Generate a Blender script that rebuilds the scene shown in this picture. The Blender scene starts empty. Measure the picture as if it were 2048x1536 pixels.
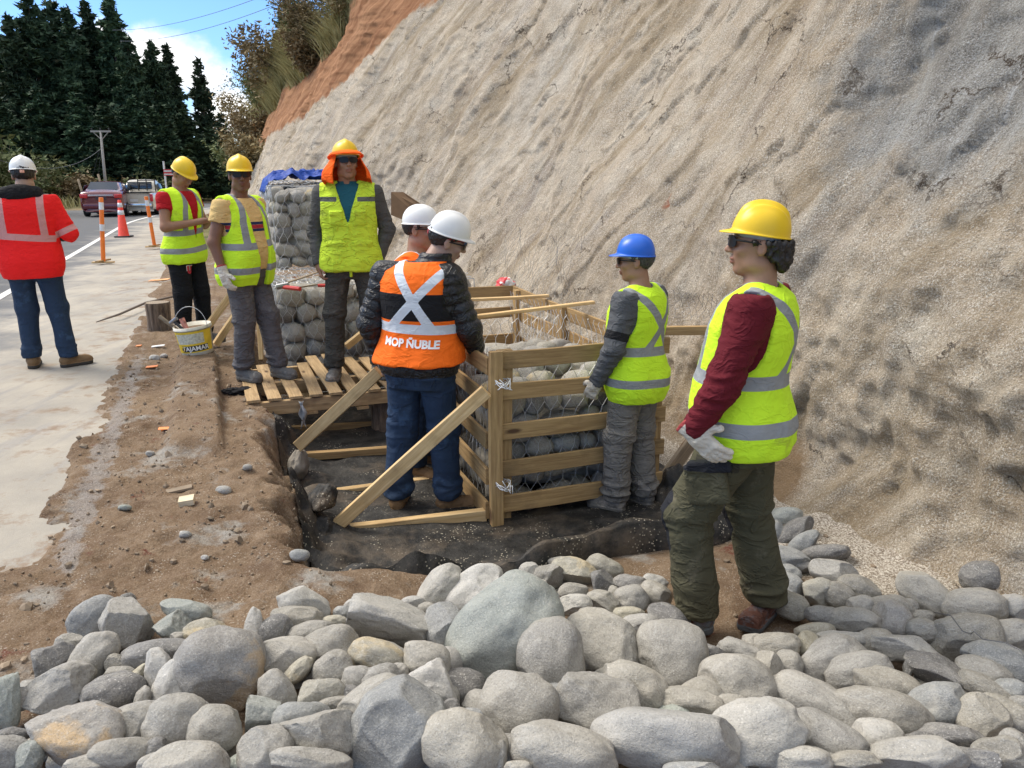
import bpy, bmesh, math, random
import numpy as np
from mathutils import Vector, Matrix, Euler
from mathutils.bvhtree import BVHTree
random.seed(7)
sc = bpy.context.scene
COL = sc.collection
R_ = math.radians

# ---------------------------------------------------------------- camera
FPX = 1537.0; PIT = R_(15); CAMH = 1.6
cd = bpy.data.cameras.new('camera'); cam = bpy.data.objects.new('camera', cd); COL.objects.link(cam)
cam.location = (0, 0, CAMH); cam.rotation_euler = (R_(75), 0, 0)
cd.sensor_width = 36; cd.lens = 36*FPX/2048; cd.clip_start = .05; cd.clip_end = 3000
sc.camera = cam

# ---------------------------------------------------------------- light
SUN_EL = R_(50); SUN_AZ = R_(-70)      # azimuth from +Y towards +X
sd = Vector((math.sin(SUN_AZ)*math.cos(SUN_EL), math.cos(SUN_AZ)*math.cos(SUN_EL), math.sin(SUN_EL)))
sl = bpy.data.lights.new('sun', 'SUN'); so = bpy.data.objects.new('sun', sl); COL.objects.link(so)
sl.energy = 2.9; sl.angle = R_(30); sl.color = (1, .92, .80)
so.rotation_euler = sd.to_track_quat('Z', 'Y').to_euler()
sc.view_settings.view_transform = 'Standard'; sc.view_settings.look = 'None'
sc.view_settings.exposure = 0.50; sc.view_settings.gamma = 1

# ---------------------------------------------------------------- node helper
class NT:
    def __init__(s, tree):
        s.t = tree; s.L = tree.links
    def n(s, typ, **kw):
        nd = s.t.nodes.new(typ)
        for k, v in kw.items():
            if k.startswith('_'): setattr(nd, k[1:], v)
        return nd
    def put(s, sock, v):
        if v is None: return
        if isinstance(v, bpy.types.NodeSocket): s.L.new(v, sock)
        else:
            if isinstance(v, (tuple, list)) and len(v) == 3 and sock.type == 'RGBA': v = (*v, 1)
            sock.default_value = v
    def co(s, kind='Object'):
        return s.n('ShaderNodeTexCoord').outputs[kind]
    def mapping(s, v, scale=(1,1,1), rot=(0,0,0), loc=(0,0,0)):
        m = s.n('ShaderNodeMapping'); s.put(m.inputs[0], v)
        m.inputs['Scale'].default_value = scale; m.inputs['Rotation'].default_value = rot; m.inputs['Location'].default_value = loc
        return m.outputs[0]
    def noise(s, v, scale, detail=4, rough=.55, dist=0, out='Fac'):
        m = s.n('ShaderNodeTexNoise'); s.put(m.inputs['Vector'], v)
        m.inputs['Scale'].default_value = scale; m.inputs['Detail'].default_value = detail
        m.inputs['Roughness'].default_value = rough; m.inputs['Distortion'].default_value = dist
        return m.outputs[out]
    def vor(s, v, scale, feat='F1', out='Distance', rnd=1):
        m = s.n('ShaderNodeTexVoronoi', _feature=feat); s.put(m.inputs['Vector'], v)
        m.inputs['Scale'].default_value = scale; m.inputs['Randomness'].default_value = rnd
        return m.outputs[out]
    def ramp(s, f, stops, interp='LINEAR'):
        m = s.n('ShaderNodeValToRGB'); s.put(m.inputs[0], f); cr = m.color_ramp; cr.interpolation = interp
        while len(cr.elements) > 1: cr.elements.remove(cr.elements[-1])
        cr.elements[0].position = stops[0][0]; c = stops[0][1]
        cr.elements[0].color = (*c, 1) if isinstance(c, tuple) else (c, c, c, 1)
        for p, c in stops[1:]:
            e = cr.elements.new(p); e.color = (*c, 1) if isinstance(c, tuple) else (c, c, c, 1)
        return m.outputs[0]
    def mix(s, f, a, b, mode='MIX'):
        m = s.n('ShaderNodeMix', _data_type='RGBA', _blend_type=mode)
        s.put(m.inputs[0], f); s.put(m.inputs[6], a); s.put(m.inputs[7], b); return m.outputs[2]
    def math(s, op, a, b=None, c=None):
        m = s.n('ShaderNodeMath', _operation=op); s.put(m.inputs[0], a)
        if b is not None: s.put(m.inputs[1], b)
        if c is not None: s.put(m.inputs[2], c)
        return m.outputs[0]
    def mr(s, f, a, b, c=0, d=1, kind='LINEAR'):
        m = s.n('ShaderNodeMapRange', _interpolation_type=kind); s.put(m.inputs[0], f)
        for i, v in enumerate((a, b, c, d)): m.inputs[i+1].default_value = v
        return m.outputs[0]
    def attr(s, name, out='Fac'):
        return s.n('ShaderNodeAttribute', _attribute_name=name).outputs[out]
    def sep(s, v):
        m = s.n('ShaderNodeSeparateXYZ'); s.put(m.inputs[0], v); return m.outputs
    def bump(s, h, strength=.5, dist=.01, nrm=None):
        m = s.n('ShaderNodeBump'); s.put(m.inputs['Height'], h)
        m.inputs['Strength'].default_value = strength; m.inputs['Distance'].default_value = dist
        if nrm is not None: s.put(m.inputs['Normal'], nrm)
        return m.outputs[0]
    def vadd(s, a, b):
        m = s.n('ShaderNodeVectorMath', _operation='ADD'); s.put(m.inputs[0], a); s.put(m.inputs[1], b); return m.outputs[0]
MATS = {}
def mat(name, fn):
    if name in MATS: return MATS[name]
    m = bpy.data.materials.new(name); m.use_nodes = True; t = NT(m.node_tree)
    b = m.node_tree.nodes['Principled BSDF']
    r = fn(t)
    for k, v in r.items():
        t.put(b.inputs[k.replace('_', ' ')], v)
    MATS[name] = m; return m
def plain(name, col, rough=.6, metal=0, spec=.5, var=.12, scale=12, bump=.0, coat=0, bscale=60):
    def f(t):
        c = t.co(); n = t.noise(c, scale, 5)
        cc = t.mix(t.mr(n, .3, .7), tuple(x*(1-var) for x in col), tuple(min(1, x*(1+var)) for x in col))
        r = dict(Base_Color=cc, Roughness=rough, Metallic=metal, Specular_IOR_Level=spec, Coat_Weight=coat)
        if bump: r['Normal'] = t.bump(t.noise(c, bscale, 3), bump, .004)
        return r
    return mat(name, f)

# ---------------------------------------------------------------- sky
w = bpy.data.worlds.new('World'); sc.world = w; w.use_nodes = True
t = NT(w.node_tree); bg = w.node_tree.nodes['Background']
sky = t.n('ShaderNodeTexSky', _sky_type='NISHITA'); sky.sun_disc = False
sky.sun_elevation = SUN_EL; sky.sun_rotation = SUN_AZ
sky.air_density = 1.0; sky.dust_density = .3; sky.ozone_density = 3.0
gen = t.co('Generated')
blue = t.mix(1.0, sky.outputs[0], (.56, .74, 1.0), 'MULTIPLY')
def blob(c, sz, pw=1):
    mm = t.mapping(gen, scale=(1/sz[0], 1/sz[1], 1/sz[2]), loc=tuple(-c[i]/sz[i] for i in range(3)))
    l = t.n('ShaderNodeVectorMath', _operation='LENGTH'); t.put(l.inputs[0], mm)
    return t.mr(l.outputs['Value'], 0, 1, 1, 0)
n1 = t.noise(gen, 9, 9, .56, .3)
n2 = t.noise(t.mapping(gen, scale=(1,1,1.6), loc=(3,1,2)), 2.4, 7, .55, .2)
m1 = blob((-.40, .905, .120), (.15, .3, .075)); m2 = blob((-.325, .94, .066), (.085, .3, .06)); m3 = blob((-.46,.88,.07),(.16,.3,.07))
mm = t.math('MAXIMUM', t.math('MAXIMUM', m1, m2), m3)
cl = t.math('ADD', t.math('MULTIPLY', mm, 1.1), t.math('MULTIPLY', t.math('SUBTRACT', n1, .5), 1.5))
clm = t.mr(cl, .42, .72, 0, 1, 'SMOOTHSTEP')
up = t.sep(gen)[2]
c2 = t.math('MULTIPLY', t.mr(n2, .34, .50, 0, 1, 'SMOOTHSTEP'), t.mr(up, .33, .5))     # broken cloud cover overhead, out of view, thickened to neutralise the blue skylight
clm = t.math('MAXIMUM', clm, c2)
shade = t.mr(t.noise(t.mapping(gen, loc=(0,0,.03)), 11, 6), .35, .62)
ccol = t.mix(shade, (4.6, 4.9, 5.3), (7.4, 7.3, 7.1))
fin = t.mix(clm, blue, ccol)
t.put(bg.inputs[0], fin); bg.inputs[1].default_value = .15

# ---------------------------------------------------------------- geometry of the place
def W(s, t_, z=0.0):            # road frame: s across (towards the cliff), t along the road
    return Vector((.9325*s-.3612*t_, .3612*s+.9325*t_, z))
def ST(x, y): return .9325*x+.3612*y, -.3612*x+.9325*y
LDIR = Vector((.9325, .3612, 0)); RDIR = Vector((-.3612, .9325, 0))
def ray(px, py):
    u = (px-1024)/FPX; v = (768-py)/FPX
    return Vector((u, math.cos(PIT)+v*math.sin(PIT), -math.sin(PIT)+v*math.cos(PIT)))
def atz(px, py, z):
    d = ray(px, py); return Vector((0, 0, CAMH))+d*((z-CAMH)/d.z)
def aty(px, py, y):
    d = ray(px, py); return Vector((0, 0, CAMH))+d*(y/d.y)

# ---------------------------------------------------------------- numpy noise
def _hash(i, j, k, seed):
    with np.errstate(over='ignore'):
        h = (i.astype(np.uint32)*np.uint32(374761393) + j.astype(np.uint32)*np.uint32(668265263)
             + k.astype(np.uint32)*np.uint32(2147483647) + np.uint32(seed*1274126177 & 0xffffffff))
        h = (h ^ (h >> np.uint32(13)))*np.uint32(1274126177)
        h = (h ^ (h >> np.uint32(15)))*np.uint32(2246822519)
        h = h ^ (h >> np.uint32(16))
    return h.astype(np.float64)/4294967295.0*2-1
def vn(p, seed=0):
    p = np.asarray(p, float); i = np.floor(p).astype(np.int64); f = p-i; f = f*f*f*(f*(f*6-15)+10)
    r = 0
    for a in (0, 1):
        wa = f[:, 0] if a else 1-f[:, 0]
        for b in (0, 1):
            wb = f[:, 1] if b else 1-f[:, 1]
            for c in (0, 1):
                wc = f[:, 2] if c else 1-f[:, 2]
                r = r+wa*wb*wc*_hash(i[:, 0]+a, i[:, 1]+b, i[:, 2]+c, seed)
    return r
def fbm(p, octv=4, seed=0, gain=.5):
    p = np.asarray(p, float); r = 0; a = 1; 
    for o in range(octv):
        r = r+a*vn(p*(2.03**o)+o*17.3, seed+o); a *= gain
    return r
def ridge(p, octv=3, seed=0):
    p = np.asarray(p, float); r = 0; a = 1
    for o in range(octv):
        r = r+a*(1-2*np.abs(vn(p*(2.1**o)+o*9.7, seed+o))); a *= .5
    return r
def sst(a, b, x):
    x = np.clip((x-a)/(b-a), 0, 1); return x*x*(3-2*x)

# ---------------------------------------------------------------- objects
def tag(o, label=None, cat=None, group=None, kind=None):
    if label: o['label'] = label
    if cat: o['category'] = cat
    if group: o['group'] = group
    if kind: o['kind'] = kind
    return o
def empty(name, loc=(0,0,0), rz=0, label=None, cat=None, group=None, parent=None):
    o = bpy.data.objects.new(name, None); COL.objects.link(o); o.location = loc; o.rotation_euler = (0, 0, rz)
    o.empty_display_size = .1
    if parent: o.parent = parent
    return tag(o, label, cat, group)
def make_mesh(name, v, f, smooth=True, mats=None, fm=None, attrs=None):
    """v Nx3, f a numpy array of quads or tris, or a list of tuples"""
    me = bpy.data.meshes.new(name)
    if isinstance(f, np.ndarray):
        v = np.asarray(v, np.float32); k = f.shape[1]
        me.vertices.add(len(v)); me.vertices.foreach_set('co', v.ravel())
        me.loops.add(f.size); me.loops.foreach_set('vertex_index', f.ravel().astype(np.int32))
        me.polygons.add(len(f)); me.polygons.foreach_set('loop_start', np.arange(0, f.size, k, dtype=np.int32))
        try: me.polygons.foreach_set('loop_total', np.full(len(f), k, np.int32))
        except Exception: pass
        me.update(calc_edges=True); me.validate()
    else:
        me.from_pydata([tuple(map(float, q)) for q in v], [], [tuple(q) for q in f]); me.update()
    if mats:
        for m in (mats if isinstance(mats, (list, tuple)) else [mats]): me.materials.append(m)
    if fm is not None: me.polygons.foreach_set('material_index', np.asarray(fm, np.int32))
    me.polygons.foreach_set('use_smooth', np.full(len(me.polygons), bool(smooth)))
    if attrs:
        for k, a in attrs.items():
            me.attributes.new(k, 'FLOAT', 'POINT').data.foreach_set('value', np.asarray(a, np.float32))
    return me
def obj(name, me, parent=None, loc=None, rot=None):
    o = bpy.data.objects.new(name, me); COL.objects.link(o)
    if parent: o.parent = parent
    if loc is not None: o.location = loc
    if rot is not None: o.rotation_euler = rot
    return o
class MB:
    """collects simple solids; build() links them as one mesh object"""
    def __init__(s): s.v = []; s.f = []; s.m = []
    def add(s, v, f, m=0):
        o = len(s.v); s.v += [tuple(q) for q in v]; s.f += [tuple(i+o for i in q) for q in f]; s.m += [m]*len(f)
    def box(s, c, d, rot=None, m=0, bev=0.0):
        c = Vector(c); hx, hy, hz = d[0]/2, d[1]/2, d[2]/2
        R = rot if isinstance(rot, Matrix) else (Euler(rot).to_matrix() if rot else Matrix.Identity(3))
        if bev <= 0:
            v = [c+R@Vector((x*hx, y*hy, z*hz)) for x in (-1,1) for y in (-1,1) for z in (-1,1)]
            s.add(v, [(0,1,3,2),(4,6,7,5),(0,4,5,1),(2,3,7,6),(0,2,6,4),(1,5,7,3)], m)
        else:
            bm = bmesh.new(); bmesh.ops.create_cube(bm, size=1)
            for q in bm.verts: q.co = Vector((q.co.x*d[0], q.co.y*d[1], q.co.z*d[2]))
            bmesh.ops.bevel(bm, geom=list(bm.edges), offset=bev, segments=2, profile=.5, affect='EDGES')
            bm.verts.index_update()
            s.add([c+R@q.co for q in bm.verts], [[q.index for q in f.verts] for f in bm.faces], m); bm.free()
    def tube(s, pts, r, n=8, m=0, cap=True):
        pts = [Vector(p) for p in pts]; rs = r if isinstance(r, (list, tuple)) else [r]*len(pts)
        o = len(s.v); up = Vector((0,0,1)); V = []; F = []
        prev = None
        for i, p in enumerate(pts):
            d = (pts[min(i+1, len(pts)-1)]-pts[max(i-1, 0)]).normalized()
            if prev is None: a = d.orthogonal().normalized()
            else:
                a = prev-d*prev.dot(d); a = a.normalized() if a.length > 1e-6 else d.orthogonal().normalized()
            prev = a; b = d.cross(a)
            for k in range(n):
                an = 2*math.pi*k/n; V.append(p+a*(math.cos(an)*rs[i])+b*(math.sin(an)*rs[i]))
        for i in range(len(pts)-1):
            for k in range(n):
                F.append((i*n+k, i*n+(k+1)%n, (i+1)*n+(k+1)%n, (i+1)*n+k))
        if cap and n > 2: F.append(tuple(range(n-1, -1, -1))); F.append(tuple((len(pts)-1)*n+k for k in range(n)))
        s.add(V, F, m)
    def lathe(s, prof, n=24, c=(0,0,0), m=0, R=None):
        c = Vector(c); R = R or Matrix.Identity(3); V = []; F = []
        for r, z in prof:
            for k in range(n):
                a = 2*math.pi*k/n; V.append(c+R@Vector((r*math.cos(a), r*math.sin(a), z)))
        for i in range(len(prof)-1):
            for k in range(n): F.append((i*n+k, i*n+(k+1)%n, (i+1)*n+(k+1)%n, (i+1)*n+k))
        s.add(V, F, m)
    def build(s, name, mats, parent=None, smooth=False, loc=None, rot=None, autos=None):
        me = make_mesh(name, s.v, s.f, smooth, mats, s.m)
        if autos and hasattr(me, 'set_sharp_from_angle'): 
            me.polygons.foreach_set('use_smooth', np.full(len(me.polygons), True)); me.set_sharp_from_angle(angle=R_(autos))
        return obj(name, me, parent, loc, rot)
def grid_mesh(P, name, mats, attrs=None, closed=False, flip=False):
    """P: (a,b,3) array"""
    a, b = P.shape[:2]; idx = np.arange(a*b).reshape(a, b)
    q = np.stack([idx[:-1,:-1], idx[1:,:-1], idx[1:,1:], idx[:-1,1:]], -1).reshape(-1, 4)
    if flip: q = q[:, ::-1]
    return make_mesh(name, P.reshape(-1, 3), np.ascontiguousarray(q), True, mats, None, attrs)

# ---------------------------------------------------------------- implicit surfaces (bodies, clothes)
def surface_nets(sdf, lo, hi, h):
    lo = np.array(lo, float); hi = np.array(hi, float); B = 8
    nb = np.ceil((hi-lo)/(h*B)).astype(int)+1; n = nb*B+1
    D = np.ones(n, np.float32)
    cx = [lo[a]+(np.arange(nb[a])+.5)*B*h for a in range(3)]
    C = np.stack(np.meshgrid(*cx, indexing='ij'), -1).reshape(-1, 3)
    dc = sdf(C); r = B*h*.5*1.75*1.25+h
    D_c = np.repeat(np.repeat(np.repeat(dc.reshape(nb), B, 0), B, 1), B, 2)
    D[:-1, :-1, :-1] = np.where(D_c > 0, 1, -1); del D_c
    act = np.argwhere(np.abs(dc.reshape(nb)) < r)
    loc = np.stack(np.meshgrid(*[np.arange(B+1)]*3, indexing='ij'), -1).reshape(-1, 3)
    for s0 in range(0, len(act), 400):
        a = act[s0:s0+400]
        G = (a[:, None, :]*B+loc[None]).reshape(-1, 3)
        d = sdf(lo+G*h)
        D[G[:, 0], G[:, 1], G[:, 2]] = d
    D[0] = 1; D[-1] = 1; D[:, 0] = 1; D[:, -1] = 1; D[:, :, 0] = 1; D[:, :, -1] = 1
    S = D < 0
    cnt = np.zeros(np.array(D.shape)-1, np.int8)
    for a in (0,1):
        for b in (0,1):
            for c in (0,1): cnt += S[a:S.shape[0]-1+a, b:S.shape[1]-1+b, c:S.shape[2]-1+c]
    cell = np.argwhere((cnt > 0) & (cnt < 8)); N = len(cell)
    vid = np.full(cnt.shape, -1, np.int32); vid[cell[:, 0], cell[:, 1], cell[:, 2]] = np.arange(N)
    acc = np.zeros((N, 3)); k = np.zeros(N)
    cs = [(a,b,c) for a in (0,1) for b in (0,1) for c in (0,1)]
    for p in cs:
        for ax in range(3):
            if p[ax]: continue
            q = list(p); q[ax] = 1
            d0 = D[cell[:,0]+p[0], cell[:,1]+p[1], cell[:,2]+p[2]]; d1 = D[cell[:,0]+q[0], cell[:,1]+q[1], cell[:,2]+q[2]]
            m = (d0 < 0) != (d1 < 0); tt = np.where(m, d0/np.where(m, d0-d1, 1), 0)
            pt = np.tile(np.array(p, float), (N, 1)); pt[:, ax] = tt
            acc[m] += pt[m]; k[m] += 1
    V = lo+(cell+acc/np.maximum(k, 1)[:, None])*h
    Q = []
    for ax in range(3):
        sl0 = [slice(None)]*3; sl1 = [slice(None)]*3; sl0[ax] = slice(0, -1); sl1[ax] = slice(1, None)
        e = S[tuple(sl0)] != S[tuple(sl1)]; o1, o2 = [a for a in range(3) if a != ax]
        E = np.argwhere(e); E = E[(E[:, o1] > 0) & (E[:, o2] > 0) & (E[:, o1] < D.shape[o1]-1) & (E[:, o2] < D.shape[o2]-1)]
        def vv(a, b):
            c = E.copy(); c[:, o1] -= a; c[:, o2] -= b; return vid[c[:, 0], c[:, 1], c[:, 2]]
        q = np.stack([vv(1,1), vv(0,1), vv(0,0), vv(1,0)], -1)
        ins = S[E[:, 0], E[:, 1], E[:, 2]]
        fl = ins if ax != 1 else ~ins
        q[~fl] = q[~fl][:, ::-1]
        Q.append(q)
    Q = np.concatenate(Q); Q = Q[(Q >= 0).all(1)]
    return V, Q
def vnormals(V, Q):
    a = V[Q[:, 2]]-V[Q[:, 0]]; b = V[Q[:, 3 if Q.shape[1] == 4 else 1]]-V[Q[:, 1 if Q.shape[1] == 4 else 0]]
    n = np.cross(a, b) if Q.shape[1] == 4 else np.cross(V[Q[:,1]]-V[Q[:,0]], V[Q[:,2]]-V[Q[:,0]])
    N = np.zeros_like(V)
    for i in range(Q.shape[1]): np.add.at(N, Q[:, i], n)
    return N/np.maximum(np.linalg.norm(N, axis=1), 1e-12)[:, None]
def smin(a, b, k=.02):
    h = np.clip(.5+.5*(b-a)/k, 0, 1); return b*(1-h)+a*h-k*h*(1-h)
def smax(a, b, k=.01): return -smin(-a, -b, k)
def A3(x): return np.array(x, float)
def rc(p, a, b, ra, rb, flat=None):
    a = A3(a); b = A3(b); ab = b-a; L = ab@ab; h = np.clip(((p-a)@ab)/max(L, 1e-9), 0, 1)
    return np.linalg.norm(p-a-h[:, None]*ab, axis=1)-(ra+(rb-ra)*h)
def ell(p, c, r, R=None):
    q = p-A3(c)
    if R is not None: q = q@np.array(R)
    r = A3(r); k0 = np.linalg.norm(q/r, axis=1); k1 = np.linalg.norm(q/(r*r), axis=1)
    return np.where(k1 > 1e-9, k0*(k0-1)/np.maximum(k1, 1e-9), -r.min())
def bxs(p, c, hsz, R=None, rr=.005):
    q = p-A3(c)
    if R is not None: q = q@np.array(R)
    q = np.abs(q)-(A3(hsz)-rr)
    return np.linalg.norm(np.maximum(q, 0), axis=1)+np.minimum(q.max(1), 0)-rr
# ================================================================ MATERIALS OF THE SETTING
def f_soil(t):
    c = t.co(); n = t.noise(c, 1.6, 8, .62); n2 = t.noise(c, 9, 8, .7); n3 = t.noise(c, 70, 4, .7)
    a = t.mix(t.mr(n, .34, .66), (.125, .078, .048), (.23, .16, .10))
    a = t.mix(t.mr(n2, .46, .66), a, (.25, .18, .12))
    a = t.mix(t.mr(t.noise(t.mapping(c, loc=(5,2,0)), 4.5, 6, .7), .63, .70), a, (.13, .035, .022))      # spilled red earth
    a = t.mix(t.mr(t.noise(t.mapping(c, loc=(1,7,0)), 2.2, 7, .7), .56, .66), a, (.31, .29, .26))      # grey gravel
    sp = t.math('LESS_THAN', t.vor(c, 75), .26); sp = t.math('MULTIPLY', sp, t.mr(t.noise(c, 7, 4), .50, .62))
    a = t.mix(t.math('MULTIPLY', sp, .6), a, (.5, .45, .38)); gg = t.noise(c, 150, 2, .9); a = t.mix(t.math('MULTIPLY', t.mr(gg, .56, .68), .5), a, (.42,.36,.28)); a = t.mix(t.math('MULTIPLY', t.mr(gg, .44, .32), .55), a, (.05,.035,.025))
    scn = t.math('ADD', t.attr('scree'), t.math('MULTIPLY', t.math('SUBTRACT', n2, .5), 1.0))
    sg = t.noise(c, 95, 2, .9); scc = t.mix(t.mr(sg, .42, .62), (.20, .16, .12), (.66, .61, .53))
    a = t.mix(t.mr(scn, .35, .65), a, scc)
    kb = t.math('ADD', t.attr('kerb'), t.math('MULTIPLY', t.math('SUBTRACT', n2, .5), 2.2)); a = t.mix(t.math('MULTIPLY', t.mr(kb, .62, .85), .5), a, t.mix(t.mr(gg, .4, .6), (.22, .215, .21), (.40, .39, .38)))
    gr = t.attr('verge')
    a = t.mix(gr, a, t.mix(t.mr(t.noise(c, .6, 6), .4, .6), (.07, .085, .03), (.24, .2, .09)))
    h = t.math('ADD', t.math('MULTIPLY', n2, 1.2), t.math('MULTIPLY', n3, .35))
    return dict(Base_Color=a, Roughness=.95, Specular_IOR_Level=.2, Normal=t.bump(h, .9, .03))
M_soil = mat('soil', f_soil)
def f_road(t):
    c = t.co(); sv = t.attr('s')
    n = t.noise(c, 1.1, 8, .65); fine = t.noise(c, 260, 3, .8); lng = t.noise(t.mapping(c, rot=(0,0,R_(-21)), scale=(6,.7,1)), 1.2, 6, .6)
    asp = t.mix(t.mr(fine, .3, .7), (.085, .088, .094), (.15, .152, .156))
    dust = t.mix(t.mr(n, .35, .65), (.31, .29, .255), (.44, .40, .335))
    dust = t.mix(t.mr(lng, .5, .75), dust, (.27, .265, .26))
    d2 = t.mix(t.mr(t.noise(c, 3, 7, .7), .52, .64), dust, (.24, .16, .10))
    dust = t.mix(t.mr(sv, -2.0, -.9), dust, d2)
    k = t.math('ADD', sv, t.math('MULTIPLY', t.math('SUBTRACT', n, .5), 2.6))
    mid = t.mix(t.mr(n, .4, .7), (.18, .18, .18), (.28, .265, .24))
    a = t.mix(t.mr(k, -3.2, -2.5), asp, mid)
    a = t.mix(t.mr(k, -2.6, -1.9), a, dust)
    a = t.mix(t.math('MULTIPLY', t.mr(fine, .5, .8), .35), a, (.15, .13, .11))
    return dict(Base_Color=a, Roughness=.9, Specular_IOR_Level=.25, Normal=t.bump(t.math('ADD', fine, t.noise(c, 30, 5)), .5, .006))
M_road = mat('road', f_road)
def f_line(t):
    c = t.co(); n = t.noise(c, 14, 8, .75)
    return dict(Base_Color=t.mix(t.mr(n, .52, .66), (.72, .71, .68), (.3, .29, .27)), Roughness=.8)
M_line = mat('road_paint', f_line)

def f_cliff(t):
    c = t.co()
    uv = t.n('ShaderNodeCombineXYZ'); t.put(uv.inputs[0], t.attr('ct')); t.put(uv.inputs[1], t.attr('ch')); q = uv.outputs[0]
    diag = t.mapping(t.mapping(q, rot=(0,0,R_(-38))), scale=(2.4, .30, 1))
    vert = t.mapping(q, scale=(9, .7, 1))
    nd = t.noise(diag, 1.1, 8, .62, .4); nv = t.noise(vert, 1.0, 7, .6); big = t.noise(c, .55, 6, .6); med = t.noise(c, 3.4, 7, .66)
    a = t.mix(t.mr(big, .38, .62), (.46, .36, .25), (.60, .49, .36))
    a = t.mix(t.mr(med, .46, .68), a, (.68, .585, .455))
    tone = t.noise(t.mapping(c, loc=(9,4,2)), .9, 8, .68); a = t.mix(t.math('MULTIPLY', t.mr(tone, .50, .66), .6), a, (.33, .275, .205)); a = t.mix(t.math('MULTIPLY', t.mr(tone, .46, .34), .5), a, (.62, .575, .50))
    a = t.mix(t.mr(nd, .50, .63), a, (.36, .275, .175))                       # ochre wash running down slantwise
    a = t.mix(t.math('MULTIPLY', t.mr(t.noise(t.mapping(diag, loc=(7,3,0)), .9, 6, .6), .55, .68), .7), a, (.27, .215, .18))
    a = t.mix(t.math('MULTIPLY', t.mr(t.noise(c, 1.3, 6, .62), .58, .72), .4), a, (.36, .36, .32))
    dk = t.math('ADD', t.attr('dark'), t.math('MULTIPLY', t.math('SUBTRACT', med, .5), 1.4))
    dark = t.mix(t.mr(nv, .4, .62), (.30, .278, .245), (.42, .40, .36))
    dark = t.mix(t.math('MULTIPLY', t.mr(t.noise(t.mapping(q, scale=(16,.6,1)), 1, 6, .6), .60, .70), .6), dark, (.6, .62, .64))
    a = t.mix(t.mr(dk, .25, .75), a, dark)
    cl = t.math('ADD', t.attr('clay'), t.math('MULTIPLY', t.math('SUBTRACT', med, .5), .9))
    a = t.mix(t.mr(cl, .3, .6), a, (.33, .225, .13))
    # pebbly grain, dense everywhere except on the clay wash
    wash = t.math('MULTIPLY', t.mr(nd, .50, .60), .75)
    g1 = t.noise(c, 95, 2, .9); g2 = t.noise(c, 210, 2, .9); sel = t.noise(c, 5.5, 6, .7)
    amt = t.math('MULTIPLY', t.mr(sel, .34, .60, .45, 1.0), t.mr(wash, 0, 1, 1, .35))
    ncl = t.mr(cl, .3, .6, 1, .12); amt = t.math('MULTIPLY', amt, ncl)
    lite = t.mix(t.mr(dk, .3, .8), (.90, .86, .78), (.60, .60, .60)); dkc = t.mix(t.mr(dk, .3, .8), (.17, .13, .095), (.08, .078, .075))
    a = t.mix(t.math('MULTIPLY', t.mr(g1, .54, .64), amt), a, lite)
    a = t.mix(t.math('MULTIPLY', t.mr(g1, .44, .34), t.math('MULTIPLY', amt, .85)), a, dkc)
    a = t.mix(t.math('MULTIPLY', t.mr(g2, .56, .66), t.math('MULTIPLY', amt, .7)), a, lite)
    a = t.mix(t.math('MULTIPLY', t.mr(g2, .44, .34), t.math('MULTIPLY', amt, .6)), a, dkc)
    crk = t.vor(t.vadd(t.mapping(c, scale=(1,1,1.6)), t.mapping(t.noise(c, 4, 6, .7, out='Color'), scale=(.5,.5,.5))), 1.3, 'DISTANCE_TO_EDGE')
    a = t.mix(t.math('MULTIPLY', t.mr(crk, .018, .004), t.mr(t.noise(c, 1.7, 4), .5, .6)), a, (.10, .075, .055))
    sp = g1
    rs = t.math('ADD', t.attr('red'), t.math('MULTIPLY', t.math('SUBTRACT', med, .5), .5))
    rc_ = t.mix(t.mr(t.noise(diag, 2.4, 7, .65), .36, .64), (.28, .125, .06), (.54, .29, .155))
    a = t.mix(t.mr(rs, -.05, .04), a, rc_)
    a = t.mix(t.math('MULTIPLY', t.mr(t.attr('spot'), .5, .7), t.mr(med, .35, .5)), a, (.36, .11, .05))
    gs = t.math('ADD', t.attr('veg'), t.math('MULTIPLY', t.math('SUBTRACT', med, .5), 1.2))
    a = t.mix(t.mr(gs, -.05, .1), a, t.mix(t.mr(med, .4, .6), (.12, .10, .045), (.24, .19, .09)))
    h = t.math('ADD', t.math('ADD', t.math('MULTIPLY', med, 1.2), t.math('MULTIPLY', t.noise(c, 20, 8, .78), 1.3)), t.math('MULTIPLY', sp, .45))
    h = t.math('ADD', h, t.math('ADD', t.math('MULTIPLY', nd, .15), t.math('MULTIPLY', nv, .28)))
    return dict(Base_Color=a, Roughness=.95, Specular_IOR_Level=.2, Normal=t.bump(h, .9, .045))
M_cliff = mat('cut_rock_face', f_cliff)
def f_fabric(t):
    c = t.co(); n = t.noise(c, 2.3, 7, .65); f = t.noise(c, 11, 6, .7)
    a = t.mix(t.mr(f, .4, .65), (.016, .0155, .015), (.05, .047, .043))
    a = t.mix(t.mr(t.math('ADD', n, t.math('MULTIPLY', f, .35)), .66, .88), a, (.13, .10, .072))
    sp = t.math('MULTIPLY', t.math('LESS_THAN', t.vor(c, 55), .22), t.mr(t.noise(c, 5, 4), .48, .6))
    a = t.mix(sp, a, (.42, .38, .3))
    return dict(Base_Color=a, Roughness=.62, Specular_IOR_Level=.35, Normal=t.bump(t.math('ADD', f, t.math('MULTIPLY', t.noise(c, 160, 2), .2)), .7, .02))
M_fabric = mat('geotextile', f_fabric)

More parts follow.
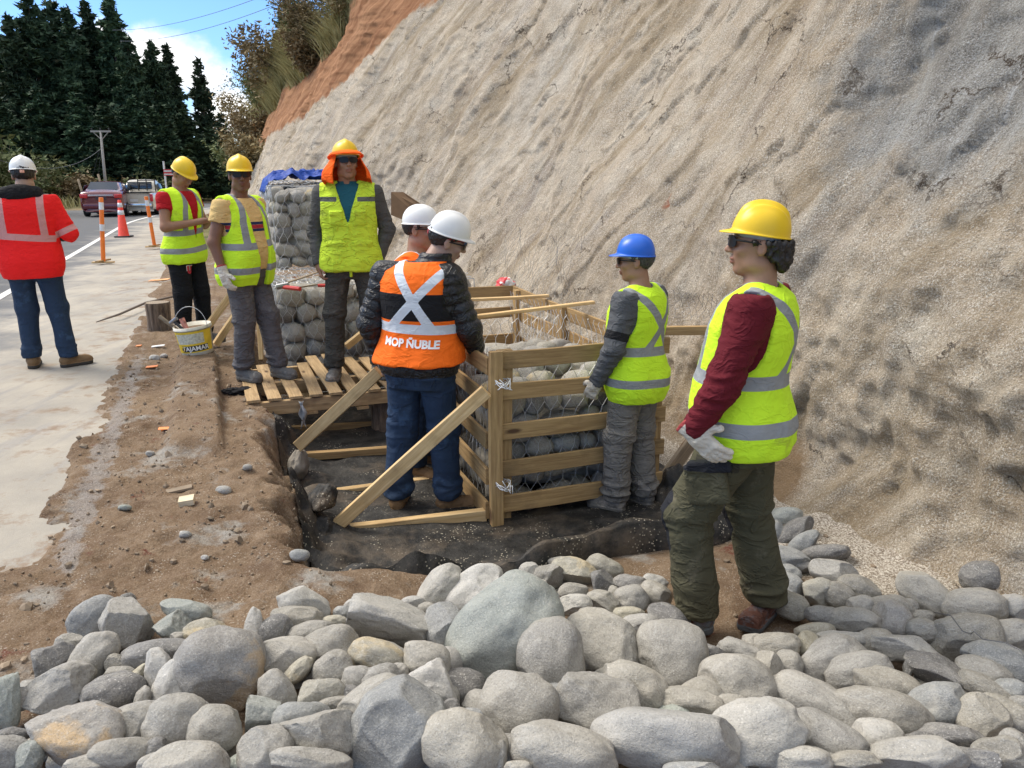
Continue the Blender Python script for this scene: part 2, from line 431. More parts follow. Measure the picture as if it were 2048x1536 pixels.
# ================================================================ GROUND
def curve_c(t_): return .0105*np.maximum(t_-30, 0)**2
def ground_z(s, t_):
    s = np.asarray(s, float); t_ = np.asarray(t_, float); shp = s.shape
    c = curve_c(t_); S = s-c; P = np.stack([s.ravel(), t_.ravel(), np.zeros(s.size)], 1)
    f1 = fbm(P*2.2, 4, 3).reshape(shp); f2 = fbm(P*9, 4, 5).reshape(shp); f3 = fbm(P*30, 2, 8).reshape(shp)
    near = sst(14, 9, t_)
    z = np.full(shp, -.03)
    soil = sst(-.90, -.78, S+f1*.05+f2*.022)
    front = sst(3.62, 3.40, t_+f1*.18)*sst(-9.4, -8.8, S)
    soil = np.maximum(soil, front)
    zs = .018+.022*f1+.014*f2+.007*f3
    # flat sandy strip with a crisp right edge, left by the old kerb
    strip = sst(-.42, -.30, S)*sst(-.035, -.055, S+.01*f2)*sst(4.65, 4.85, t_+.1*f1)*sst(7.6, 7.3, t_)
    zs = zs*(1-strip)+(.10+.006*f2)*strip
    z = z*(1-soil)+zs*soil
    # working bench below the road edge
    fl = -.36+.012*f1
    near_fl = -.03-.27*sst(.35, 1.35, s)+.02*f1+.01*f2
    k = sst(3.28, 3.05, t_+.1*f1); fl = fl*(1-k)+near_fl*k
    wall = sst(.20, .46, s+.12*f1+.05*f2)*sst(13, 11, t_)
    z = z*(1-wall)+fl*wall
    z = z+np.maximum(s-2.5, 0)*.12*sst(12, 10, t_)*sst(-1, 1, s)
    # gentle verge beyond the road
    lv = sst(-9.2, -10.5, S); z = z*(1-lv)+(.12+.25*f1*sst(-9.5, -14, S))*lv
    rv = sst(-.9, .4, S)*sst(12, 15, t_); z = z*(1-rv)+(.1+.08*f1)*rv
    return z
def gz(x, y):
    s, t_ = ST(x, y); return float(ground_z(np.array([s]), np.array([t_]))[0])
def arr(*seg):
    o = []
    for a, b, st in seg: o += list(np.arange(a, b-1e-6, st))
    return o
geo = lambda a, b, n: list(np.geomspace(abs(a), abs(b), n)*(1 if a > 0 else -1))
sa = np.array(sorted(geo(-400, -12, 22)+arr((-11.8, -4, .3), (-4, -1.3, .1), (-1.3, 1.3, .02), (1.3, 3.4, .05), (3.4, 10, .5))+geo(10, 400, 16)))
ta = np.array(arr((-30, 0, 2), (0, 2.4, .1), (2.4, 7.6, .022), (7.6, 10, .06), (10, 40, .5))+geo(40, 900, 30))
Sg, Tg = np.meshgrid(sa, ta, indexing='ij'); Zg = ground_z(Sg, Tg)
P = np.stack([.9325*Sg-.3612*Tg, .3612*Sg+.9325*Tg, Zg], -1)
verge = np.maximum(sst(-9.2, -10, Sg-curve_c(Tg)), sst(15, 19, Tg)*sst(-.9, 0, Sg-curve_c(Tg)))
o = obj('ground', grid_mesh(P, 'ground', M_soil, dict(verge=verge.ravel(), scree=(sst(2.35, 2.75, Sg)*sst(9, 7, Tg)).ravel(), kerb=(np.exp(-((Sg+.70)/.10)**2)*sst(9, 7, Tg)*sst(3, 3.6, Tg)).ravel()))); tag(o, kind='structure')
ta2 = np.array(arr((-30, 2, 2), (2, 60, .5))+geo(60, 300, 20)); sa2 = np.array([-9.3, -7, -5, -3.2, -2.6, -2, -1.4, -.7])
Sg, Tg = np.meshgrid(sa2, ta2, indexing='ij'); Sc = Sg+curve_c(Tg)
P = np.stack([.9325*Sc-.3612*Tg, .3612*Sc+.9325*Tg, np.full(Sg.shape, -.002)], -1)
o = obj('road', grid_mesh(P, 'road', M_road, dict(s=Sg.ravel()))); tag(o, kind='structure')
Sg, Tg = np.meshgrid(np.array([-2.86, -2.74]), ta2[ta2 < 90], indexing='ij'); Sc = Sg+curve_c(Tg)
P = np.stack([.9325*Sc-.3612*Tg, .3612*Sc+.9325*Tg, np.full(Sg.shape, .003)], -1)
o = obj('road_edge_line', grid_mesh(P, 'line', M_line)); tag(o, kind='structure')

# black geotextile laid in the bench
sa = np.arange(.30, 2.78, .022); ta_ = np.arange(3.1, 7.0, .022)
Sg, Tg = np.meshgrid(sa, ta_, indexing='ij'); P2 = np.stack([Sg.ravel(), Tg.ravel(), 0*Sg.ravel()], 1)
edge = 3.22+.05*fbm(np.stack([Sg.ravel()*1.6, 0*Tg.ravel(), 0*Tg.ravel()], 1), 2, 41).reshape(Sg.shape)
Tg2 = edge+(Tg-3.1)*(7.0-edge)/3.9
z = ground_z(Sg, Tg2); flz = np.minimum(z, -.10-.2*sst(.40, .55, Sg))*sst(.3, .36, Sg)+z*(1-sst(.3, .36, Sg))
f = fbm(P2*np.array([1.5, 5, 1]), 4, 13).reshape(Sg.shape); r = ridge(P2*np.array([1.1, 3.4, 1])+.3*vn(P2*2, 3)[:, None], 3, 21).reshape(Sg.shape)
ek = np.exp(-((Tg2-edge)/.16)**2); lk = np.exp(-((Sg-.46)/.12)**2)
z = z+.016+.010*f+np.maximum(r, 0)*(.012+.06*ek+.05*lk)+.07*ek*(.5*f+.9)
z = np.where(Tg2 < edge+.02, ground_z(Sg, Tg2)-.01, z)
Pf = np.stack([.9325*Sg-.3612*Tg2, .3612*Sg+.9325*Tg2, z], -1)
o = obj('geotextile_sheet', grid_mesh(Pf, 'geotextile', M_fabric))
tag(o, 'black dusty geotextile fabric spread over the bench floor under the crate and braces', 'fabric sheet')

# ================================================================ ROCK FACE
HB = ([-5, 0, 5, 10, 12, 14, 16, 18, 20, 25, 36, 60], [9, 9, 7.9, 6.2, 5.15, 4.5, 3.3, 2.85, 2.7, 2.6, 2.34, 2.2])
HG = ([-5, 5, 10, 13, 14, 16, 18, 20, 25, 36, 60], [13, 12, 9.8, 7.6, 6.6, 5.2, 4.15, 3.9, 3.67, 3.42, 3.3])
def cliff_s(T, Hh):
    s0 = 2.92-2.22*sst(9, 19, T)+curve_c(T)*1.0
    shp = T.shape; Q = np.stack([T.ravel(), Hh.ravel(), 0*T.ravel()], 1); f = lambda sx, sy, o, sd: fbm(Q*np.array([sx, sy, 1]), o, sd).reshape(shp)
    ca, sa_ = math.cos(R_(38)), math.sin(R_(38))
    Qr = np.stack([(T*ca+Hh*sa_).ravel()*1.9, (-T*sa_+Hh*ca).ravel()*.45, 0*T.ravel()], 1)
    amp = sst(-.2, .5, Hh)*.75+.25
    d = .20*f(.33, .26, 2, 51)+.075*f(1.0, .7, 3, 52)+.022*f(3.1, 2.0, 4, 53)+.012*f(11, 9, 3, 54)+.022*fbm(Qr*np.array([.8,1.3,1]), 4, 55).reshape(shp)
    d = d-.016*ridge(Q*np.array([3, 1.2, 1]), 3, 57).reshape(shp)
    d = d+.03*sst(.30, .50, fbm(Qr*np.array([.9,1.6,1]), 4, 58).reshape(shp))-.035*sst(.30, .42, fbm(Qr*np.array([1.4,2.4,1]), 4, 59).reshape(shp))               # blocky spalls
    veg = sst(-.3, .3, Hh-np.interp(T, *HG)); d = d+.15*veg*f(1.2, 1.2, 2, 60)
    scoop = .10*np.exp(-((T-3.2)/.8)**2-((Hh-2.5)/.7)**2)                # hollow dark scar on the right
    n1_ = f(2.2, 1.7, 4, 61); n2_ = f(5.5, 4.5, 4, 62); low = sst(1.7, .9, Hh)*sst(3.3, 2.9, T+.1*n1_)
    d = d-.020*low*(n1_+.5*n2_)-.018*low*ridge(Q*np.array([5, 3.5, 1]), 3, 63).reshape(shp)
    d = d+.05*sst(3.06, 3.12, T+.10*n1_+.12*(Hh-.4))*sst(4.7, 4.2, T)*sst(.75, .45, Hh+.15*n1_)       # smooth clay recess at the foot
    d = d+.035*sst(1.62, 1.76, Hh+.10*n1_+.05*(T-3))*sst(3.75, 3.3, T+.2*n1_)                            # lower lip of the dark scar
    d = d-.022*sst(.1, .9, f(.5, .5, 3, 64)+.3)*ridge(Q*np.array([6, 6, 1]), 4, 65).reshape(shp)
    # foot of the slope spreads a little
    foot = .05*np.exp(-(Hh/.15))*sst(12, 8, T)
    cot = .42+.0*T
    nearc = sst(9, 5, T); prof = np.where(Hh < 1.5, .20*Hh, .30+.45*(Hh-1.5))
    return s0+.06*nearc+Hh*cot*(1-nearc)+prof*nearc+(d*amp+scoop-foot)*1.0
tt = np.array(arr((-8, 0, .25), (0, 9, .026), (9, 14, .045), (14, 26, .12), (26, 70, 1.0)))
hh = np.array(arr((-.35, 5.2, .026), (5.2, 7, .06), (7, 20, .4)))
T, Hh = np.meshgrid(tt, hh, indexing='ij')
Sx = cliff_s(T, Hh)
# the crest: above the grass line the slope eases off
over = np.maximum(Hh-np.interp(T, *HG)-1.0, 0); Sx = Sx+over*1.5
base = np.interp(T, [12, 16], [-.34, 0])
Z = base+Hh
P = np.stack([.9325*Sx-.3612*T, .3612*Sx+.9325*T, Z], -1)
def bump2(t0, h0, a, b): return np.exp(-((T-t0)/a)**2-((Hh-h0)/b)**2)
P_ = Vector((0,0,0))
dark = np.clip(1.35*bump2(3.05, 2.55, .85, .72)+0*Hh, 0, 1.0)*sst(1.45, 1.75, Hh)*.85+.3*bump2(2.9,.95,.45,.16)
clay = np.clip(1.1*bump2(3.65, .12, .30, .30)+.6*bump2(4.6, .2, .5, .2), 0, 1.2)
u_ = (T-5.72)*.8+(Hh-1.77)*.6; v_ = (T-5.72)*-.6+(Hh-1.77)*.8; spot = np.exp(-(u_/.055)**2-(v_/.12)**2)*1.2
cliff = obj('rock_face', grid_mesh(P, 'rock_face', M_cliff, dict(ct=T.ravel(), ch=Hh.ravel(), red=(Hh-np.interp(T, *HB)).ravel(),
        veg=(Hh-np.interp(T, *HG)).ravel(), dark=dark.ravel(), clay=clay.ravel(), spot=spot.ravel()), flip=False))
tag(cliff, kind='structure')
def cliff_pt(t_, h):
    a = np.array([[t_]]); b = np.array([[h]]); s = cliff_s(a, b)[0, 0]+max(h-np.interp(t_, *HG)-1, 0)*1.5
    return W(s, t_, np.interp(t_, [12, 16], [-.34, 0])+h)

# ================================================================ VEGETATION
def leafmat(name, a, b, scale=1.5, rough=.7):
    def f(t):
        c = t.co(); n = t.noise(c, scale, 4); r = t.n('ShaderNodeObjectInfo').outputs['Random']
        cc = t.mix(t.mr(n, .35, .65), a, b); hs = t.n('ShaderNodeHueSaturation'); t.put(hs.inputs['Color'], cc)
        t.put(hs.inputs['Value'], t.mr(r, 0, 1, .75, 1.25)); t.put(hs.inputs['Hue'], t.mr(r, 0, 1, .49, .51))
        return dict(Base_Color=hs.outputs[0], Roughness=rough, Specular_IOR_Level=.25)
    return mat(name, f)
M_pine = leafmat('pine_needles', (.018, .040, .022), (.062, .10, .048), 1.2)
M_pine2 = leafmat('young_pine_needles', (.05, .085, .045), (.09, .13, .06))
M_bark = plain('bark', (.10, .075, .055), .9, var=.3, scale=9, bump=.8, bscale=20)
M_brush = leafmat('brush_leaves', (.06, .085, .028), (.17, .18, .075), 3)
M_brush2 = leafmat('dry_brush', (.15, .11, .05), (.30, .23, .12), 3)
M_grass = leafmat('dry_grass', (.22, .20, .085), (.46, .41, .21), 4)
rng = np.random.default_rng(5)
def tri_cloud(C, size, rng, stretch=1.0, droop=0.0):
    n = len(C); d = rng.normal(size=(n, 3)); d[:, 2] = d[:, 2]*.6-droop; d /= np.linalg.norm(d, axis=1)[:, None]
    e = rng.normal(size=(n, 3)); e -= d*(d*e).sum(1)[:, None]; e /= np.linalg.norm(e, axis=1)[:, None]
    sz = size*rng.uniform(.6, 1.4, n)[:, None]
    v = np.stack([C-d*sz*stretch*.5-e*sz*.35, C-d*sz*stretch*.2+e*sz*.42, C+d*sz*stretch*.8], 1).reshape(-1, 3)
    return v, np.arange(n*3).reshape(-1, 3)
def conifer_meshes(seed, hgt, rad, dens=1.0, open_=0.0):
    r = np.random.default_rng(seed); C = []
    tr = MB(); tr.tube([(0,0,0), (.05,0,hgt*.5), (0,0,hgt*.97)], [hgt*.018, hgt*.011, .02], 7)
    z = hgt*.07
    while z < hgt*.985:
        k = z/hgt; L = rad*(1-k)**.78*(.55+.45*min(1, k*5))*r.uniform(.7, 1.22)+.12
        nb = r.integers(4, 8) if k < .85 else 4
        a0 = r.uniform(0, 6.28)
        for b in range(nb):
            a = a0+b*6.283/nb+r.uniform(-.4, .4); LL = L*r.uniform(.55, 1.2)
            if r.random() < open_: continue
            n = max(5, int(26*LL*dens)); u = r.uniform(.12, 1, n)**.75
            up = .25+.5*k; x = u*LL; zz = z+up*x*.45-.10*x*x/max(LL, .3)+r.normal(0, .10+.05*LL*(1-u), n)
            sp = (.10+.16*LL*(1-u*.6)); off = r.normal(0, 1, n)*sp*.6
            C.append(np.stack([np.cos(a)*x-np.sin(a)*off, np.sin(a)*x+np.cos(a)*off, zz], 1))
            tr.tube([(0,0,z), (math.cos(a)*LL*.8, math.sin(a)*LL*.8, z+up*LL*.36-.06*LL)], [.035*LL**.5+.01, .008], 3, cap=False)
        z += hgt*.021*r.uniform(.7, 1.4)+.05
    C = np.concatenate(C); v, f = tri_cloud(C, .34, r, 1.5, -.2)
    return tr, v, f
proto = []
for sd_, hg, rd, de, op in ((1, 16, 3.1, 1.5, .05), (2, 16, 2.6, 1.6, .05), (3, 14, 3.3, 1.3, .12), (4, 13, 2.1, .9, .2)):
    tr, v, f = conifer_meshes(sd_, hg, rd, de, op)
    proto.append((make_mesh('pine_trunk', tr.v, tr.f, True, M_bark), make_mesh('pine_crown', v, f, False, M_pine), hg))
trees = [  # px of top, py of top, distance, variant
 (-30,10,62,0,'at the left edge of the photo'), (12,22,58,1,'nearest the left edge of the sky'), (52,-25,60,0,'second from the left edge, its top out of the frame'), (96,-8,66,2,'broad, third from the left edge'),
 (132,8,60,1,'between two taller spires left of the sky gap'), (168,-6,63,0,'with a bushy spire left of the tallest one'), (214,-22,62,1,'tall and narrow, its top touching the frame over the cars'),
 (252,66,58,2,'broad one just left of the white cloud'), (300,76,60,0,'left one of the twin tops over the utility pole'), (332,84,62,1,'right one of the twin tops over the utility pole'), (395,112,64,3,'slender and alone right of the others against the cloud')]
fill = [(-10,190,52,2,'low, behind the white helmet at the left edge'), (70,170,54,0,'lower, filling under the spires on the left'), (150,180,54,2,'lower, above the maroon car'), (205,200,53,1,'lower, behind the utility pole'),
 (262,190,54,0,'lower, right of the utility pole'), (318,205,53,2,'lower, left of the man with the phone'), (365,215,55,1,'lower, above the man with the phone'), (440,222,60,3,'small, half hidden by the bank behind the man with sunglasses'),(415,250,56,3,'small, right of the man with the phone'),(115,120,70,2,'far back between the spires'),(275,140,72,1,'far back under the cloud'),(30,130,70,1,'far back at the left'),(190,120,72,0,'far back over the cars')]
beyond = [(-110,40,64,0,'first beyond the left border of the photo'), (-190,80,66,2,'second beyond the left border of the photo'), (-280,30,70,1,'third beyond the left border of the photo'), (-380,90,68,0,'fourth beyond the left border of the photo'), (-500,60,74,2,'fifth beyond the left border of the photo')]
for i, (px, py, D, vr, lab) in enumerate(trees+fill+beyond):
    top = aty(px, py, D); me_t, me_c, hg = proto[vr]
    r0 = empty('pine_tree', (top.x, top.y, 0), random.uniform(0, 6.28), 'dark green pine tree, '+lab, 'tree', 'pines beyond the road')
    k = top.z/hg*1.0; kw = max(.72, min(1.15, k*1.0)); r0.scale = (kw, kw, k)
    obj('trunk', me_t, r0); obj('crown', me_c, r0)
# small young pine on the bank
tr, v, f = conifer_meshes(9, 2.6, .8, 3.2, 0)
v = v*np.array([1,1,1.0])
pt = cliff_pt(24, 4.9); yp = empty('young_pine_tree', pt-Vector((.35,0,.2)), 0, 'small bright green young pine standing out on the crest of the bank against the sky', 'tree')
yp.scale = (.5,.5,.5); tri_v = v; obj('trunk', make_mesh('t', tr.v, tr.f, True, M_bark), yp); obj('crown', make_mesh('c', tri_v*1.0, f, False, M_pine2), yp)

def shrub(loc, hgt, rad, m, lab, name='shrub', n=1500, seed=0, size=.09, group=None, lean=(0,0)):
    r = np.random.default_rng(seed+100); o = empty(name, loc, 0, lab, 'shrub', group)
    nb = 16; st = MB(); C = []
    for b in range(nb):
        a = r.uniform(0, 6.28); q = r.uniform(.25, 1)*rad; h = hgt*r.uniform(.55, 1.0)
        e = np.array([math.cos(a)*q+lean[0]*h, math.sin(a)*q+lean[1]*h, h])
        st.tube([(0,0,-.1), tuple(e*.5+np.array([0,0,hgt*.08])), tuple(e)], [.02, .012, .004], 4, cap=False)
        u = r.uniform(.2, 1.05, n//nb)[:, None]
        C.append(e*u+r.normal(0, 1, (n//nb, 3))*rad*np.array([.17,.17,.14])*(1.2-u*.5))
    C = np.concatenate(C); C = C[C[:, 2] > -.1]; v, f = tri_cloud(C, size, r, 1.3)
    obj('stems', make_mesh('stems', st.v, st.f, True, M_bark), o); obj('leaves', make_mesh('leaves', v, f, False, m), o)
    return o
k = 0
for t0, dh, hg, rd, m, lab in [
    (17.0, .9, 1.5, .8, M_brush, 'bushy dark shrub hanging highest over the orange soil at the top edge'), (17.6, .35, 1.3, .8, M_brush2, 'brown dry shrub just above the orange soil near the top edge'),
    (18.5, 1.3, 1.9, .9, M_brush, 'tall dark shrub leaning out from the bank at the top of the photo'), (19.5, .5, 1.4, .9, M_brush2, 'dry brown shrub beside the tall grass on the bank'),
    (20.5, 1.2, 1.8, 1.0, M_brush, 'dark leafy shrub on the skyline of the bank'), (22.5, .3, 1.5, 1.0, M_brush2, 'dry shrub low on the bank above the orange soil'),
    (24, .8, 1.7, 1.1, M_brush, 'dark shrub on the skyline below the young pine'), (26.5, .3, 1.7, 1.2, M_brush2, 'reddish dry shrub where the orange soil thins out'),
    (29, .6, 2.0, 1.3, M_brush, 'green shrub at the foot of the skyline of the bank'), (19.0, -.1, .9, .6, M_brush2, 'low dry shrub rooted at the edge of the orange soil'),
    (32, -.6, 1.8, 1.3, M_brush2, 'twiggy brown shrub behind the man with sunglasses'), (28, -1.3, 1.5, 1.0, M_brush2, 'brown shrub low on the slope behind the tall gabion'),
    (33, -2.0, 1.6, 1.2, M_brush, 'green shrub at the slope foot between the two men on the left'), (24.5, -2.0, 1.1, .8, M_brush2, 'dry brush at the foot of the bank beside the blue tarpaulin'), (38, -1.2, 2.2, 1.6, M_brush, 'leafy shrub right of the phone man, at the road bend'),
    (16.3, 1.5, 1.5, .9, M_brush, 'dark shrub topmost on the bank where it leaves the frame'), (21.6,2.2,1.8,.9,M_brush,'twiggy dark shrub on the crest above the other bank shrubs'), (35,.4,2.0,1.4,M_brush,'dark shrub farthest along the crest of the bank')]:
    h = np.interp(t0, *HG)+dh
    if dh > .55: h -= .35; hg *= .62; rd *= .7
    shrub(cliff_pt(t0, h), hg, rd, m, lab, seed=k, group='shrubs on the bank', n=4200 if t0 < 22 else 2600, size=.05 if t0 < 22 else .08, lean=(-.10, -.05)); k += 1
# grass on the bank: one uncountable mass of blades
def blades(pts, hgt, wd, seed, lean=(0,0,0)):
    r = np.random.default_rng(seed); P0 = np.array(pts); n = len(P0)
    a = r.uniform(0, 6.28, n); L = hgt*r.uniform(.5, 1.3, n)
    d = np.stack([np.cos(a)*.35+lean[0], np.sin(a)*.35+lean[1], np.ones(n)+lean[2]], 1)*L[:, None]
    b = r.uniform(0, 6.28, n); e = np.stack([np.cos(b), np.sin(b), 0*b], 1)*wd
    mid = P0+d*.55; tip = P0+d*np.array([1.35,1.35,.86])
    v = np.stack([P0-e, P0+e, mid-e*.7, mid+e*.7, tip], 1).reshape(-1, 3); i = np.arange(n)[:, None]*5
    f = np.concatenate([i+np.array([[0,1,3]]), i+np.array([[0,3,2]]), i+np.array([[2,3,4]])])
    return v, f
r = np.random.default_rng(77); tq = []; 
T1 = 15+r.beta(1, 1.8, 40000)*20; dH = r.beta(1.1, 1.8, 40000)*3.6-.15
dens = vn(np.stack([T1*1.3, dH*1.3, 0*T1], 1), 9)
keep = dens > -.15; T1 = T1[keep]; dH = dH[keep]
H1 = np.interp(T1, *HG)+dH
S1 = cliff_s(T1[:, None], H1[:, None])[:, 0]+np.maximum(dH-1, 0)*1.5
pts = np.stack([.9325*S1-.3612*T1, .3612*S1+.9325*T1, H1+np.interp(T1, [12, 16], [-.34, 0])-.03], 1)
v, f = blades(pts, .62, .010, 3, (-.30, -.12, -.1))
tag(obj('bank_grass', make_mesh('bank_grass', v, f, False, M_grass)), 'long dry grass leaning over the top of the bank above the orange soil', 'grass', kind='stuff')
# roadside weeds beyond the cars
Sv = r.uniform(-26, -9.8, 9000); Tv = r.uniform(14, 60, 9000); Sc = Sv+curve_c(Tv)
pts = np.stack([.9325*Sc-.3612*Tv, .3612*Sc+.9325*Tv, 0*Sc+.05], 1); v, f = blades(pts, .7, .03, 4)
tag(obj('verge_grass', make_mesh('verge_grass', v, f, False, M_grass)), 'dry tall grass along the far road verge behind the cars', 'grass', kind='stuff')
for px, D, hg, rd, m, lab in [(150,46,1.9,1.6,M_brush2,'dry shrub just left of the maroon car'), (118,50,2.3,2,M_brush,'green shrub by the far verge, left of the cars'), (205,56,2.2,2.2,M_brush,'green shrub above the roof of the maroon car'),
     (255,58,2.4,2.2,M_brush,'green shrub above the white pickup'), (300,56,2.3,2.2,M_brush,'green shrub right of the pickup cab'), (335,52,2.2,1.8,M_brush,'shrub behind the shoulder of the man with the phone'), (175,60,2.3,2.0,M_brush2,'dry shrub behind the maroon car'), (10,36,3.4,2.2,M_brush,'grey green bushy shrub by the left edge behind the man in red'), (275,52,1.6,1.5,M_brush2,'olive shrub beside the pickup'), (235,50,1.6,1.5,M_brush,'low shrub between the pole foot and the pickup'), (-40,34,3.2,2.2,M_brush,'large shrub beyond the left edge of the road'),(60,44,2.8,2.2,M_brush,'shrub hidden behind the man in red')]:
    g = aty(px, 400, D); shrub((g.x, g.y, 0), hg, rd, m, lab, seed=k, n=1700, size=.2, group='shrubs along the far verge'); k += 1
# ================================================================ RIVER STONES
def rockmat(name, a, b, patch=None, speck=.3, psz=3, pth=.6, rough=.82, dust=.5):
    def f(t):
        c = t.co(); r = t.n('ShaderNodeObjectInfo').outputs['Random']
        cv = t.n('ShaderNodeCombineXYZ'); rr = t.math('MULTIPLY', r, 37.0)
        for i in range(3): t.put(cv.inputs[i], rr)
        q = t.vadd(c, cv.outputs[0])
        n = t.noise(q, 5, 8, .65); n2 = t.noise(q, 26, 7, .75); f3 = t.noise(q, 120, 3, .8); st_ = t.noise(t.mapping(q, scale=(3, 3, 16), rot=(.5,.3,0)), 3, 5, .6)
        col = t.mix(t.mr(n, .34, .66), a, b)
        col = t.mix(t.math('MULTIPLY', t.mr(st_, .52, .68), .35), col, tuple(x*.62 for x in a))
        if patch: col = t.mix(t.mr(t.noise(t.mapping(q, loc=(4,4,4)), psz, 5, .6), pth, pth+.05), col, patch)
        col = t.mix(t.math('MULTIPLY', t.mr(n2, .54, .74), dust), col, (.56, .53, .47))         # dried river dust
        col = t.mix(t.math('MULTIPLY', t.mr(n2, .42, .30), .45), col, tuple(x*.55 for x in a))
        sp = t.math('MULTIPLY', t.math('LESS_THAN', t.vor(q, 85), .2), t.mr(t.noise(q, 9, 3), .48, .6))
        col = t.mix(t.math('MULTIPLY', sp, speck), col, (.75, .73, .68))
        hs = t.n('ShaderNodeHueSaturation'); t.put(hs.inputs['Color'], col); t.put(hs.inputs['Value'], t.mr(r, 0, 1, .86, 1.14))
        t.put(hs.inputs['Saturation'], t.mr(t.math('FRACT', t.math('MULTIPLY', r, 7.3)), 0, 1, .7, 1.25))
        gr = t.noise(q, 160, 3, .85); hs2 = t.mix(t.math('MULTIPLY', t.mr(gr, .54, .68), .45), hs.outputs[0], (.62,.6,.56)); hs2 = t.mix(t.math('MULTIPLY', t.mr(gr, .44, .32), .45), hs2, (.09,.088,.082)); vn_ = t.math('ABSOLUTE', t.math('SUBTRACT', t.noise(t.mapping(q, scale=(1,2.2,.7), rot=(.4,.9,.2)), 3.2, 3, .5, 1.2), .5)); hs2 = t.mix(t.math('MULTIPLY', t.mr(vn_, .010, .003), .18), hs2, (.6,.59,.56))
        h = t.math('ADD', t.math('ADD', t.math('MULTIPLY', n2, 1.2), t.math('MULTIPLY', gr, .4)), t.math('MULTIPLY', n, 1.0))
        return dict(Base_Color=hs2, Roughness=t.mr(n, .3, .7, rough-.12, rough+.08), Specular_IOR_Level=.35, Normal=t.bump(h, .75, .013))
    return mat(name, f)
RM = {
 'r': (rockmat('stone_grey', (.30,.285,.252), (.42,.398,.355)), 'grey', 'rounded'),
 'g': (rockmat('stone_green', (.265,.288,.262), (.365,.385,.35), None, .3), 'pale green', 'rounded'),
 'b': (rockmat('stone_blue', (.255,.26,.255), (.35,.355,.345), (.40,.385,.35), .3, 3, .58), 'bluish grey', 'rounded'),
 'd': (rockmat('stone_dark', (.165,.16,.155), (.26,.252,.24), None, .5), 'dark grey', 'rounded'),
 'w': (rockmat('stone_light', (.38,.37,.34), (.54,.52,.48), None, .6, dust=.8), 'pale speckled', 'rounded'),
 'y': (rockmat('stone_yellow', (.34,.32,.265), (.46,.43,.35), (.50,.42,.28), .4, 4, .56), 'yellowish grey', 'rounded'),
 't': (rockmat('stone_tan', (.28,.265,.245), (.37,.352,.325), (.50,.38,.25), .3, 3.2, .6), 'grey and tan patched', 'rounded')}
def ico(sub):
    bm = bmesh.new(); bmesh.ops.create_icosphere(bm, subdivisions=sub, radius=1)
    v = np.array([q.co for q in bm.verts]); f = np.array([[q.index for q in p.verts] for p in bm.faces]); bm.free(); return v, f
ICO4 = ico(5); ICO3 = ico(3)
def rock_mesh(seed, dims, angular=False, m=None, hi=True):
    v, f = (ICO4 if hi else ICO3); v = v.copy(); r = np.random.default_rng(seed); d = A3(dims)/2
    n = v/np.linalg.norm(v, axis=1)[:, None]
    e = 2.35 if not angular else 2.6                                        # a little squarer than an ellipsoid
    k = (np.abs(n)**e).sum(1)**(-1/e); v = n*k[:, None]
    off = r.uniform(-50, 50, 3)
    v = v*(1+(.10 if not angular else .14)*vn(n*1.25+off, 1)[:, None]+.055*vn(n*2.6+off, 2)[:, None])
    ncut = r.integers(6, 10) if angular else r.integers(1, 5)
    for c in range(ncut):                                                   # broken or worn flats
        dd = r.normal(size=3); dd /= np.linalg.norm(dd); off_ = r.uniform(.55, .84) if angular else r.uniform(.76, .93)
        h = v@dd+(.02*vn(n*4+off, 7+c)); ex = h-off_
        soft = .02 if angular else .10
        push = np.where(ex > 0, ex, 0); push = push*sst(0, soft, ex)*.93
        v = v-push[:, None]*dd
    v = v*(1+(.012 if not angular else .02)*fbm(n*(7 if not angular else 6)+off, 3, 5)[:, None])
    if angular: v = v*(1+.02*ridge(n*3+off, 3, 6)[:, None])
    mx = np.abs(v).max(0); v = v/mx*d
    return make_mesh('stone', v, f, True, m)

R1 = [(745,300,370,270,38,'b'),(1020,370,420,390,95,'ra'),(1475,250,370,160,-15,'g'),(1340,370,290,220,10,'ga'),(1640,405,350,190,8,'ya'),(1410,460,120,90,0,'r'),
(560,510,230,150,-10,'r'),(400,660,310,280,10,'da'),(720,625,420,290,58,'r'),(920,660,170,140,0,'r'),(1240,600,480,230,10,'d'),(940,745,220,120,0,'r'),(1085,740,160,75,50,'y'),
(1230,775,410,225,100,'wa'),(1730,710,640,580,-8,'t'),(440,880,540,330,35,'ra'),(890,890,430,270,20,'d'),(1370,830,350,290,75,'w'),(40,950,440,200,100,'ga'),(160,940,160,130,90,'r'),
(630,1210,720,440,-18,'ta'),(1410,1140,470,410,5,'r'),(1080,1065,370,180,15,'r'),(1090,1140,300,270,20,'r'),(1700,1180,370,340,0,'r'),(960,1375,440,230,4,'r'),(60,1370,330,240,-10,'r'),
(235,1400,230,190,90,'g'),(1470,1475,560,340,4,'r'),(660,1480,310,170,10,'r'),(1230,1335,190,160,0,'d'),(1210,1450,230,150,15,'r'),(1120,930,170,110,80,'r'),(1000,135,90,60,20,'d'),(90,1230,240,120,10,'d')]
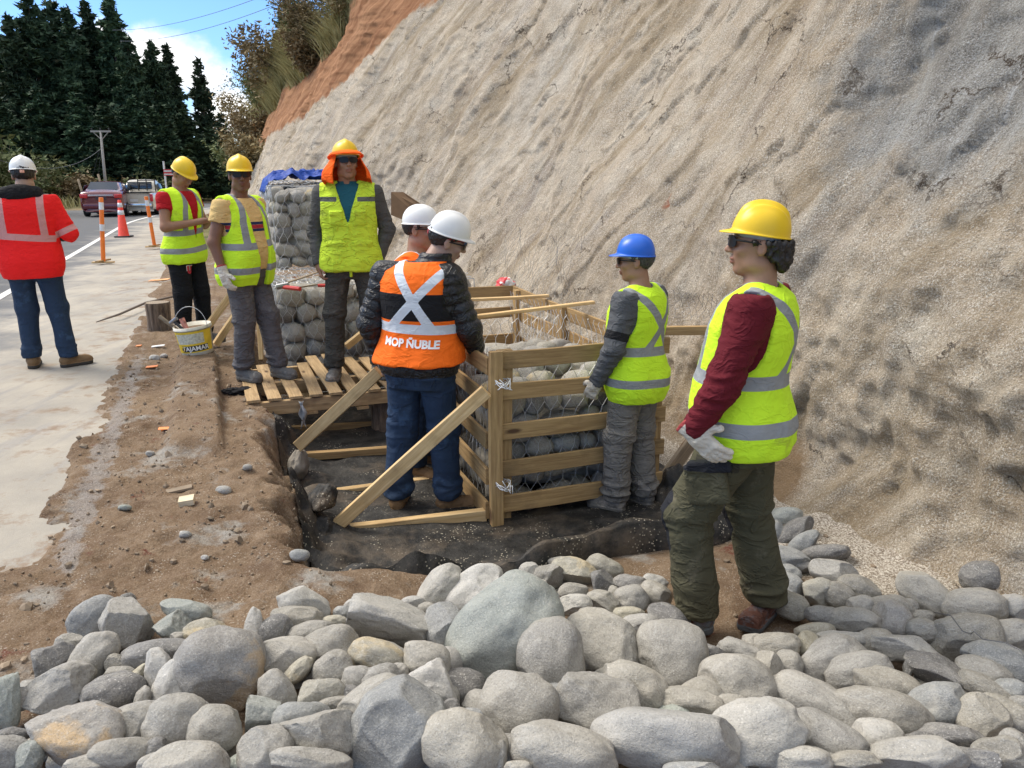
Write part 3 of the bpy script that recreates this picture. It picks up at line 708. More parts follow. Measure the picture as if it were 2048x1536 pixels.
R2 = [(375,395,340,230,-25,'w'),(330,485,320,180,0,'r'),(140,595,290,200,25,'d'),(240,770,400,270,8,'r'),(430,585,310,150,8,'r'),(575,690,350,270,20,'r'),(590,845,270,220,40,'r'),(330,860,240,125,45,'y'),
(880,752,360,215,-14,'y'),(600,505,160,80,0,'y'),(950,505,610,310,-14,'wa'),(760,375,170,80,15,'w'),(660,440,130,90,0,'b'),(1330,290,380,240,48,'w'),(1560,320,480,290,36,'w'),(1500,200,100,60,0,'w'),
(1365,545,350,260,98,'ba'),(1230,785,330,240,-10,'r'),(1285,930,420,290,-22,'wa'),(195,1010,330,210,-55,'r'),(480,1000,350,240,5,'ya'),(740,915,210,170,0,'r'),(900,905,270,160,18,'r'),(840,1080,520,250,35,'r'),
(370,1185,380,200,0,'b'),(600,1085,220,90,8,'r'),(80,1170,260,220,80,'ga'),(480,1320,560,330,8,'ra'),(100,1430,360,330,0,'r'),(420,1500,520,180,-5,'r'),(1045,1245,650,580,32,'b'),(1520,1400,560,430,-20,'r'),
(1400,1160,200,130,70,'d'),(700,1010,140,100,0,'d'),(1590,1170,170,90,-10,'b'),(1245,430,130,110,0,'r'),(1150,375,150,90,0,'w'),(1050,860,120,110,0,'r'),(20,650,120,420,2,'r')]
R3 = [(205,150,130,115,0,'w'),(60,245,120,90,0,'w'),(210,245,220,100,0,'w'),(340,195,210,190,60,'ra'),(410,80,130,65,5,'r'),(515,152,310,190,-6,'ya'),(740,120,240,135,-25,'y'),(720,240,180,150,100,'da'),
(910,235,215,115,0,'t'),(1080,225,185,95,-10,'w'),(515,295,190,120,0,'r'),(520,390,230,140,0,'w'),(725,375,220,170,-15,'r'),(800,310,110,70,90,'r'),(925,350,225,180,10,'r'),(1100,320,220,160,-35,'r'),
(900,455,210,100,0,'y'),(1190,470,280,150,-25,'d'),(990,530,260,140,0,'r'),(700,655,660,400,-24,'ra'),(1205,760,490,450,80,'r'),(360,785,520,420,98,'r'),(640,1090,580,470,-25,'ra'),(940,990,440,320,-18,'r'),
(1350,1100,430,220,-10,'r'),(1465,750,210,180,10,'da'),(1690,730,290,160,-22,'r'),(1655,960,500,380,-5,'r'),(1640,1110,240,160,0,'r'),(1158,1340,910,390,-5,'w'),(455,1430,680,370,-12,'r'),(1810,1340,600,510,25,'wa'),
(130,1110,510,480,-15,'r'),(20,600,850,590,35,'g'),(0,1460,200,90,90,'r'),(130,1530,180,80,0,'r'),(1350,1560,370,110,0,'b'),(1790,650,160,110,-10,'r'),(1040,1170,170,70,0,'da'),(870,620,160,90,0,'d')]
R4 = [(65,130,75,70,0,'b'),(190,150,200,95,4,'g'),(120,225,120,110,0,'b'),(240,235,245,105,36,'d'),(295,295,180,95,30,'b'),(415,350,240,85,6,'d'),(200,385,250,130,-20,'b'),(455,452,235,125,-10,'r'),
(195,465,160,100,0,'b'),(600,545,210,135,-20,'r'),(290,425,100,60,0,'d'),(210,535,170,135,-28,'b'),(230,642,180,135,-22,'y'),(370,572,180,155,-5,'ya'),(490,585,160,125,-35,'r'),(400,692,175,95,-4,'r'),
(620,650,145,120,0,'r'),(568,722,250,125,-5,'r'),(780,660,220,140,0,'r'),(785,722,200,185,85,'t'),(972,572,290,190,-42,'r'),(880,652,100,90,0,'r'),(1285,480,205,155,0,'d'),(1240,645,300,190,0,'r'),
(1455,652,140,135,0,'w'),(950,702,115,70,0,'r'),(957,780,165,125,0,'r'),(1190,812,350,225,6,'r'),(1430,810,270,170,8,'r'),(355,780,200,85,5,'y'),(318,862,145,115,80,'y'),(510,822,270,85,-2,'w'),
(140,862,240,130,6,'r'),(40,842,100,75,0,'r'),(697,842,180,145,10,'r'),(880,880,340,155,-16,'wa'),(100,982,160,145,80,'r'),(215,960,155,140,80,'r'),(445,945,350,230,24,'r'),(600,1015,340,220,10,'r'),
(1060,1020,400,180,-32,'da'),(1290,1015,260,160,-20,'r'),(1385,955,340,195,-22,'b'),(770,1085,340,175,-20,'r'),(870,992,90,60,90,'da'),(360,1190,480,240,-35,'r'),(685,1225,520,255,-10,'r'),(1040,1200,320,225,22,'bl'),
(1280,1265,260,240,60,'r'),(1435,1110,180,115,0,'b'),(1420,1235,240,135,-35,'r'),(1300,1100,260,120,-32,'r'),(430,1390,420,230,-32,'r'),(705,1380,250,200,-5,'w'),(1100,1362,320,130,-6,'d'),(900,1475,480,190,4,'r'),
(1380,1460,250,165,0,'r'),(1475,1400,160,120,-40,'r'),(560,1510,280,120,5,'r'),(240,1500,360,150,0,'w'),(1180,1490,310,130,-6,'da'),(930,1385,170,90,0,'d'),(250,1315,140,60,90,'r'),(700,985,140,80,-10,'r'),(1500,1190,120,90,0,'r')]
ZX = [0, 600, 800, 1100, 1350, 1600, 2048]; ZY = [1000, 1150, 1250, 1350, 1536]
ZT = np.array([[.06,.06,.08,.11,.16],[.05,.05,.07,.10,.16],[-.1,-.06,.03,.09,.16],[-.27,-.25,-.08,.05,.16],[-.27,-.26,-.2,-.02,.13],[-.27,-.25,-.22,-.16,.03],[-.15,-.14,-.16,-.13,.01]])
def zpile(px, py):
    col = [np.interp(py, ZY, ZT[i]) for i in range(len(ZX))]; return float(np.interp(px, ZX, col))
CR = cam.rotation_euler.to_matrix(); CX, CY, CZ = CR.col[0], CR.col[1], CR.col[2]
stones = []
def put_stone(px, py, w, h, rot, code, seed, z=None, hi=True, depthk=1.0):
    z = zpile(px, py) if z is None else z
    d = ray(px, py)
    for _ in range(3):
        p = atz(px, py, z); zg = gz(p.x, p.y)+.32*min(w, h)*(p-cam.location).dot(-CZ)/FPX
        if z < zg and hi: z = .5*z+.5*zg if abs(z-zg) > .005 else z; dist = (p-cam.location).length; s_ = dist/ray(px, py).length*d.length
    cosx = d.length; pxm = (p-cam.location).dot(-CZ)/FPX                     # metres per pixel there
    W_, H_ = w*pxm, h*pxm; dep = min(max((W_*.45+H_*.55)*depthk, H_*.7), W_)
    vw = (p-cam.location).normalized(); rx = CX-vw*CX.dot(vw); rx.normalize(); ry = rx.cross(vw)
    a = R_(rot); ax = rx*math.cos(a)+ry*math.sin(a); ay = ax.cross(vw)*-1; ay = vw.cross(ax)*-1
    if ay.dot(ry*math.cos(a)-rx*math.sin(a)) < 0: ay = -ay
    az = ax.cross(ay)
    M = Matrix((ax, ay, az)).transposed()
    m, cn, sn = RM[code[0]]
    me = rock_mesh(seed, (W_, H_, dep), 'a' in code, m, hi)
    o = obj('river_stone', me); o.matrix_world = Matrix.Translation(p)@M.to_4x4()
    stones.append(dict(o=o, p=(px, py), w=w, h=h, rot=rot, code=code, W=W_, H=H_, loc=p)); return o
sd_ = 1000
for L_, (ox, oy, k_) in ((R1, (0,1160,520/2048)), (R2, (500,1100,520/1832)), (R3, (1000,1100,520/1832)), (R4, (1500,980,548/1514))):
    for (cx, cy, w_, h_, ro, cde) in L_:
        X, Y = ox+cx*k_, oy+cy*k_; hh_ = h_*k_
        if (L_ is R1 and X > 505) : continue
        put_stone(X, Y, w_*k_*1.16, hh_*1.16, ro, cde, sd_); sd_ += 1
# stones underneath that show through the gaps
rr = random.Random(12)
top_line = lambda x: np.interp(x, [0, 60, 150, 300, 500, 680, 830, 1000, 1350, 1530, 1560, 1700, 1900, 2048], [1390, 1310, 1235, 1230, 1270, 1240, 1190, 1170, 1190, 1290, 1090, 1180, 1250, 1230])
nfill = 0
for tries in range(3000):
    if nfill >= 75: break
    X = rr.uniform(20, 2030); Y = rr.uniform(1180, 1560)
    if Y < top_line(X)+65: continue
    if 1230 < X < 1590 and Y < 1390: continue
    sz = rr.uniform(85, 135)*(.6+.5*(Y-1100)/430)
    if any(abs(X-s['p'][0]) < .5*sz and abs(Y-s['p'][1]) < .42*sz for s in stones if s.get('fill')): continue
    o = put_stone(X, Y, sz, sz*rr.uniform(.6, .85), rr.uniform(-40, 40), rr.choice('rrrrbdg'), sd_, z=zpile(X, Y)-.10, hi=False); stones[-1]['fill'] = True
    sd_ += 1; nfill += 1
# a few loose stones on the soil
for X, Y, w_, h_, cde, lab in [(447,981,32,20,'w','small pale stone on brown soil right of the white wood chip'), (600,1111,42,26,'b','small blue grey stone left of the black fabric'), (370,1069,26,16,'b','tiny blue stone between the red clods on the soil'),
    (300,907,18,12,'r','tiny grey stone at the edge of the concrete shoulder below the orange pipe'), (410,1115,16,11,'w','tiny pale pebble among the gravel under the red clods'), (495,935,20,14,'r','tiny grey stone half buried near the bench edge'), (250,1015,26,12,'g','flat greenish stone sunk in the soil by the road edge'),
    (310,716,22,14,'w','white broken pebble left of the paint bucket'), (328,712,16,10,'w','smaller broken pebble touching the bucket side'), (585,893,26,22,'g','grey stone jammed at the low end of the held plank'), (262,1196,22,14,'d','small dark stone just above the two tone broken stone')]:
    zz = gz(*atz(X, Y, .05).xy); o = put_stone(X, Y, w_, h_, rr.uniform(-10, 10), cde, sd_, z=zz+.012, hi=False); stones.pop(); sd_ += 1
    tag(o, lab, 'stone', 'loose stones on the soil')
# labels: each stone by look and by its rank on a side of a landmark stone
def shape_word(s):
    r_ = max(s['w'], s['h'])/min(s['w'], s['h'])
    return ('broken ' if 'a' in s['code'] else '')+('long' if r_ > 1.75 else 'oval' if r_ > 1.25 else 'round')
LM = [((1005, 1270), 'the big pale green boulder'), ((797, 1453), 'the big bluish boulder'), ((440, 1340), 'the big tan patched stone'), ((160, 1467), 'the broken green and tan stone'),
      ((1329, 1480), 'the long pale speckled stone'), ((1510, 1480), 'the white broken block'), ((1342, 1316), 'the tall stone by the boots'), ((1748, 1423), 'the big flat stone at lower right'),
      ((1878, 1414), 'the smooth blue stone lower right'), ((1785, 1240), 'the tan streaked stone'), ((1930, 1273), 'the stone with the wire over it'), ((770, 1245), 'the pale slab with the sharp edge'),
      ((1146, 1145), 'the yellowish cracked stone by the fabric'), ((1590, 1065), 'the long dark stone up right'), ((259, 1254), 'the two tone broken stone')]
ORD = ['nearest', 'second', 'third', 'fourth', 'fifth', 'sixth', 'seventh', 'eighth', 'ninth', 'tenth', 'eleventh', 'twelfth', 'thirteenth', 'fourteenth', 'fifteenth']
DIRS = ['right of', 'up and right from', 'above', 'up and left from', 'left of', 'down and left from', 'below', 'down and right from']
grp = {}
for q in LM:
    cand = min((s for s in stones if not s.get('fill')), key=lambda s: (s['p'][0]-q[0][0])**2+(s['p'][1]-q[0][1])**2)
    cand['lm'] = q[1]
for s in stones:
    if s.get('lm') or s.get('fill'): continue
    d_, pos, nm = min(((s['p'][0]-q[0][0])**2+(s['p'][1]-q[0][1])**2, q[0], q[1]) for q in LM)
    an = math.degrees(math.atan2(-(s['p'][1]-pos[1]), s['p'][0]-pos[0])) % 360; k_ = DIRS[int(((an+22.5) % 360)//45)]
    grp.setdefault((nm, k_), []).append((d_, id(s), s))
for (nm, k_), L_ in grp.items():
    L_.sort()
    for i, (d_, _, s) in enumerate(L_):
        s['label'] = '%s %s stone, %s %s %s' % (RM[s['code'][0]][1].replace(' and tan patched', ''), shape_word(s), ORD[i], k_, nm)
for s in stones:
    if s.get('lm'): s['label'] = s['lm'].replace('the ', '', 1)+' of the stone heap' if False else s['lm'].replace('the ', '', 1)+', in the heap of river stones'
    if s.get('fill'): s['label'] = 'grey river stone mostly hidden beneath the others of the heap'
    tag(s['o'], s['label'], 'stone', 'river stones of the foreground heap')
# ================================================================ PEOPLE
def skinmat(name, a):
    def f(t):
        c = t.co(); n = t.noise(c, 14, 5); 
        cc = t.mix(t.mr(n, .3, .7), tuple(x*.86 for x in a), tuple(x*1.08 for x in a))
        cc = t.mix(t.math('LESS_THAN', t.attr('m1'), 0), cc, (a[0]*.80, a[1]*.62, a[2]*.62))
        cc = t.mix(t.math('MULTIPLY', t.math('LESS_THAN', t.attr('m2'), 0), .55), cc, (.03, .025, .02))
        return dict(Base_Color=cc, Roughness=.5, Specular_IOR_Level=.4, Subsurface_Weight=.05, Normal=t.bump(t.noise(c, 220, 2), .15, .002))
    return mat(name, f)
def clothmat(name, base, c1=None, c2=None, c3=None, rough=.85, dirt=None, dirt_th=.6, weave=900, wr=.5, sheen=0, var=.10, wscale=(18, 18, 42), spec=.2):
    def f(t):
        c = t.co(); n = t.noise(c, 6, 6, .6)
        def vary(k): return t.mix(t.mr(n, .3, .7), tuple(x*(1-var) for x in k), tuple(min(1, x*(1+var)) for x in k))
        cc = vary(base); ro = rough
        if dirt: cc = t.mix(t.mr(t.noise(t.mapping(c, loc=(2,3,1)), 7, 7, .7), dirt_th, dirt_th+.14), cc, dirt)
        for i, k in enumerate((c1, c2, c3)):
            if k is None: continue
            if k == 'refl': kk = t.mix(t.mr(n, .3, .7), (.23, .245, .25), (.32, .335, .34)); 
            elif k == 'refl_bright': kk = t.mix(t.mr(n, .3, .7), (.55, .6, .66), (.72, .76, .8))
            else: kk = vary(k)
            cc = t.mix(t.math('LESS_THAN', t.attr('m%d' % (i+1)), 0), cc, kk)
        cr = t.math('ABSOLUTE', t.math('SUBTRACT', t.noise(t.mapping(c, scale=(wscale[0]*.5, wscale[1]*.5, wscale[2]*.32), rot=(.35,.2,0)), .9, 3, .5, .8), .5))
        cr = t.mr(cr, 0, .07, 1, 0, 'SMOOTHSTEP')
        h = t.math('ADD', t.math('ADD', t.math('MULTIPLY', t.noise(t.mapping(c, scale=wscale), .6, 5, .55, .6), 1.0), t.math('MULTIPLY', cr, .35)), t.math('MULTIPLY', t.noise(c, weave, 1), .012))
        return dict(Base_Color=cc, Roughness=rough, Specular_IOR_Level=spec, Sheen_Weight=sheen, Normal=t.bump(h, wr, .02))
    return mat(name, f)
LIME = (.60, .93, .035)
C_BLACK = (.012, .012, .014); C_JEANS = (.020, .045, .098)
M_vest = clothmat('lime_vest_fabric', LIME, 'refl', (.30, .50, .03), None, .8, wr=.36, var=.08, dirt=(.45,.62,.05), dirt_th=.62)
M_glove = clothmat('work_glove_leather', (.58, .54, .46), (.35,.06,.06), None, None, .8, (.34,.31,.26), .55)
M_jeans = clothmat('blue_jeans', (.024,.043,.082), (.012,.026,.06), None, None, .85, (.045, .085, .16), .56, wr=.45, wscale=(13,13,22))
M_boot_brown = clothmat('brown_boot_leather', (.20, .125, .065), (.05, .045, .04), (.04,.035,.03), None, .7, (.27,.21,.14), .6)
M_boot_grey = clothmat('dusty_grey_boot_leather', (.135, .130, .122), (.12, .115, .105), (.05,.05,.05), None, .8, (.36,.33,.29), .52)
M_hair = plain('dark_hair', (.018, .015, .014), .45, spec=.5, bump=.9, bscale=140)
M_hair_g = plain('greying_hair', (.06, .058, .055), .5, spec=.4, bump=.9, bscale=140, var=.5, scale=90)
M_lens = plain('dark_lens', (.008, .008, .010), .3, spec=.35)
M_blens = plain('blue_mirror_lens', (.03, .06, .35), .1, metal=.8)
def hatmat(name, col):
    def f(t):
        c = t.co(); n = t.noise(c, 9, 5); s_ = t.noise(c, 45, 6, .8)
        cc = t.mix(t.mr(n, .3, .7), tuple(x*.93 for x in col), col); cc = t.mix(t.math('MULTIPLY', t.mr(s_, .62, .75), .35), cc, tuple(x*.55 for x in col))
        return dict(Base_Color=cc, Roughness=t.mr(s_, .3, .7, .28, .42), Specular_IOR_Level=.5)
    return mat(name, f)
M_yhat = hatmat('yellow_helmet_plastic', (.85, .56, .012)); M_what = hatmat('white_helmet_plastic', (.80, .80, .78)); M_bhat = hatmat('blue_helmet_plastic', (.015, .13, .62))
M_band = plain('helmet_band_plastic', (.35, .38, .40), .5); M_rband = plain('red_helmet_band', (.35, .02, .03), .5); M_blk = plain('black_webbing', (.015, .015, .016), .7)

TZ = [.78, .86, .93, 1.00, 1.07, 1.15, 1.24, 1.33, 1.40, 1.445, 1.49]
TX = [.150, .172, .178, .170, .160, .162, .176, .188, .180, .145, .06]
TY = [.100, .118, .125, .118, .110, .112, .122, .124, .108, .088, .05]
def sdf_torso(p, o, infl, zlo=.80, zhi=1.49, w=1, flat=None):
    z = p[:, 2]; b = o.get('belly', 0); bb = np.exp(-((z-1.05)/.17)**2)
    rx = (np.interp(z, TZ, TX)*o.get('wx', 1)+b*.35*bb)*w+infl; ry = np.interp(z, TZ, TY)*o.get('dy', 1)+b*.55*bb+infl
    cy = b*.45*bb+np.interp(z, [.8, .95, 1.1, 1.3, 1.45], [-.02, -.02, .0, -.005, -.02])+o.get('lean', 0)*np.maximum(z-.95, 0)
    cx = o.get('tilt', 0)*np.maximum(z-.95, 0)
    x = np.abs((p[:, 0]-cx)/rx); y = np.abs((p[:, 1]-cy)/ry); e = 2.25
    q = (x**e+y**e)**(1/e)
    d = (q-1)*np.minimum(rx, ry)*.92
    return smax(smax(d, (z-zhi-infl*.5)*.9, .03), zlo-z, .008)
def basis(D, N):
    D = A3(D); D = D/np.linalg.norm(D); N = A3(N); N = N-D*(N@D); N = N/np.linalg.norm(N); return D, N
def sdf_hand(p, wr, D, N, side, curl=.35, th=(.6,.7,.3), g=0.0, sc=1.0):
    """side +1: thumb towards cross(D,N)"""
    D, N = basis(D, N); T = np.cross(D, N)*side; wr = A3(wr)
    R = np.stack([D, T, N], 1); d = bxs(p, wr+D*.052*sc, ((.046)*sc, (.038+g)*sc, (.012+g)*sc), R, .011*sc)
    d = smin(d, rc(p, wr-D*.02, wr+D*.03, .027+g, .030+g), .018)
    fin = None
    for i, L in enumerate((.066, .075, .070, .054)):
        c = curl[i] if hasattr(curl, '__len__') else curl*(1+.12*i)
        b = wr+D*(.090-.004*abs(i-1.3))*sc+T*(.030-.0198*i)*sc; a = 0.0; q = b; dd = D
        for k, (fr, m) in enumerate(((.44, 1.0), (.32, 1.25), (.24, .9))):
            a += c*m; dirv = D*math.cos(a)+N*math.sin(a)+T*(.10-.065*i)
            q2 = q+dirv*L*fr*sc; s = rc(p, q, q2, (.0095-.0008*k+g)*sc, (.0089-.0010*k+g)*sc)
            s1 = s if k == 0 else np.minimum(s1, s); q = q2
        fin = s1 if fin is None else np.minimum(fin, s1)
    d = smin(d, fin, .006)
    b = wr+D*.022*sc+T*.030*sc; v = D*th[0]+T*th[1]+N*th[2]; v = v/np.linalg.norm(v)
    v2 = v+D*.45; v2 = v2/np.linalg.norm(v2)
    t1 = np.minimum(rc(p, b-T*.01, b+v*.040*sc, .0145+g, .0115+g), rc(p, b+v*.040*sc, b+v*.040*sc+v2*.030*sc, .0112+g, .0092+g))
    return smin(d, t1, .009)
def head_R(o):
    y = R_(o.get('hyaw', 0)); pt = R_(o.get('hpitch', 0)); rl = R_(o.get('hroll', 0))
    return Matrix.Rotation(y, 3, 'Z')@Matrix.Rotation(pt, 3, 'X')@Matrix.Rotation(rl, 3, 'Y')
def sdf_head(p, o):
    R = np.array(head_R(o)); q = (p-A3(o['head']))@R; x, y, z = q.T; ax = np.abs(x); qs = np.stack([ax, y, z], 1)
    d = ell(q, (0, -.012, .032), (.075, .094, .086))
    d = smin(d, ell(q, (0, .022, -.035), (.060, .070, .076)), .035)
    d = smin(d, ell(q, (0, .055, -.098), (.028, .026, .020)), .03)                     # chin
    d = smin(d, ell(qs, (.050, -.002, -.075), (.018, .040, .022)), .035)               # jaw angle
    d = smin(d, ell(qs, (.040, .066, -.018), (.020, .018, .018)), .022)                # cheekbone
    d = smin(d, ell(q, (0, .078, .032), (.052, .014, .010)), .016)                     # brow
    d = smax(d, -ell(qs, (.032, .104, .012), (.017, .017, .012)), .014)                # sockets
    d = smin(d, ell(qs, (.032, .078, .010), (.014, .013, .0105)), .004)                # lids
    d = smin(d, rc(q, (0, .086, .018), (0, .112, -.022), .0075, .0115), .010)          # nose
    d = smin(d, ell(qs, (.011, .101, -.026), (.0085, .010, .0075)), .006)
    d = smin(d, ell(q, (0, .090, -.054), (.025, .012, .0065)), .006); d = smin(d, ell(q, (0, .087, -.068), (.020, .012, .008)), .007)
    d = smax(d, -ell(q, (0, .104, -.0605), (.022, .010, .0018)), .003)
    e = ell(qs@np.array(Matrix.Rotation(R_(12), 3, 'X')), (.079, -.012, -.002), (.010, .019, .032))
    e = smax(e, -ell(qs, (.090, -.004, -.004), (.007, .009, .017)), .004)
    return smin(d, e, .006)
def dseg(p, a, b):
    a = A3(a); b = A3(b); ab = b-a; h = np.clip(((p-a)@ab)/(ab@ab), 0, 1); return h
def body_sdf(p, o):
    d = sdf_torso(p, o, -.022)
    for s, S_ in ((-1, 'L'), (1, 'R')):
        sh, el_, wr = o['sh'+S_], o['el'+S_], o['wr'+S_]
        d = smin(d, rc(p, (s*.07, -.02, 1.44), sh, .050, .056), .04)
        d = smin(d, rc(p, sh, el_, .052*o.get('arm', 1), .040*o.get('arm', 1)), .03); d = smin(d, rc(p, el_, wr, .042*o.get('arm', 1), .027), .02)
        if not o.get('glove'+S_): d = smin(d, sdf_hand(p, *o['hand'+S_]), .012)
        d = smin(d, rc(p, o['hip'+S_], o['kn'+S_], .068, .050), .03); d = smin(d, rc(p, o['kn'+S_], o['an'+S_], .052, .038), .02)
        an = A3(o['an'+S_]); f = toe_dir(o, S_)
        d = smin(d, rc(p, an-A3((0,0,.06)), an-A3((0,0,.07))+f*.13, .034, .024), .02)
    h = A3(o['head']); R = np.array(head_R(o))
    d = smin(d, rc(p, h+R@A3((0, -.018, -.07)), (o.get('tilt', 0)*.5, -.02+o.get('lean', 0)*.5, 1.42), .060, .068), .03)
    return smin(d, sdf_head(p, o), .012)
def toe_dir(o, S_):
    a = R_(o.get('toe'+S_, 0)); return A3((-math.sin(a), math.cos(a), 0))
def solid(name, sdf, lo, hi, h, m, parent, post=None, attrs=None, flipcheck=True):
    V, Q = surface_nets(sdf, lo, hi, h)
    c = V.mean(0); v0 = V-c
    vol = np.einsum('ij,ij->i', v0[Q[:, 0]], np.cross(v0[Q[:, 1]], v0[Q[:, 2]])).sum()+np.einsum('ij,ij->i', v0[Q[:, 0]], np.cross(v0[Q[:, 2]], v0[Q[:, 3]])).sum()
    if vol < 0: Q = Q[:, ::-1]
    Q = np.ascontiguousarray(Q); N = vnormals(V, Q)
    at = attrs(V, N) if attrs else None
    if post is not None: V = V+N*post(V, N)[:, None]
    me = make_mesh(name, V, Q, True, m, None, at)
    return obj(name, me, parent) if name else me
def wr_limb(V, amp, f=(9, 9, 30), seed=0):
    w1 = vn(V*np.array([2.5,2.5,3])+seed, 7)[:, None]*.55
    return np.maximum(amp*ridge((V+w1*.1)*np.array(f)+seed, 2, seed), -.006)
DEF = dict(hipL=(-.095,0,.93), hipR=(.095,0,.93), knL=(-.115,.015,.52), knR=(.115,.015,.52), anL=(-.125,-.02,.115), anR=(.125,-.02,.115),
    shL=(-.185,-.015,1.415), shR=(.185,-.015,1.415), elL=(-.245,-.03,1.13), elR=(.245,-.03,1.13), wrL=(-.25,.04,.89), wrR=(.25,.04,.89), head=(0,.015,1.635), toeL=12, toeR=-12)
def helmet(parent, o, m, band=M_band, ridges=1, peak=.034, full=.007):
    R = head_R(o); c = Vector(o['head']); tl = Matrix.Rotation(R_(o.get('hat_tilt', 6)), 3, 'X')
    na, nv = 64, 26; rows = []
    A = np.linspace(0, 2*np.pi, na+1)[:-1]
    def ring(r, z, ext=0, ez=0):
        x = np.sin(A)*(.101*r); y = np.cos(A)*(.123*r)
        fr = np.clip(np.cos(A), 0, 1)**3; e = ext*(full+peak*fr)
        nx, ny = np.sin(A), np.cos(A)
        zz = np.full(na, z)
        if ext == 0 and r < .97:
            k = np.exp(-(x/.017)**2)*sst(1.0, .75, r)*.008*ridges
            if ridges > 1: k += np.exp(-((np.abs(x)-.045)/.010)**2)*sst(.95, .75, r)*.006
            zz = zz+k*1.2
        return np.stack([x+nx*e, y+ny*e, zz-ext*(.004+.012*fr)+ez], 1)
    for i in range(nv):
        v = (i+.001)/(nv-1)*math.pi/2; rows.append(ring(math.sin(v)**.92, .117*math.cos(v)**.95))
    rows.append(ring(1.0, -.004, .15)); rows.append(ring(1, -.004, .5)); rows.append(ring(1, -.004, 1)); rows.append(ring(1, -.008, 1.02)); rows.append(ring(.985, -.009, .5)); rows.append(ring(.97, -.005, 0)+0)
    for i in range(8):
        v = (1-i/7)*math.pi/2; rows.append(np.stack([np.sin(A)*.096*math.sin(v), np.cos(A)*.118*math.sin(v), np.full(na, .109*math.cos(v)-.003)], 1))
    P = np.array(rows); P = np.concatenate([P, P[:, :1]], 1)
    me = grid_mesh(P, 'hard_hat', m); h = obj('hard_hat', me, parent)
    global HM; HM = Matrix.Translation(c+R@Vector((0, -.006, .050)))@(R@tl).to_4x4()@Matrix.Scale(o.get('hs', .96), 4); h.matrix_local = HM
    mb = MB()                                                                           # inner suspension with its rear adjuster
    N_ = 40; V = []; F = []
    for k in range(N_):
        a = 2*math.pi*k/N_; bk = max(0, -math.cos(a))**2
        for (rr, z) in ((1.0, .004), (1.0, -.026-.018*bk), (.96, -.026-.018*bk), (.96, .004)): V.append((math.sin(a)*.089*rr, math.cos(a)*.112*rr-.004, z))
    for k in range(N_):
        for j in range(4): F.append((k*4+j, ((k+1)%N_)*4+j, ((k+1)%N_)*4+(j+1)%4, k*4+(j+1)%4))
    mb.add(V, F); mb.box((0, -.117, -.028), (.035, .018, .028), bev=.004)
    b = mb.build('headband', band, h, smooth=True)
    return h
def glasses(parent, o, m=M_lens, big=1.0):
    R = head_R(o); c = Vector(o['head']); bm = MB()
    for s in (-1, 1):
        V = []; F = []; n = 10
        for i in range(n+1):
            for j in range(n+1):
                u, v = i/n*2-1, j/n*2-1; k = (abs(u)**3.2+abs(v)**3.2)**(1/3.2); mx = max(abs(u), abs(v), 1e-6); sc = mx/max(k, 1e-6)
                x = s*(.034*big+u*sc*.031*big); z = .012+v*sc*.021*big; y = .112-.9*x*x*6.5+.0
                V.append((x, y, z))
        for i in range(n):
            for j in range(n): F.append((i*(n+1)+j, (i+1)*(n+1)+j, (i+1)*(n+1)+j+1, i*(n+1)+j+1))
        bm.add(V, F); bm.add([(a, b-.003, c_) for a, b, c_ in V], [f[::-1] for f in F])
        bm.tube([(s*.064*big, .088, .020), (s*.078, .055, .018), (s*.083, -.005, .010), (s*.080, -.022, -.004)], [.004, .004, .003, .002], 6, 1)
    bm.tube([(-.008, .111, .018), (.008, .111, .018)], .003, 6, 1)
    g = bm.build('sunglasses', [m, M_blk], parent, smooth=True); g.matrix_local = Matrix.Translation(c)@R.to_4x4(); return g
def hair(parent, o, m=M_hair, low=-.045, back=.0, thick=.010, side=-.02):
    R = np.array(head_R(o)); hc = A3(o['head'])
    def f(p):
        q = (p-hc)@R; x, y, z = q.T
        d = ell(q, (0, -.016, .035), (.077+thick, .096+thick, .088+thick))
        if back: d = smin(d, ell(q, (0, -.075, -.045), (.072, .05, .06)), .04)
        lim = np.interp(y, [-.1, -.03, .03, .09], [low, side, side+.045, .075]); d = smax(d, lim-z, .01)
        d = smax(d, y-.07, .01); d = smax(d, z-(.020 if back else .07), .008)
        e = ell(np.stack([np.abs(x), y, z], 1), (.083, -.008, -.003), (.016, .022, .032)); return smax(d, -e, .006)
    return solid('hair', f, hc-.16, hc+.16, .0055, m, parent, post=lambda V, N: (.0035 if not back else .009)*ridge(V*np.array([60, 60, 28]), 2, 3)+.002*vn(V*160, 4))
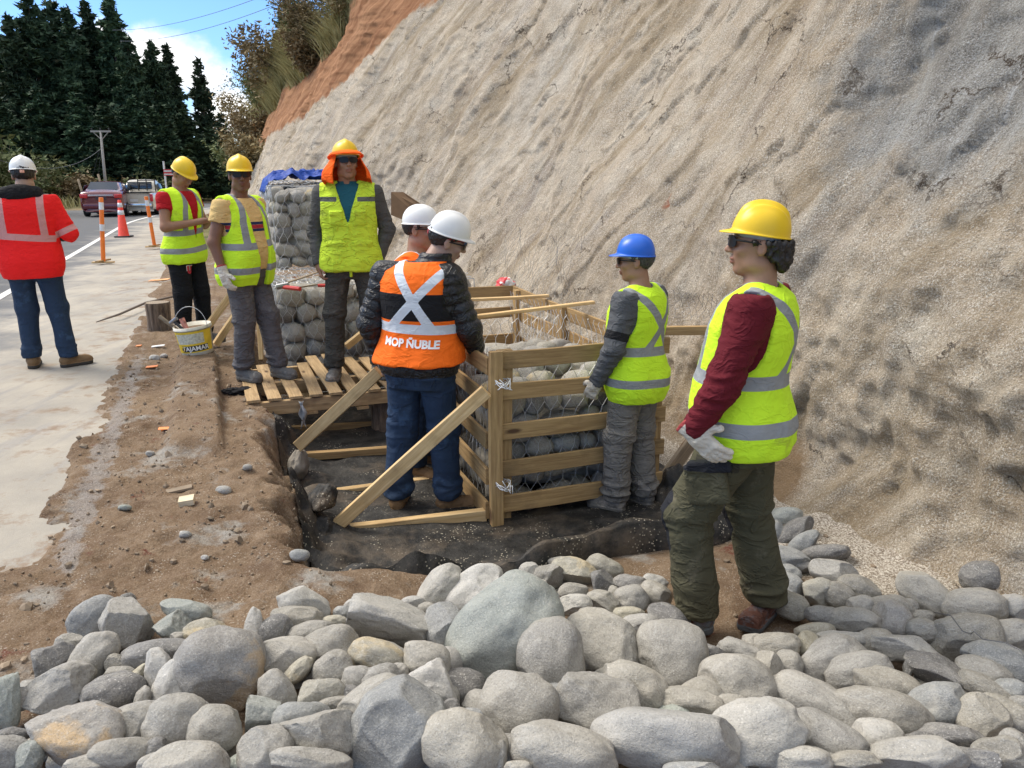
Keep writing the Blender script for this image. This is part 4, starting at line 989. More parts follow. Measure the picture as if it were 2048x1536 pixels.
def boots(parent, o, m, h=.0055, hi=0.07):
    for S_ in 'LR':
        an = A3(o['an'+S_]); f = toe_dir(o, S_); zs = an[2]-.115; sx = np.cross(f, (0,0,1))
        def loc(p):
            q = p-A3((an[0], an[1], zs)); return np.stack([q@sx, q@f, q[:, 2]], 1)
        def sd(p):
            q = loc(p)
            d = rc(q, (0, -.035, .055), (0, .13, .042), .047, .040)
            d = smin(d, ell(q, (0, .135, .04), (.048, .062, .040)), .02); d = smin(d, rc(q, (0, -.005, .07), (0, -.015, .115+hi), .050, .052), .02)
            d = smax(d, (q[:, 2]-.115-hi), .006)
            w_ = np.stack([q[:, 0], q[:, 1], 0*q[:, 0]], 1); s = rc(w_, (0, -.035, 0), (0, .135, 0), .046, .056)
            s = smax(s, np.abs(q[:, 2]-.014)-.015, .006)
            d = smax(np.minimum(smin(d, s, .004), 9), -q[:, 2]-.001, .004)
            lc = 9+0*d
            for k in range(4):
                yk = .035+.020*k; zk = .105-.012*k; lc = np.minimum(lc, rc(q, (-.024, yk, zk-.004), (.024, yk+.006, zk-.004), .0045, .0045))
            return np.minimum(d, lc)
        def at(V, N):
            q = loc(V); return dict(m1=q[:, 2]-.027, m2=np.maximum(np.abs(q[:, 0])-.020, np.maximum(.02-q[:, 1], q[:, 1]-.10)) if o.get('tongue') else np.ones(len(V)))
        solid('boot', sd, an-A3((.17, .17, .13)), an+A3((.17, .17, .12+hi)), h, m, parent, attrs=at, post=lambda V, N: .002*vn(V*60, 2)*(V[:, 2] > zs+.03))
def trousers(parent, o, m, top=1.0, rt=.098, rk=.078, ra=.075, h=.0085, amp=.0045, attrs=None, bot=.02, infl=.012, seed=0, fold=(7, 7, 13)):
    def sd(p):
        d = sdf_torso(p, o, infl, .785, 1.2); 
        for S_ in 'LR':
            hp, kn, an = A3(o['hip'+S_]), A3(o['kn'+S_]), A3(o['an'+S_])
            l = smin(rc(p, hp+A3((0, -.01, -.04)), kn, rt, rk), rc(p, kn, an+A3((0, -.005, -.02)), rk*.97, ra), .03)
            l = smax(l, (an[2]-bot)-p[:, 2], .006)
            d = smin(d, l, .025)
            d = smin(d, ell(p, (hp[0]*.9, -.075*o.get('dy', 1), .90), (.085, .065, .085)), .04)
        return smax(d, p[:, 2]-top, .006)
    def post(V, N):
        z = V[:, 2]; k = np.exp(-((z-.52)/.09)**2)*1.1+np.exp(-((z-.16)/.07)**2)*1.9+np.exp(-((z-.84)/.07)**2)*.9+.15
        return wr_limb(V, amp, fold, seed)*k+.004*vn(V*9, seed+3)
    return solid('trousers', sd, (-.36, -.34, .02), (.36, .40, top+.05), h, m, parent, post=post, attrs=attrs)
def seg_h(p, a, b): return dseg(p, a, b)
def sleeved(parent, o, m, name='shirt', infl=.014, hem=.88, neck=1.475, sl=1.0, ru=.066, re=.052, rw=.040, h=.0085, amp=.005, attrs=None, quilt=0, seed=0, cuff=None, hole=None):
    """sl: 1 = to the wrist, <1 = short sleeve ending on the upper arm"""
    def sd(p):
        d = sdf_torso(p, o, infl, hem, 1.485)
        for s, S_ in ((-1, 'L'), (1, 'R')):
            sh, el_, wr = A3(o['sh'+S_]), A3(o['el'+S_]), A3(o['wr'+S_])
            d = smin(d, rc(p, (s*.075+o.get('tilt',0)*.45, -.02+o.get('lean', 0)*.45, 1.435), sh, .052+infl*.4, ru*.97), .04)
            if sl >= 1:
                a = smin(rc(p, sh, el_, ru, re), rc(p, el_, wr-(wr-el_)*.02, re, rw), .018); ax = (wr-el_)/np.linalg.norm(wr-el_)
                a = smax(a, (p-wr)@ax-.0, .004)
            elif sl > .5:                                        # three quarter, down onto the forearm
                a = rc(p, sh, el_, ru, re); ax = (el_-sh)/np.linalg.norm(el_-sh); e = sh+(el_-sh)*sl; a = smax(a, (p-e)@ax, .004)
            else:
                a = rc(p, sh, sh+(el_-sh)*.7, ru, ru*1.02); ax = (el_-sh)/np.linalg.norm(el_-sh); e = sh+(el_-sh)*sl; a = smax(a, (p-e)@ax, .004)
            d = smin(d, a, np.where(p[:, 2] > 1.28, .03, .006))
        return smax(d, p[:, 2]-neck, .01)
    def post(V, N):
        r = .003*vn(V*8, seed+3)
        if quilt:
            st_ = V[:, 2].copy(); w_ = np.zeros(len(V))
            for S_ in 'LR':
                sh, el_, wr = A3(o['sh'+S_]), A3(o['el'+S_]), A3(o['wr'+S_]); L1 = np.linalg.norm(el_-sh)
                dU = rc(V, sh, el_, ru, re); dF = rc(V, el_, wr, re, rw); tor = sdf_torso(V, o, infl)
                hU = dseg(V, sh, el_)*L1; hF = L1+dseg(V, el_, wr)*np.linalg.norm(wr-el_)
                on = np.minimum(dU, dF) < tor; st_ = np.where(on, np.where(dU < dF, hU, hF)+.013, st_)
            w_ = np.abs(np.sin(np.pi*st_/quilt+.5*vn(V*6, 2))); r = r+.011*(w_**.55-.6)+.003*vn(V*26, 5)
        else:
            el_k = np.zeros(len(V))
            for S_ in 'LR': el_k += np.exp(-(np.linalg.norm(V-A3(o['el'+S_]), axis=1)/.10)**2)+.8*np.exp(-(np.linalg.norm(V-A3(o['wr'+S_]), axis=1)/.08)**2)
            r = r+wr_limb(V, amp, (10, 10, 24), seed)*(.35+1.2*el_k)
        return r
    xs = [o[k][0] for k in ('elL', 'elR', 'wrL', 'wrR')]; ys = [o[k][1] for k in ('elL', 'elR', 'wrL', 'wrR')]
    lo = (min(min(xs), -.3)-.12, min(min(ys), -.2)-.12, min(hem, o['wrL'][2], o['wrR'][2])-.06); hi = (max(max(xs), .3)+.12, max(max(ys), .25)+.12, 1.56)
    return solid(name, sd, lo, hi, h, m, parent, post=post, attrs=attrs)
def stripes(bands=(), strap=None, xback=None, xfront=None):
    def f(V, N):
        x, y, z = V.T; d = np.full(len(V), 9.0)
        for zc, hw in bands: d = np.minimum(d, np.abs(z-zc+.012*np.sin(x*9))-hw)
        if strap:
            xs, zlo, hw, side = strap; xx = np.abs(x)-(xs-.25*np.maximum(z-1.30, 0)); k = np.maximum(np.abs(xx)-hw, zlo-z)
            if side == 'front': k = np.maximum(k, -N[:, 1]*.05)
            d = np.minimum(d, k)
        if xback:
            z0, z1, w_, hw = xback
            for s in (-1, 1):
                t_ = (z-z0)/(z1-z0); xx = s*w_*(1-2*t_); c = math.cos(math.atan2(2*w_, z1-z0))
                d = np.minimum(d, np.maximum(np.maximum(np.abs(x-xx)*c-hw, z0-.02-z), np.maximum(N[:, 1]*.05, 0)+0*z+np.where(y > 0, .05, -.01)))
        return d
    return f
def vest(parent, o, m, infl=.026, hem=.84, arm=.088, vneck=(1.17, .075), open_=0, stripe=None, h=.0075, name='safety_vest', extra=None, m2=None, m3=None, pockets=False, amp=.004, seed=0, yoke=.16, armlow=.15):
    def sd(p):
        d = sdf_torso(p, o, infl+.026*sst(1.15, .80, p[:, 2]), hem, 1.478, w=1.0)
        for s, S_ in ((-1, 'L'), (1, 'R')):
            sh = A3(o['sh'+S_]); d = smin(d, rc(p, (s*.07+o.get('tilt',0)*.45, -.02+o.get('lean', 0)*.45, 1.435), sh, .066, .078), .04)
        for s, S_ in ((-1, 'L'), (1, 'R')):
            sh = A3(o['sh'+S_]); c = sh+A3((s*.040, 0, -.02))
            q = p-c; e = ell(p, c+A3((0, 0, -.065)), (.075, arm, armlow)); d = smax(d, -e, .008)
            d = smax(d, s*p[:, 0]-abs(sh[0])-.018-.6*np.maximum(1.27-p[:, 2], 0), .008)
        zv, wv = vneck; z = p[:, 2]; x = p[:, 0]; y = p[:, 1]
        wv_ = np.clip((z-zv)/(1.47-zv), 0, 1.2)*wv+(open_ if open_ else .0)
        cut = np.maximum(np.abs(x)-wv_, np.where(y > .02, -.05, (.02-y)))
        if not open_: cut = np.maximum(cut, zv-z)
        inner = -sdf_torso(p, o, infl-.012, hem-.1, 1.6)
        d = smax(d, -np.maximum(cut, -9), .006) if False else np.maximum(d, -np.maximum(cut, inner*-1*0+cut))
        nk = rc(p, (o.get('tilt',0)*.5, -.02+o.get('lean', 0)*.5, 1.40), (0, -.01+o.get('lean', 0)*.6, 1.6), .068, .085); d = smax(d, -nk, .008)
        if pockets:
            for (cx, cz, hx, hz) in ((-.085, 1.24, .045, .05), (.085, 1.24, .045, .05), (-.10, 1.0, .065, .07), (.10, 1.0, .065, .07)):
                b = np.maximum(np.abs(x-cx)-hx, np.abs(z-cz)-hz); pk = np.maximum(np.maximum(b, sdf_torso(p, o, infl+.010)), -y); d = smin(d, pk, .003)
                fl_ = np.maximum(np.maximum(np.maximum(np.abs(x-cx)-hx-.004, np.abs(z-cz-hz*.75)-.016), sdf_torso(p, o, infl+.015)), -y); d = smin(d, fl_, .002)
            zp = np.maximum(np.maximum(np.abs(x)-.006, z-zv), np.maximum(sdf_torso(p, o, infl+.006), -y)); d = np.minimum(d, zp)
        return d
    def at(V, N):
        r = {}
        if stripe: r['m1'] = stripe(V, N)
        if m2: r['m2'] = m2(V, N)
        if m3: r['m3'] = m3(V, N)
        return r
    def post(V, N):
        k = .35+sst(1.15, .9, V[:, 2])*.8
        return wr_limb(V, amp, (7, 7, 9), seed)*k+.006*vn(V*np.array([9, 9, 3.5])+seed, 5)*k
    return solid(name, sd, (-.38, -.36, hem-.05), (.38, .46, 1.58), h, m, parent, post=post, attrs=at)
def glove(parent, o, S_, m=None):
    wr = A3(o['hand'+S_][0]); D, N = basis(o['hand'+S_][1], o['hand'+S_][2])
    def sd(p):
        d = sdf_hand(p, *o['hand'+S_], g=.0045)
        return smin(d, smax(rc(p, wr-D*.05, wr+D*.02, .040, .034), -((p-(wr-D*.06))@D), .003), .012)
    def at(V, N_): return dict(m1=np.maximum(((V-wr)@D)+.048, -9))
    return solid('glove', sd, wr-.20, wr+.20, .0042, m or M_glove, parent, attrs=at, post=lambda V, N_: .0016*ridge(V*55, 2, 4))
def person(label, px=None, pos=None, z=0, yaw=0, H=1.80, skin=(.36,.20,.125), beard=False, **kw):
    o = dict(DEF); o.update(kw)
    for s, S_ in ((-1, 'L'), (1, 'R')):
        if 'hand'+S_ not in o:
            wr = A3(o['wr'+S_]); D = wr-A3(o['el'+S_]); o['hand'+S_] = (tuple(wr), tuple(D), (-s*1.0, .15, 0), s*-1 if False else s)
    sk = skinmat('skin_%d' % int(skin[0]*1000), skin)
    R = np.array(head_R(o)); hc = A3(o['head'])
    def at(V, N):
        q = (V-hc)@R; lips = np.maximum(np.abs(q[:, 0])-.024, np.maximum(np.abs(q[:, 2]+.060)-.012, .075-q[:, 1]))
        ax = np.abs(q[:, 0]); brow = np.maximum(np.maximum(np.abs(ax-.034)-.018, np.abs(q[:, 2]-.034+.25*(ax-.034)**2*30)-.0045), .05-q[:, 1])
        bd = np.minimum(brow, 9)
        return dict(m1=lips, m2=bd)
    ks = ['elL', 'elR', 'wrL', 'wrR', 'anL', 'anR', 'head']
    lo = [min(o[k][i] for k in ks)-.24 for i in (0, 1)]+[-.03]; hi = [max(o[k][i] for k in ks)+.24 for i in (0, 1)]+[1.80]
    b = solid('person', lambda p: body_sdf(p, o), lo, hi, o.get('res', .0068), sk, None, attrs=at)
    k = H/1.825; b.scale = (k, k, k); b.rotation_euler = (0, 0, R_(yaw-90)); b.location = (pos[0], pos[1], z)
    tag(b, label, 'person'); return b, o
PEOPLE = {}
def stand(px, Y, z):            # a foot point under image column px, Y metres away
    return (px-1024)/FPX*(Y*math.cos(PIT)-(z-CAMH)*math.sin(PIT)), Y

# --- 1: red hi-vis jacket, back to us
x, y = stand(98, 6.55, 0)
b, o = person('person from behind in red high visibility jacket, white helmet and jeans', pos=(x, y), z=.0, yaw=112, H=1.82, wx=1.2, dy=1.1, tilt=.03, skin=(.42,.26,.18),
    elR=(.31,-.02,1.15), wrR=(.20,.22,1.12), elL=(-.31,-.02,1.15), wrL=(-.18,.24,1.12), anL=(-.12,.04,.115), knL=(-.10,.04,.52), anR=(.17,-.03,.115), knR=(.135,.01,.52), toeL=5, toeR=-62, head=(.03,.05,1.62), hpitch=-14, hyaw=6)
M_red = clothmat('red_hivis_fabric', (.90, .018, .018), (.62, .30, .29), (.012,.012,.014), None, .75, wr=.4, var=.05)
def rs(V, N):
    x, y, z = V.T; d = np.minimum(np.abs(z-1.13+.02*np.sin(x*5))-.027, np.maximum(np.abs(np.abs(x)-.145)-.026, 1.13-z))
    for S_ in 'LR':
        sh, el_ = A3(o['sh'+S_]), A3(o['el'+S_]); L_ = np.linalg.norm(el_-sh); hh_ = dseg(V, sh, el_)*L_
        arm = np.abs(x) > .215; d = np.where(arm, np.abs(hh_-(L_-.03))-.024, d)
    return d
def blk(V, N):
    d = np.full(len(V), 9.0)
    for S_ in 'LR':
        el_, wr = A3(o['el'+S_]), A3(o['wr'+S_]); f = dseg(V, el_, wr); d = np.where((f > 0) & (rc(V, el_, wr, .06, .05) < .03) & (np.abs(V[:, 0]) > .12), np.minimum(d, .12-f), d)
    return d
sleeved(b, o, M_red, 'hivis_jacket', .036, .79, 1.47, 1.0, .083, .070, .052, attrs=lambda V, N: dict(m1=rs(V, N), m2=blk(V, N)), seed=1)
def hood(p):
    d = rc(p, (-.10, -.07, 1.475), (.10, -.07, 1.475), .060, .060); d = smin(d, rc(p, (-.11, -.03, 1.48), (-.075, .06, 1.46), .05, .035), .03); d = smin(d, rc(p, (.11, -.03, 1.48), (.075, .06, 1.46), .05, .035), .03)
    return smin(d, ell(p, (0, -.095, 1.47), (.13, .065, .085)), .03)
M_black = clothmat('black_fabric', C_BLACK, wr=.6)
solid('hood', hood, (-.25, -.25, 1.33), (.25, .2, 1.62), .008, M_black, b, post=lambda V, N: wr_limb(V, .006, (9, 9, 12), 4))
trousers(b, o, M_jeans, .98, .105, .083, .072, seed=1); boots(b, o, M_boot_brown, hi=.03); hair(b, o, low=-.06)
hh = helmet(b, o, M_what, plain('orange_white_band', (.75, .35, .25), .6, var=.5, scale=60)); PEOPLE[1] = b

# --- 2: red shirt, looking at a phone
x, y = stand(391, 7.35, .06)
b, o = person('person in a red shirt, lime vest and yellow helmet looking down at a phone', pos=(x, y), z=.04, yaw=-18, H=1.79, wx=1.05, dy=1.05, skin=(.33,.17,.10), arm=1.08,
    elR=(.255,.02,1.15), wrR=(.075,.27,1.20), elL=(-.255,.04,1.15), wrL=(-.045,.29,1.20), head=(.0,.06,1.62), hpitch=-34, hyaw=-8, lean=.04,
    handR=((.075,.27,1.20), (-.45,.80,.15), (-.3,-.1,.95), -1, .65), handL=((-.045,.29,1.20), (.35,.85,.1), (.3,-.1,.95), 1, .65), knL=(-.10,.04,.52), anL=(-.11,.05,.115))
M_rshirt = clothmat('dark_red_shirt', (.42, .012, .018), wr=.5)
sleeved(b, o, M_rshirt, 'shirt', .014, .80, 1.47, .42, .070, .06, .04, seed=2)
vest(b, o, M_vest, hem=.80, stripe=stripes([(1.10, .026), (.935, .026)], (.115, 1.10, .024, 'both')), vneck=(1.02, .085), seed=2)
M_track = clothmat('black_track_trousers', (.010,.011,.013), wr=.6)
trousers(b, o, M_track, .97, .105, .085, .072, seed=2); boots(b, o, M_boot_grey); hair(b, o); helmet(b, o, M_yhat); PEOPLE[2] = b; O2 = o
b2 = b

# --- 3: yellow shirt, sunglasses, on the pallet
x, y = stand(512, 6.02, .05)
b, o = person('stout person in yellow shirt, open lime vest and sunglasses on the pallet', pos=(x, y), z=.045, yaw=-24, H=1.745, wx=1.1, dy=1.18, belly=.055, skin=(.20,.10,.062), arm=1.12,
    elR=(.275,-.05,1.14), wrR=(.285,.03,.91), elL=(-.27,-.10,1.14), wrL=(-.25,-.06,.92), gloveR=True, gloveL=True, hyaw=-40, head=(0,.02,1.64), lean=-.03, anL=(-.10,.16,.115), knL=(-.10,.09,.52), anR=(.10,-.03,.115), knR=(.10,.03,.52), toeL=-4, toeR=-6, hat_tilt=3)
M_yshirt = clothmat('pale_yellow_shirt', (.66, .46, .19), (.025,.035,.10), (.38,.03,.045), None, wr=.5)
def g1(V, N): return np.maximum(np.abs(np.abs(V[:, 2]-1.255)-.026)-.011, .02-V[:, 1])
def g2(V, N): return np.maximum(np.abs(V[:, 2]-1.255)-.014, .02-V[:, 1])
sleeved(b, o, M_yshirt, 'shirt', .014, .80, 1.47, .48, .075, .06, .04, seed=3, attrs=lambda V, N: dict(m1=g1(V, N), m2=g2(V, N)))
vest(b, o, M_vest, hem=.79, stripe=stripes([(1.115, .026), (.925, .026)], (.135, 1.11, .025, 'both')), vneck=(.9, .03), open_=.055, seed=3, arm=.10)
M_gtrous = clothmat('grey_work_trousers', (.105, .10, .105), wr=.75, dirt=(.17,.16,.15), dirt_th=.55)
trousers(b, o, M_gtrous, .97, .105, .088, .072, amp=.008, seed=3); boots(b, o, M_boot_grey, hi=.02); hair(b, o, low=-.05); helmet(b, o, M_yhat, M_blk); glasses(b, o); glove(b, o, 'R'); glove(b, o, 'L')

# --- 4: orange neck flap
x, y = stand(715, 6.05, .05)
b, o = person('tall person with orange sun flaps under a yellow helmet on the pallet', pos=(x, y), z=.045, yaw=-82, H=1.86, wx=1.08, dy=1.0, skin=(.34,.185,.115),
    elR=(.26,-.06,1.13), wrR=(.24,.02,.89), elL=(-.28,-.07,1.14), wrL=(-.20,-.02,.92), anR=(.17,.02,.115), knR=(.145,.03,.52), anL=(-.17,-.02,.115), knL=(-.14,.02,.52), toeR=-5, toeL=22, hyaw=16, hpitch=4,
    handR=((.24,.02,.89), (-.10,.15,-.95), (-.9,-.2,0), 1, .6))
M_gsweat = clothmat('grey_sweatshirt', (.085, .085, .082), wr=.6)
sleeved(b, o, M_gsweat, 'sweatshirt', .016, .86, 1.48, 1, .072, .060, .045, seed=4)
def collar(p):
    n_ = rc(p, (0, -.025, 1.43), (0, -.01, 1.51), .082, .072); n_ = smax(n_, -(rc(p, (0, -.025, 1.40), (0, 0, 1.56), .062, .064)), .004); n_ = smax(n_, p[:, 2]-1.505, .004)
    return np.maximum(n_, -np.maximum(np.abs(p[:, 0])-.02, -p[:, 1]))
M_teal = clothmat('teal_shirt', (.018, .10, .13), wr=.5)
def polo(p): return smin(smax(sdf_torso(p, o, .021, 1.15, 1.49), np.maximum(np.abs(p[:, 0])-.10, -p[:, 1]), .004), collar(p), .004)
solid('polo_shirt', polo, (-.2, -.2, 1.1), (.2, .25, 1.56), .006, M_teal, b)
M_wvest = clothmat('worn_vest_fabric', (.60, .80, .05), (.13,.14,.12), None, None, .85, (.42, .52, .06), .56, wr=.9, var=.12)
vest(b, o, M_wvest, infl=.032, hem=.85, stripe=lambda V, N: np.maximum(np.abs(V[:, 2]-1.375)-.017, np.maximum(.075-np.abs(V[:, 0]), -V[:, 1]+.0)), vneck=(1.20, .085), pockets=True, seed=4, amp=.006)
M_dtrous = clothmat('dark_work_trousers', (.062, .060, .052), wr=.8, dirt=(.12,.11,.095), dirt_th=.56)
trousers(b, o, M_dtrous, .99, .098, .080, .070, amp=.008, seed=4); boots(b, o, M_boot_grey, hi=.03); hair(b, o); h4 = helmet(b, o, M_yhat); HM4 = HM.copy(); glasses(b, o)
mb = MB(); A = np.linspace(R_(52), R_(308), 60); rows = []
for j in range(14):
    u = j/13; fl_ = .12+.05*math.sin(u*math.pi)*1.0; side = np.abs(np.sin(A))**2
    rad = 1+.06*u+side*.62*float(sst(0, .75, u))+.06*np.sin(A*7+u*3)*u
    rows.append(np.stack([np.sin(A)*.112*rad, np.cos(A)*.132*(1+.15*u), -.005-.20*u+.02*np.sin(A*5)*u], 1))
P = np.array(rows); M_flap = clothmat('fluorescent_orange_flap', (1.0, .13, .01), wr=.6)
fp = obj('neck_flap', grid_mesh(P, 'flap', M_flap), b); so_ = fp.modifiers.new('t', 'SOLIDIFY'); so_.thickness = .003
fp.matrix_local = HM4
mb = MB(); V = []; F = []; n_ = 48
for k in range(n_):
    a = 2*math.pi*k/n_; f_ = max(0, math.cos(a))**2
    for r_, z_ in ((1.0, .016), (1.16+.14*f_, -.004-.01*f_), (1.15+.14*f_, -.012-.01*f_), (1.0, -.006)): V.append((math.sin(a)*.118*r_, math.cos(a)*.144*r_, z_))
for k in range(n_):
    for j in range(4): F.append((k*4+j, ((k+1)%n_)*4+j, ((k+1)%n_)*4+(j+1)%4, k*4+(j+1)%4))
mb.add(V, F); fb = mb.build('flap_brim', M_flap, b, smooth=True); fb.matrix_local = HM4

# --- 5: behind the jacket man
x, y = stand(852, 4.98, -.36)
b, o = person('person in white helmet and blue mirrored sunglasses behind the man in black jacket', pos=(x, y), z=-.36, yaw=-14, H=1.83, wx=1.02, skin=(.36,.20,.13), hyaw=0, hpitch=-6, elR=(.24,.02,1.14), wrR=(.20,.20,1.02), elL=(-.24,.02,1.14), wrL=(-.18,.22,1.05))
M_orange = clothmat('orange_hivis_fabric', (.95, .16, .012), 'refl_bright', (.012,.012,.014), (.70,.42,.10), .75, wr=.35, var=.05)
sleeved(b, o, clothmat('tan_orange_jacket', (.62, .34, .07), (.9,.14,.01)), 'jacket', .03, .86, 1.475, 1, .078, .064, .05, seed=5, attrs=lambda V, N: dict(m1=1.30-np.abs(V[:, 2])+0*V[:, 0]))
vest(b, o, M_orange, infl=.042, hem=.88, stripe=stripes([(1.15, .026)], (.12, 1.15, .025, 'both')), seed=5)
trousers(b, o, M_jeans, .98, seed=5); boots(b, o, M_boot_brown); hair(b, o); h5 = helmet(b, o, M_what, ridges=0); glasses(b, o, M_blens)

# --- 6: black puffer jacket with orange vest
x, y = stand(850, 4.36, -.36)
b, o = person('person from behind in black puffer jacket and orange vest lettered MOP ÑUBLE', pos=(x, y), z=-.36, yaw=74, H=1.835, wx=1.10, dy=1.12, belly=.02, skin=(.40,.25,.19), lean=.02, tilt=.10,
    elL=(-.285,-.05,1.14), wrL=(-.255,.02,.915), elR=(.30,.0,1.13), wrR=(.285,.17,.98), hyaw=-58, hpitch=-22, head=(.155,.075,1.61), hroll=10, anL=(-.155,-.05,.115), knL=(-.125,0,.52), anR=(.15,.02,.115), knR=(.12,.03,.52), toeL=15, toeR=-62,
    handL=((-.255,.02,.915), (.05,.25,-.95), (.9,.2,.1), -1, 1.0), handR=((.285,.17,.98), (.1,.75,-.6), (-.3,-.5,-.8), -1, .7))
M_puff = clothmat('black_puffer_nylon', (.010, .011, .014), rough=.42, wr=.7, spec=.5, wscale=(30,30,45))
sleeved(b, o, M_puff, 'puffer_jacket', .034, .865, 1.50, 1, .084, .070, .050, h=.0075, quilt=.055, seed=6)
def pcol(p):
    n_ = rc(p, (.06, -.01, 1.43), (.11, .03, 1.53), .090, .084); n_ = smax(n_, -rc(p, (.06, .0, 1.42), (.13, .045, 1.6), .066, .070), .008); return smax(n_, p[:, 2]-1.55, .01)
solid('jacket_collar', pcol, (-.2, -.2, 1.38), (.22, .2, 1.62), .007, M_puff, b, post=lambda V, N: .007*(np.abs(np.sin(np.pi*V[:, 2]/.04))**.5-.6)+.003*vn(V*25, 2))
def st6(V, N):
    x, y, z = V.T; x = x-.10*(z-.95); d = np.abs(z-1.145+.02*x)-.027
    for (x0, x1) in ((-.095, .115), (.135, -.125)):
        tt_ = (1.44-z)/(1.44-1.15); xx = x0+(x1-x0)*tt_ if x0 < 0 else x0+(x1-x0)*tt_
        c = math.cos(math.atan2(abs(x1-x0), .29)); d = np.minimum(d, np.maximum(np.abs(x-xx)*c-.026, np.maximum(1.145-z, y)))
    return d
def bl6(V, N): return np.maximum(np.abs(V[:, 2]-1.265)-.075, -9)
M_orange6 = clothmat('orange_black_hivis_fabric', (.95, .16, .012), (.012,.012,.014), 'refl_bright', None, .75, wr=.35, var=.05)
v6 = vest(b, o, M_orange6, infl=.052, hem=.935, stripe=bl6, m2=st6, h=.007, name='orange_vest', arm=.105, armlow=.17, vneck=(1.3, .08), seed=6)
trousers(b, o, M_jeans, .98, .108, .090, .078, amp=.008, h=.0075, seed=6, attrs=lambda V, N: dict(m1=np.minimum.reduce([np.abs(np.maximum(np.abs(np.abs(V[:, 0])-.085)-.058, np.abs(V[:, 2]-.875)-.06))-.0025, np.abs(V[:,2]-.155)-.003])+np.where((V[:, 1] > 0) & (V[:,2] > .3), 1, 0)))
boots(b, o, M_boot_brown, hi=.03); hair(b, o, low=-.06); h6 = helmet(b, o, M_what, M_rband); glasses(b, o)
# lettering laid on the back of the vest
def lettering(txt, size, parent_mesh, parent, x0, z0, m, side=-1, name='lettering', off=.0025, ang=0.0, bold=.0):
    cu = bpy.data.curves.new(name, 'FONT'); cu.body = txt; cu.size = size; cu.align_x = 'CENTER'; cu.align_y = 'CENTER'; cu.offset = bold; cu.resolution_u = 3
    to = bpy.data.objects.new(name, cu); COL.objects.link(to); dg = bpy.context.evaluated_depsgraph_get(); me = bpy.data.meshes.new_from_object(to.evaluated_get(dg))
    bpy.data.objects.remove(to)
    bm = bmesh.new(); bm.from_mesh(me); bmesh.ops.triangulate(bm, faces=bm.faces[:]); bmesh.ops.subdivide_edges(bm, edges=[e for e in bm.edges if e.calc_length() > size*.15], cuts=2); bmesh.ops.triangulate(bm, faces=bm.faces[:])
    bv = BVHTree.FromPolygons([v.co for v in parent_mesh.vertices], [p.vertices for p in parent_mesh.polygons])
    for v in bm.verts:
        lx, lz = v.co.x*math.cos(ang)-v.co.y*math.sin(ang), v.co.x*math.sin(ang)+v.co.y*math.cos(ang)
        X = x0+lx*(-side); Z = z0+lz
        hit = bv.ray_cast(Vector((X, side*.8, Z)), Vector((0, -side, 0)))
        yy = hit[0].y if hit[0] else side*.15
        v.co = Vector((X, yy+side*off, Z))
    bm.to_mesh(me); bm.free(); me.materials.append(m); return obj(name, me, parent)
M_white = plain('white_print', (.85, .85, .83), .6, var=.03)
lettering('MOP ÑUBLE', .060, v6.data, v6, .018, 1.065, M_white, -1, off=.004, bold=.0025, ang=-.03)
B6, O6 = b, o

# --- 7: blue helmet
x, y = stand(1258, 4.38, -.36)
b, o = person('person in a blue helmet, grey sweatshirt and lime vest before the timber crate', pos=(x, y), z=-.36, yaw=143, H=1.675, wx=1.08, dy=1.12, belly=.03, skin=(.34,.17,.105),
    elL=(-.265,.01,1.13), wrL=(-.255,.13,.90), gloveL=True, elR=(.26,.02,1.13), wrR=(.22,.13,.92), gloveR=True, hyaw=28, hpitch=-4, anL=(-.10,.06,.115), knL=(-.105,.04,.52), anR=(.10,-.05,.115), knR=(.10,.0,.52), toeL=8, toeR=-4, head=(0,.03,1.635))
M_gsh = clothmat('grey_jersey', (.095, .10, .108), (.018,.018,.02), None, None, wr=.6)
def cuff7(V, N):
    sh, el_ = A3(o['shL']), A3(o['elL']); f = dseg(V, sh, el_); return np.where(V[:, 0] < -.18, np.abs(f-.72)-.085, 9)
sleeved(b, o, M_gsh, 'sweatshirt', .016, .84, 1.475, 1, .078, .066, .046, seed=7, amp=.008, attrs=lambda V, N: dict(m1=cuff7(V, N)))
s7 = stripes([(1.095, .029), (.90, .027)], (.12, 1.10, .025, 'front'), (1.10, 1.40, .12, .028))
vest(b, o, M_vest, infl=.029, hem=.775, stripe=s7, vneck=(1.15, .08), seed=7, arm=.098)
M_gt = clothmat('dusty_grey_trousers', (.185, .175, .16), wr=.9, dirt=(.26,.24,.215), dirt_th=.52)
trousers(b, o, M_gt, .97, .112, .094, .084, amp=.0095, h=.0075, seed=7, bot=.03, fold=(6, 6, 17)); boots(b, o, M_boot_grey); hair(b, o, M_hair_g, low=-.07); helmet(b, o, M_bhat, peak=.042); glasses(b, o, M_lens, .85); glove(b, o, 'L'); glove(b, o, 'R')

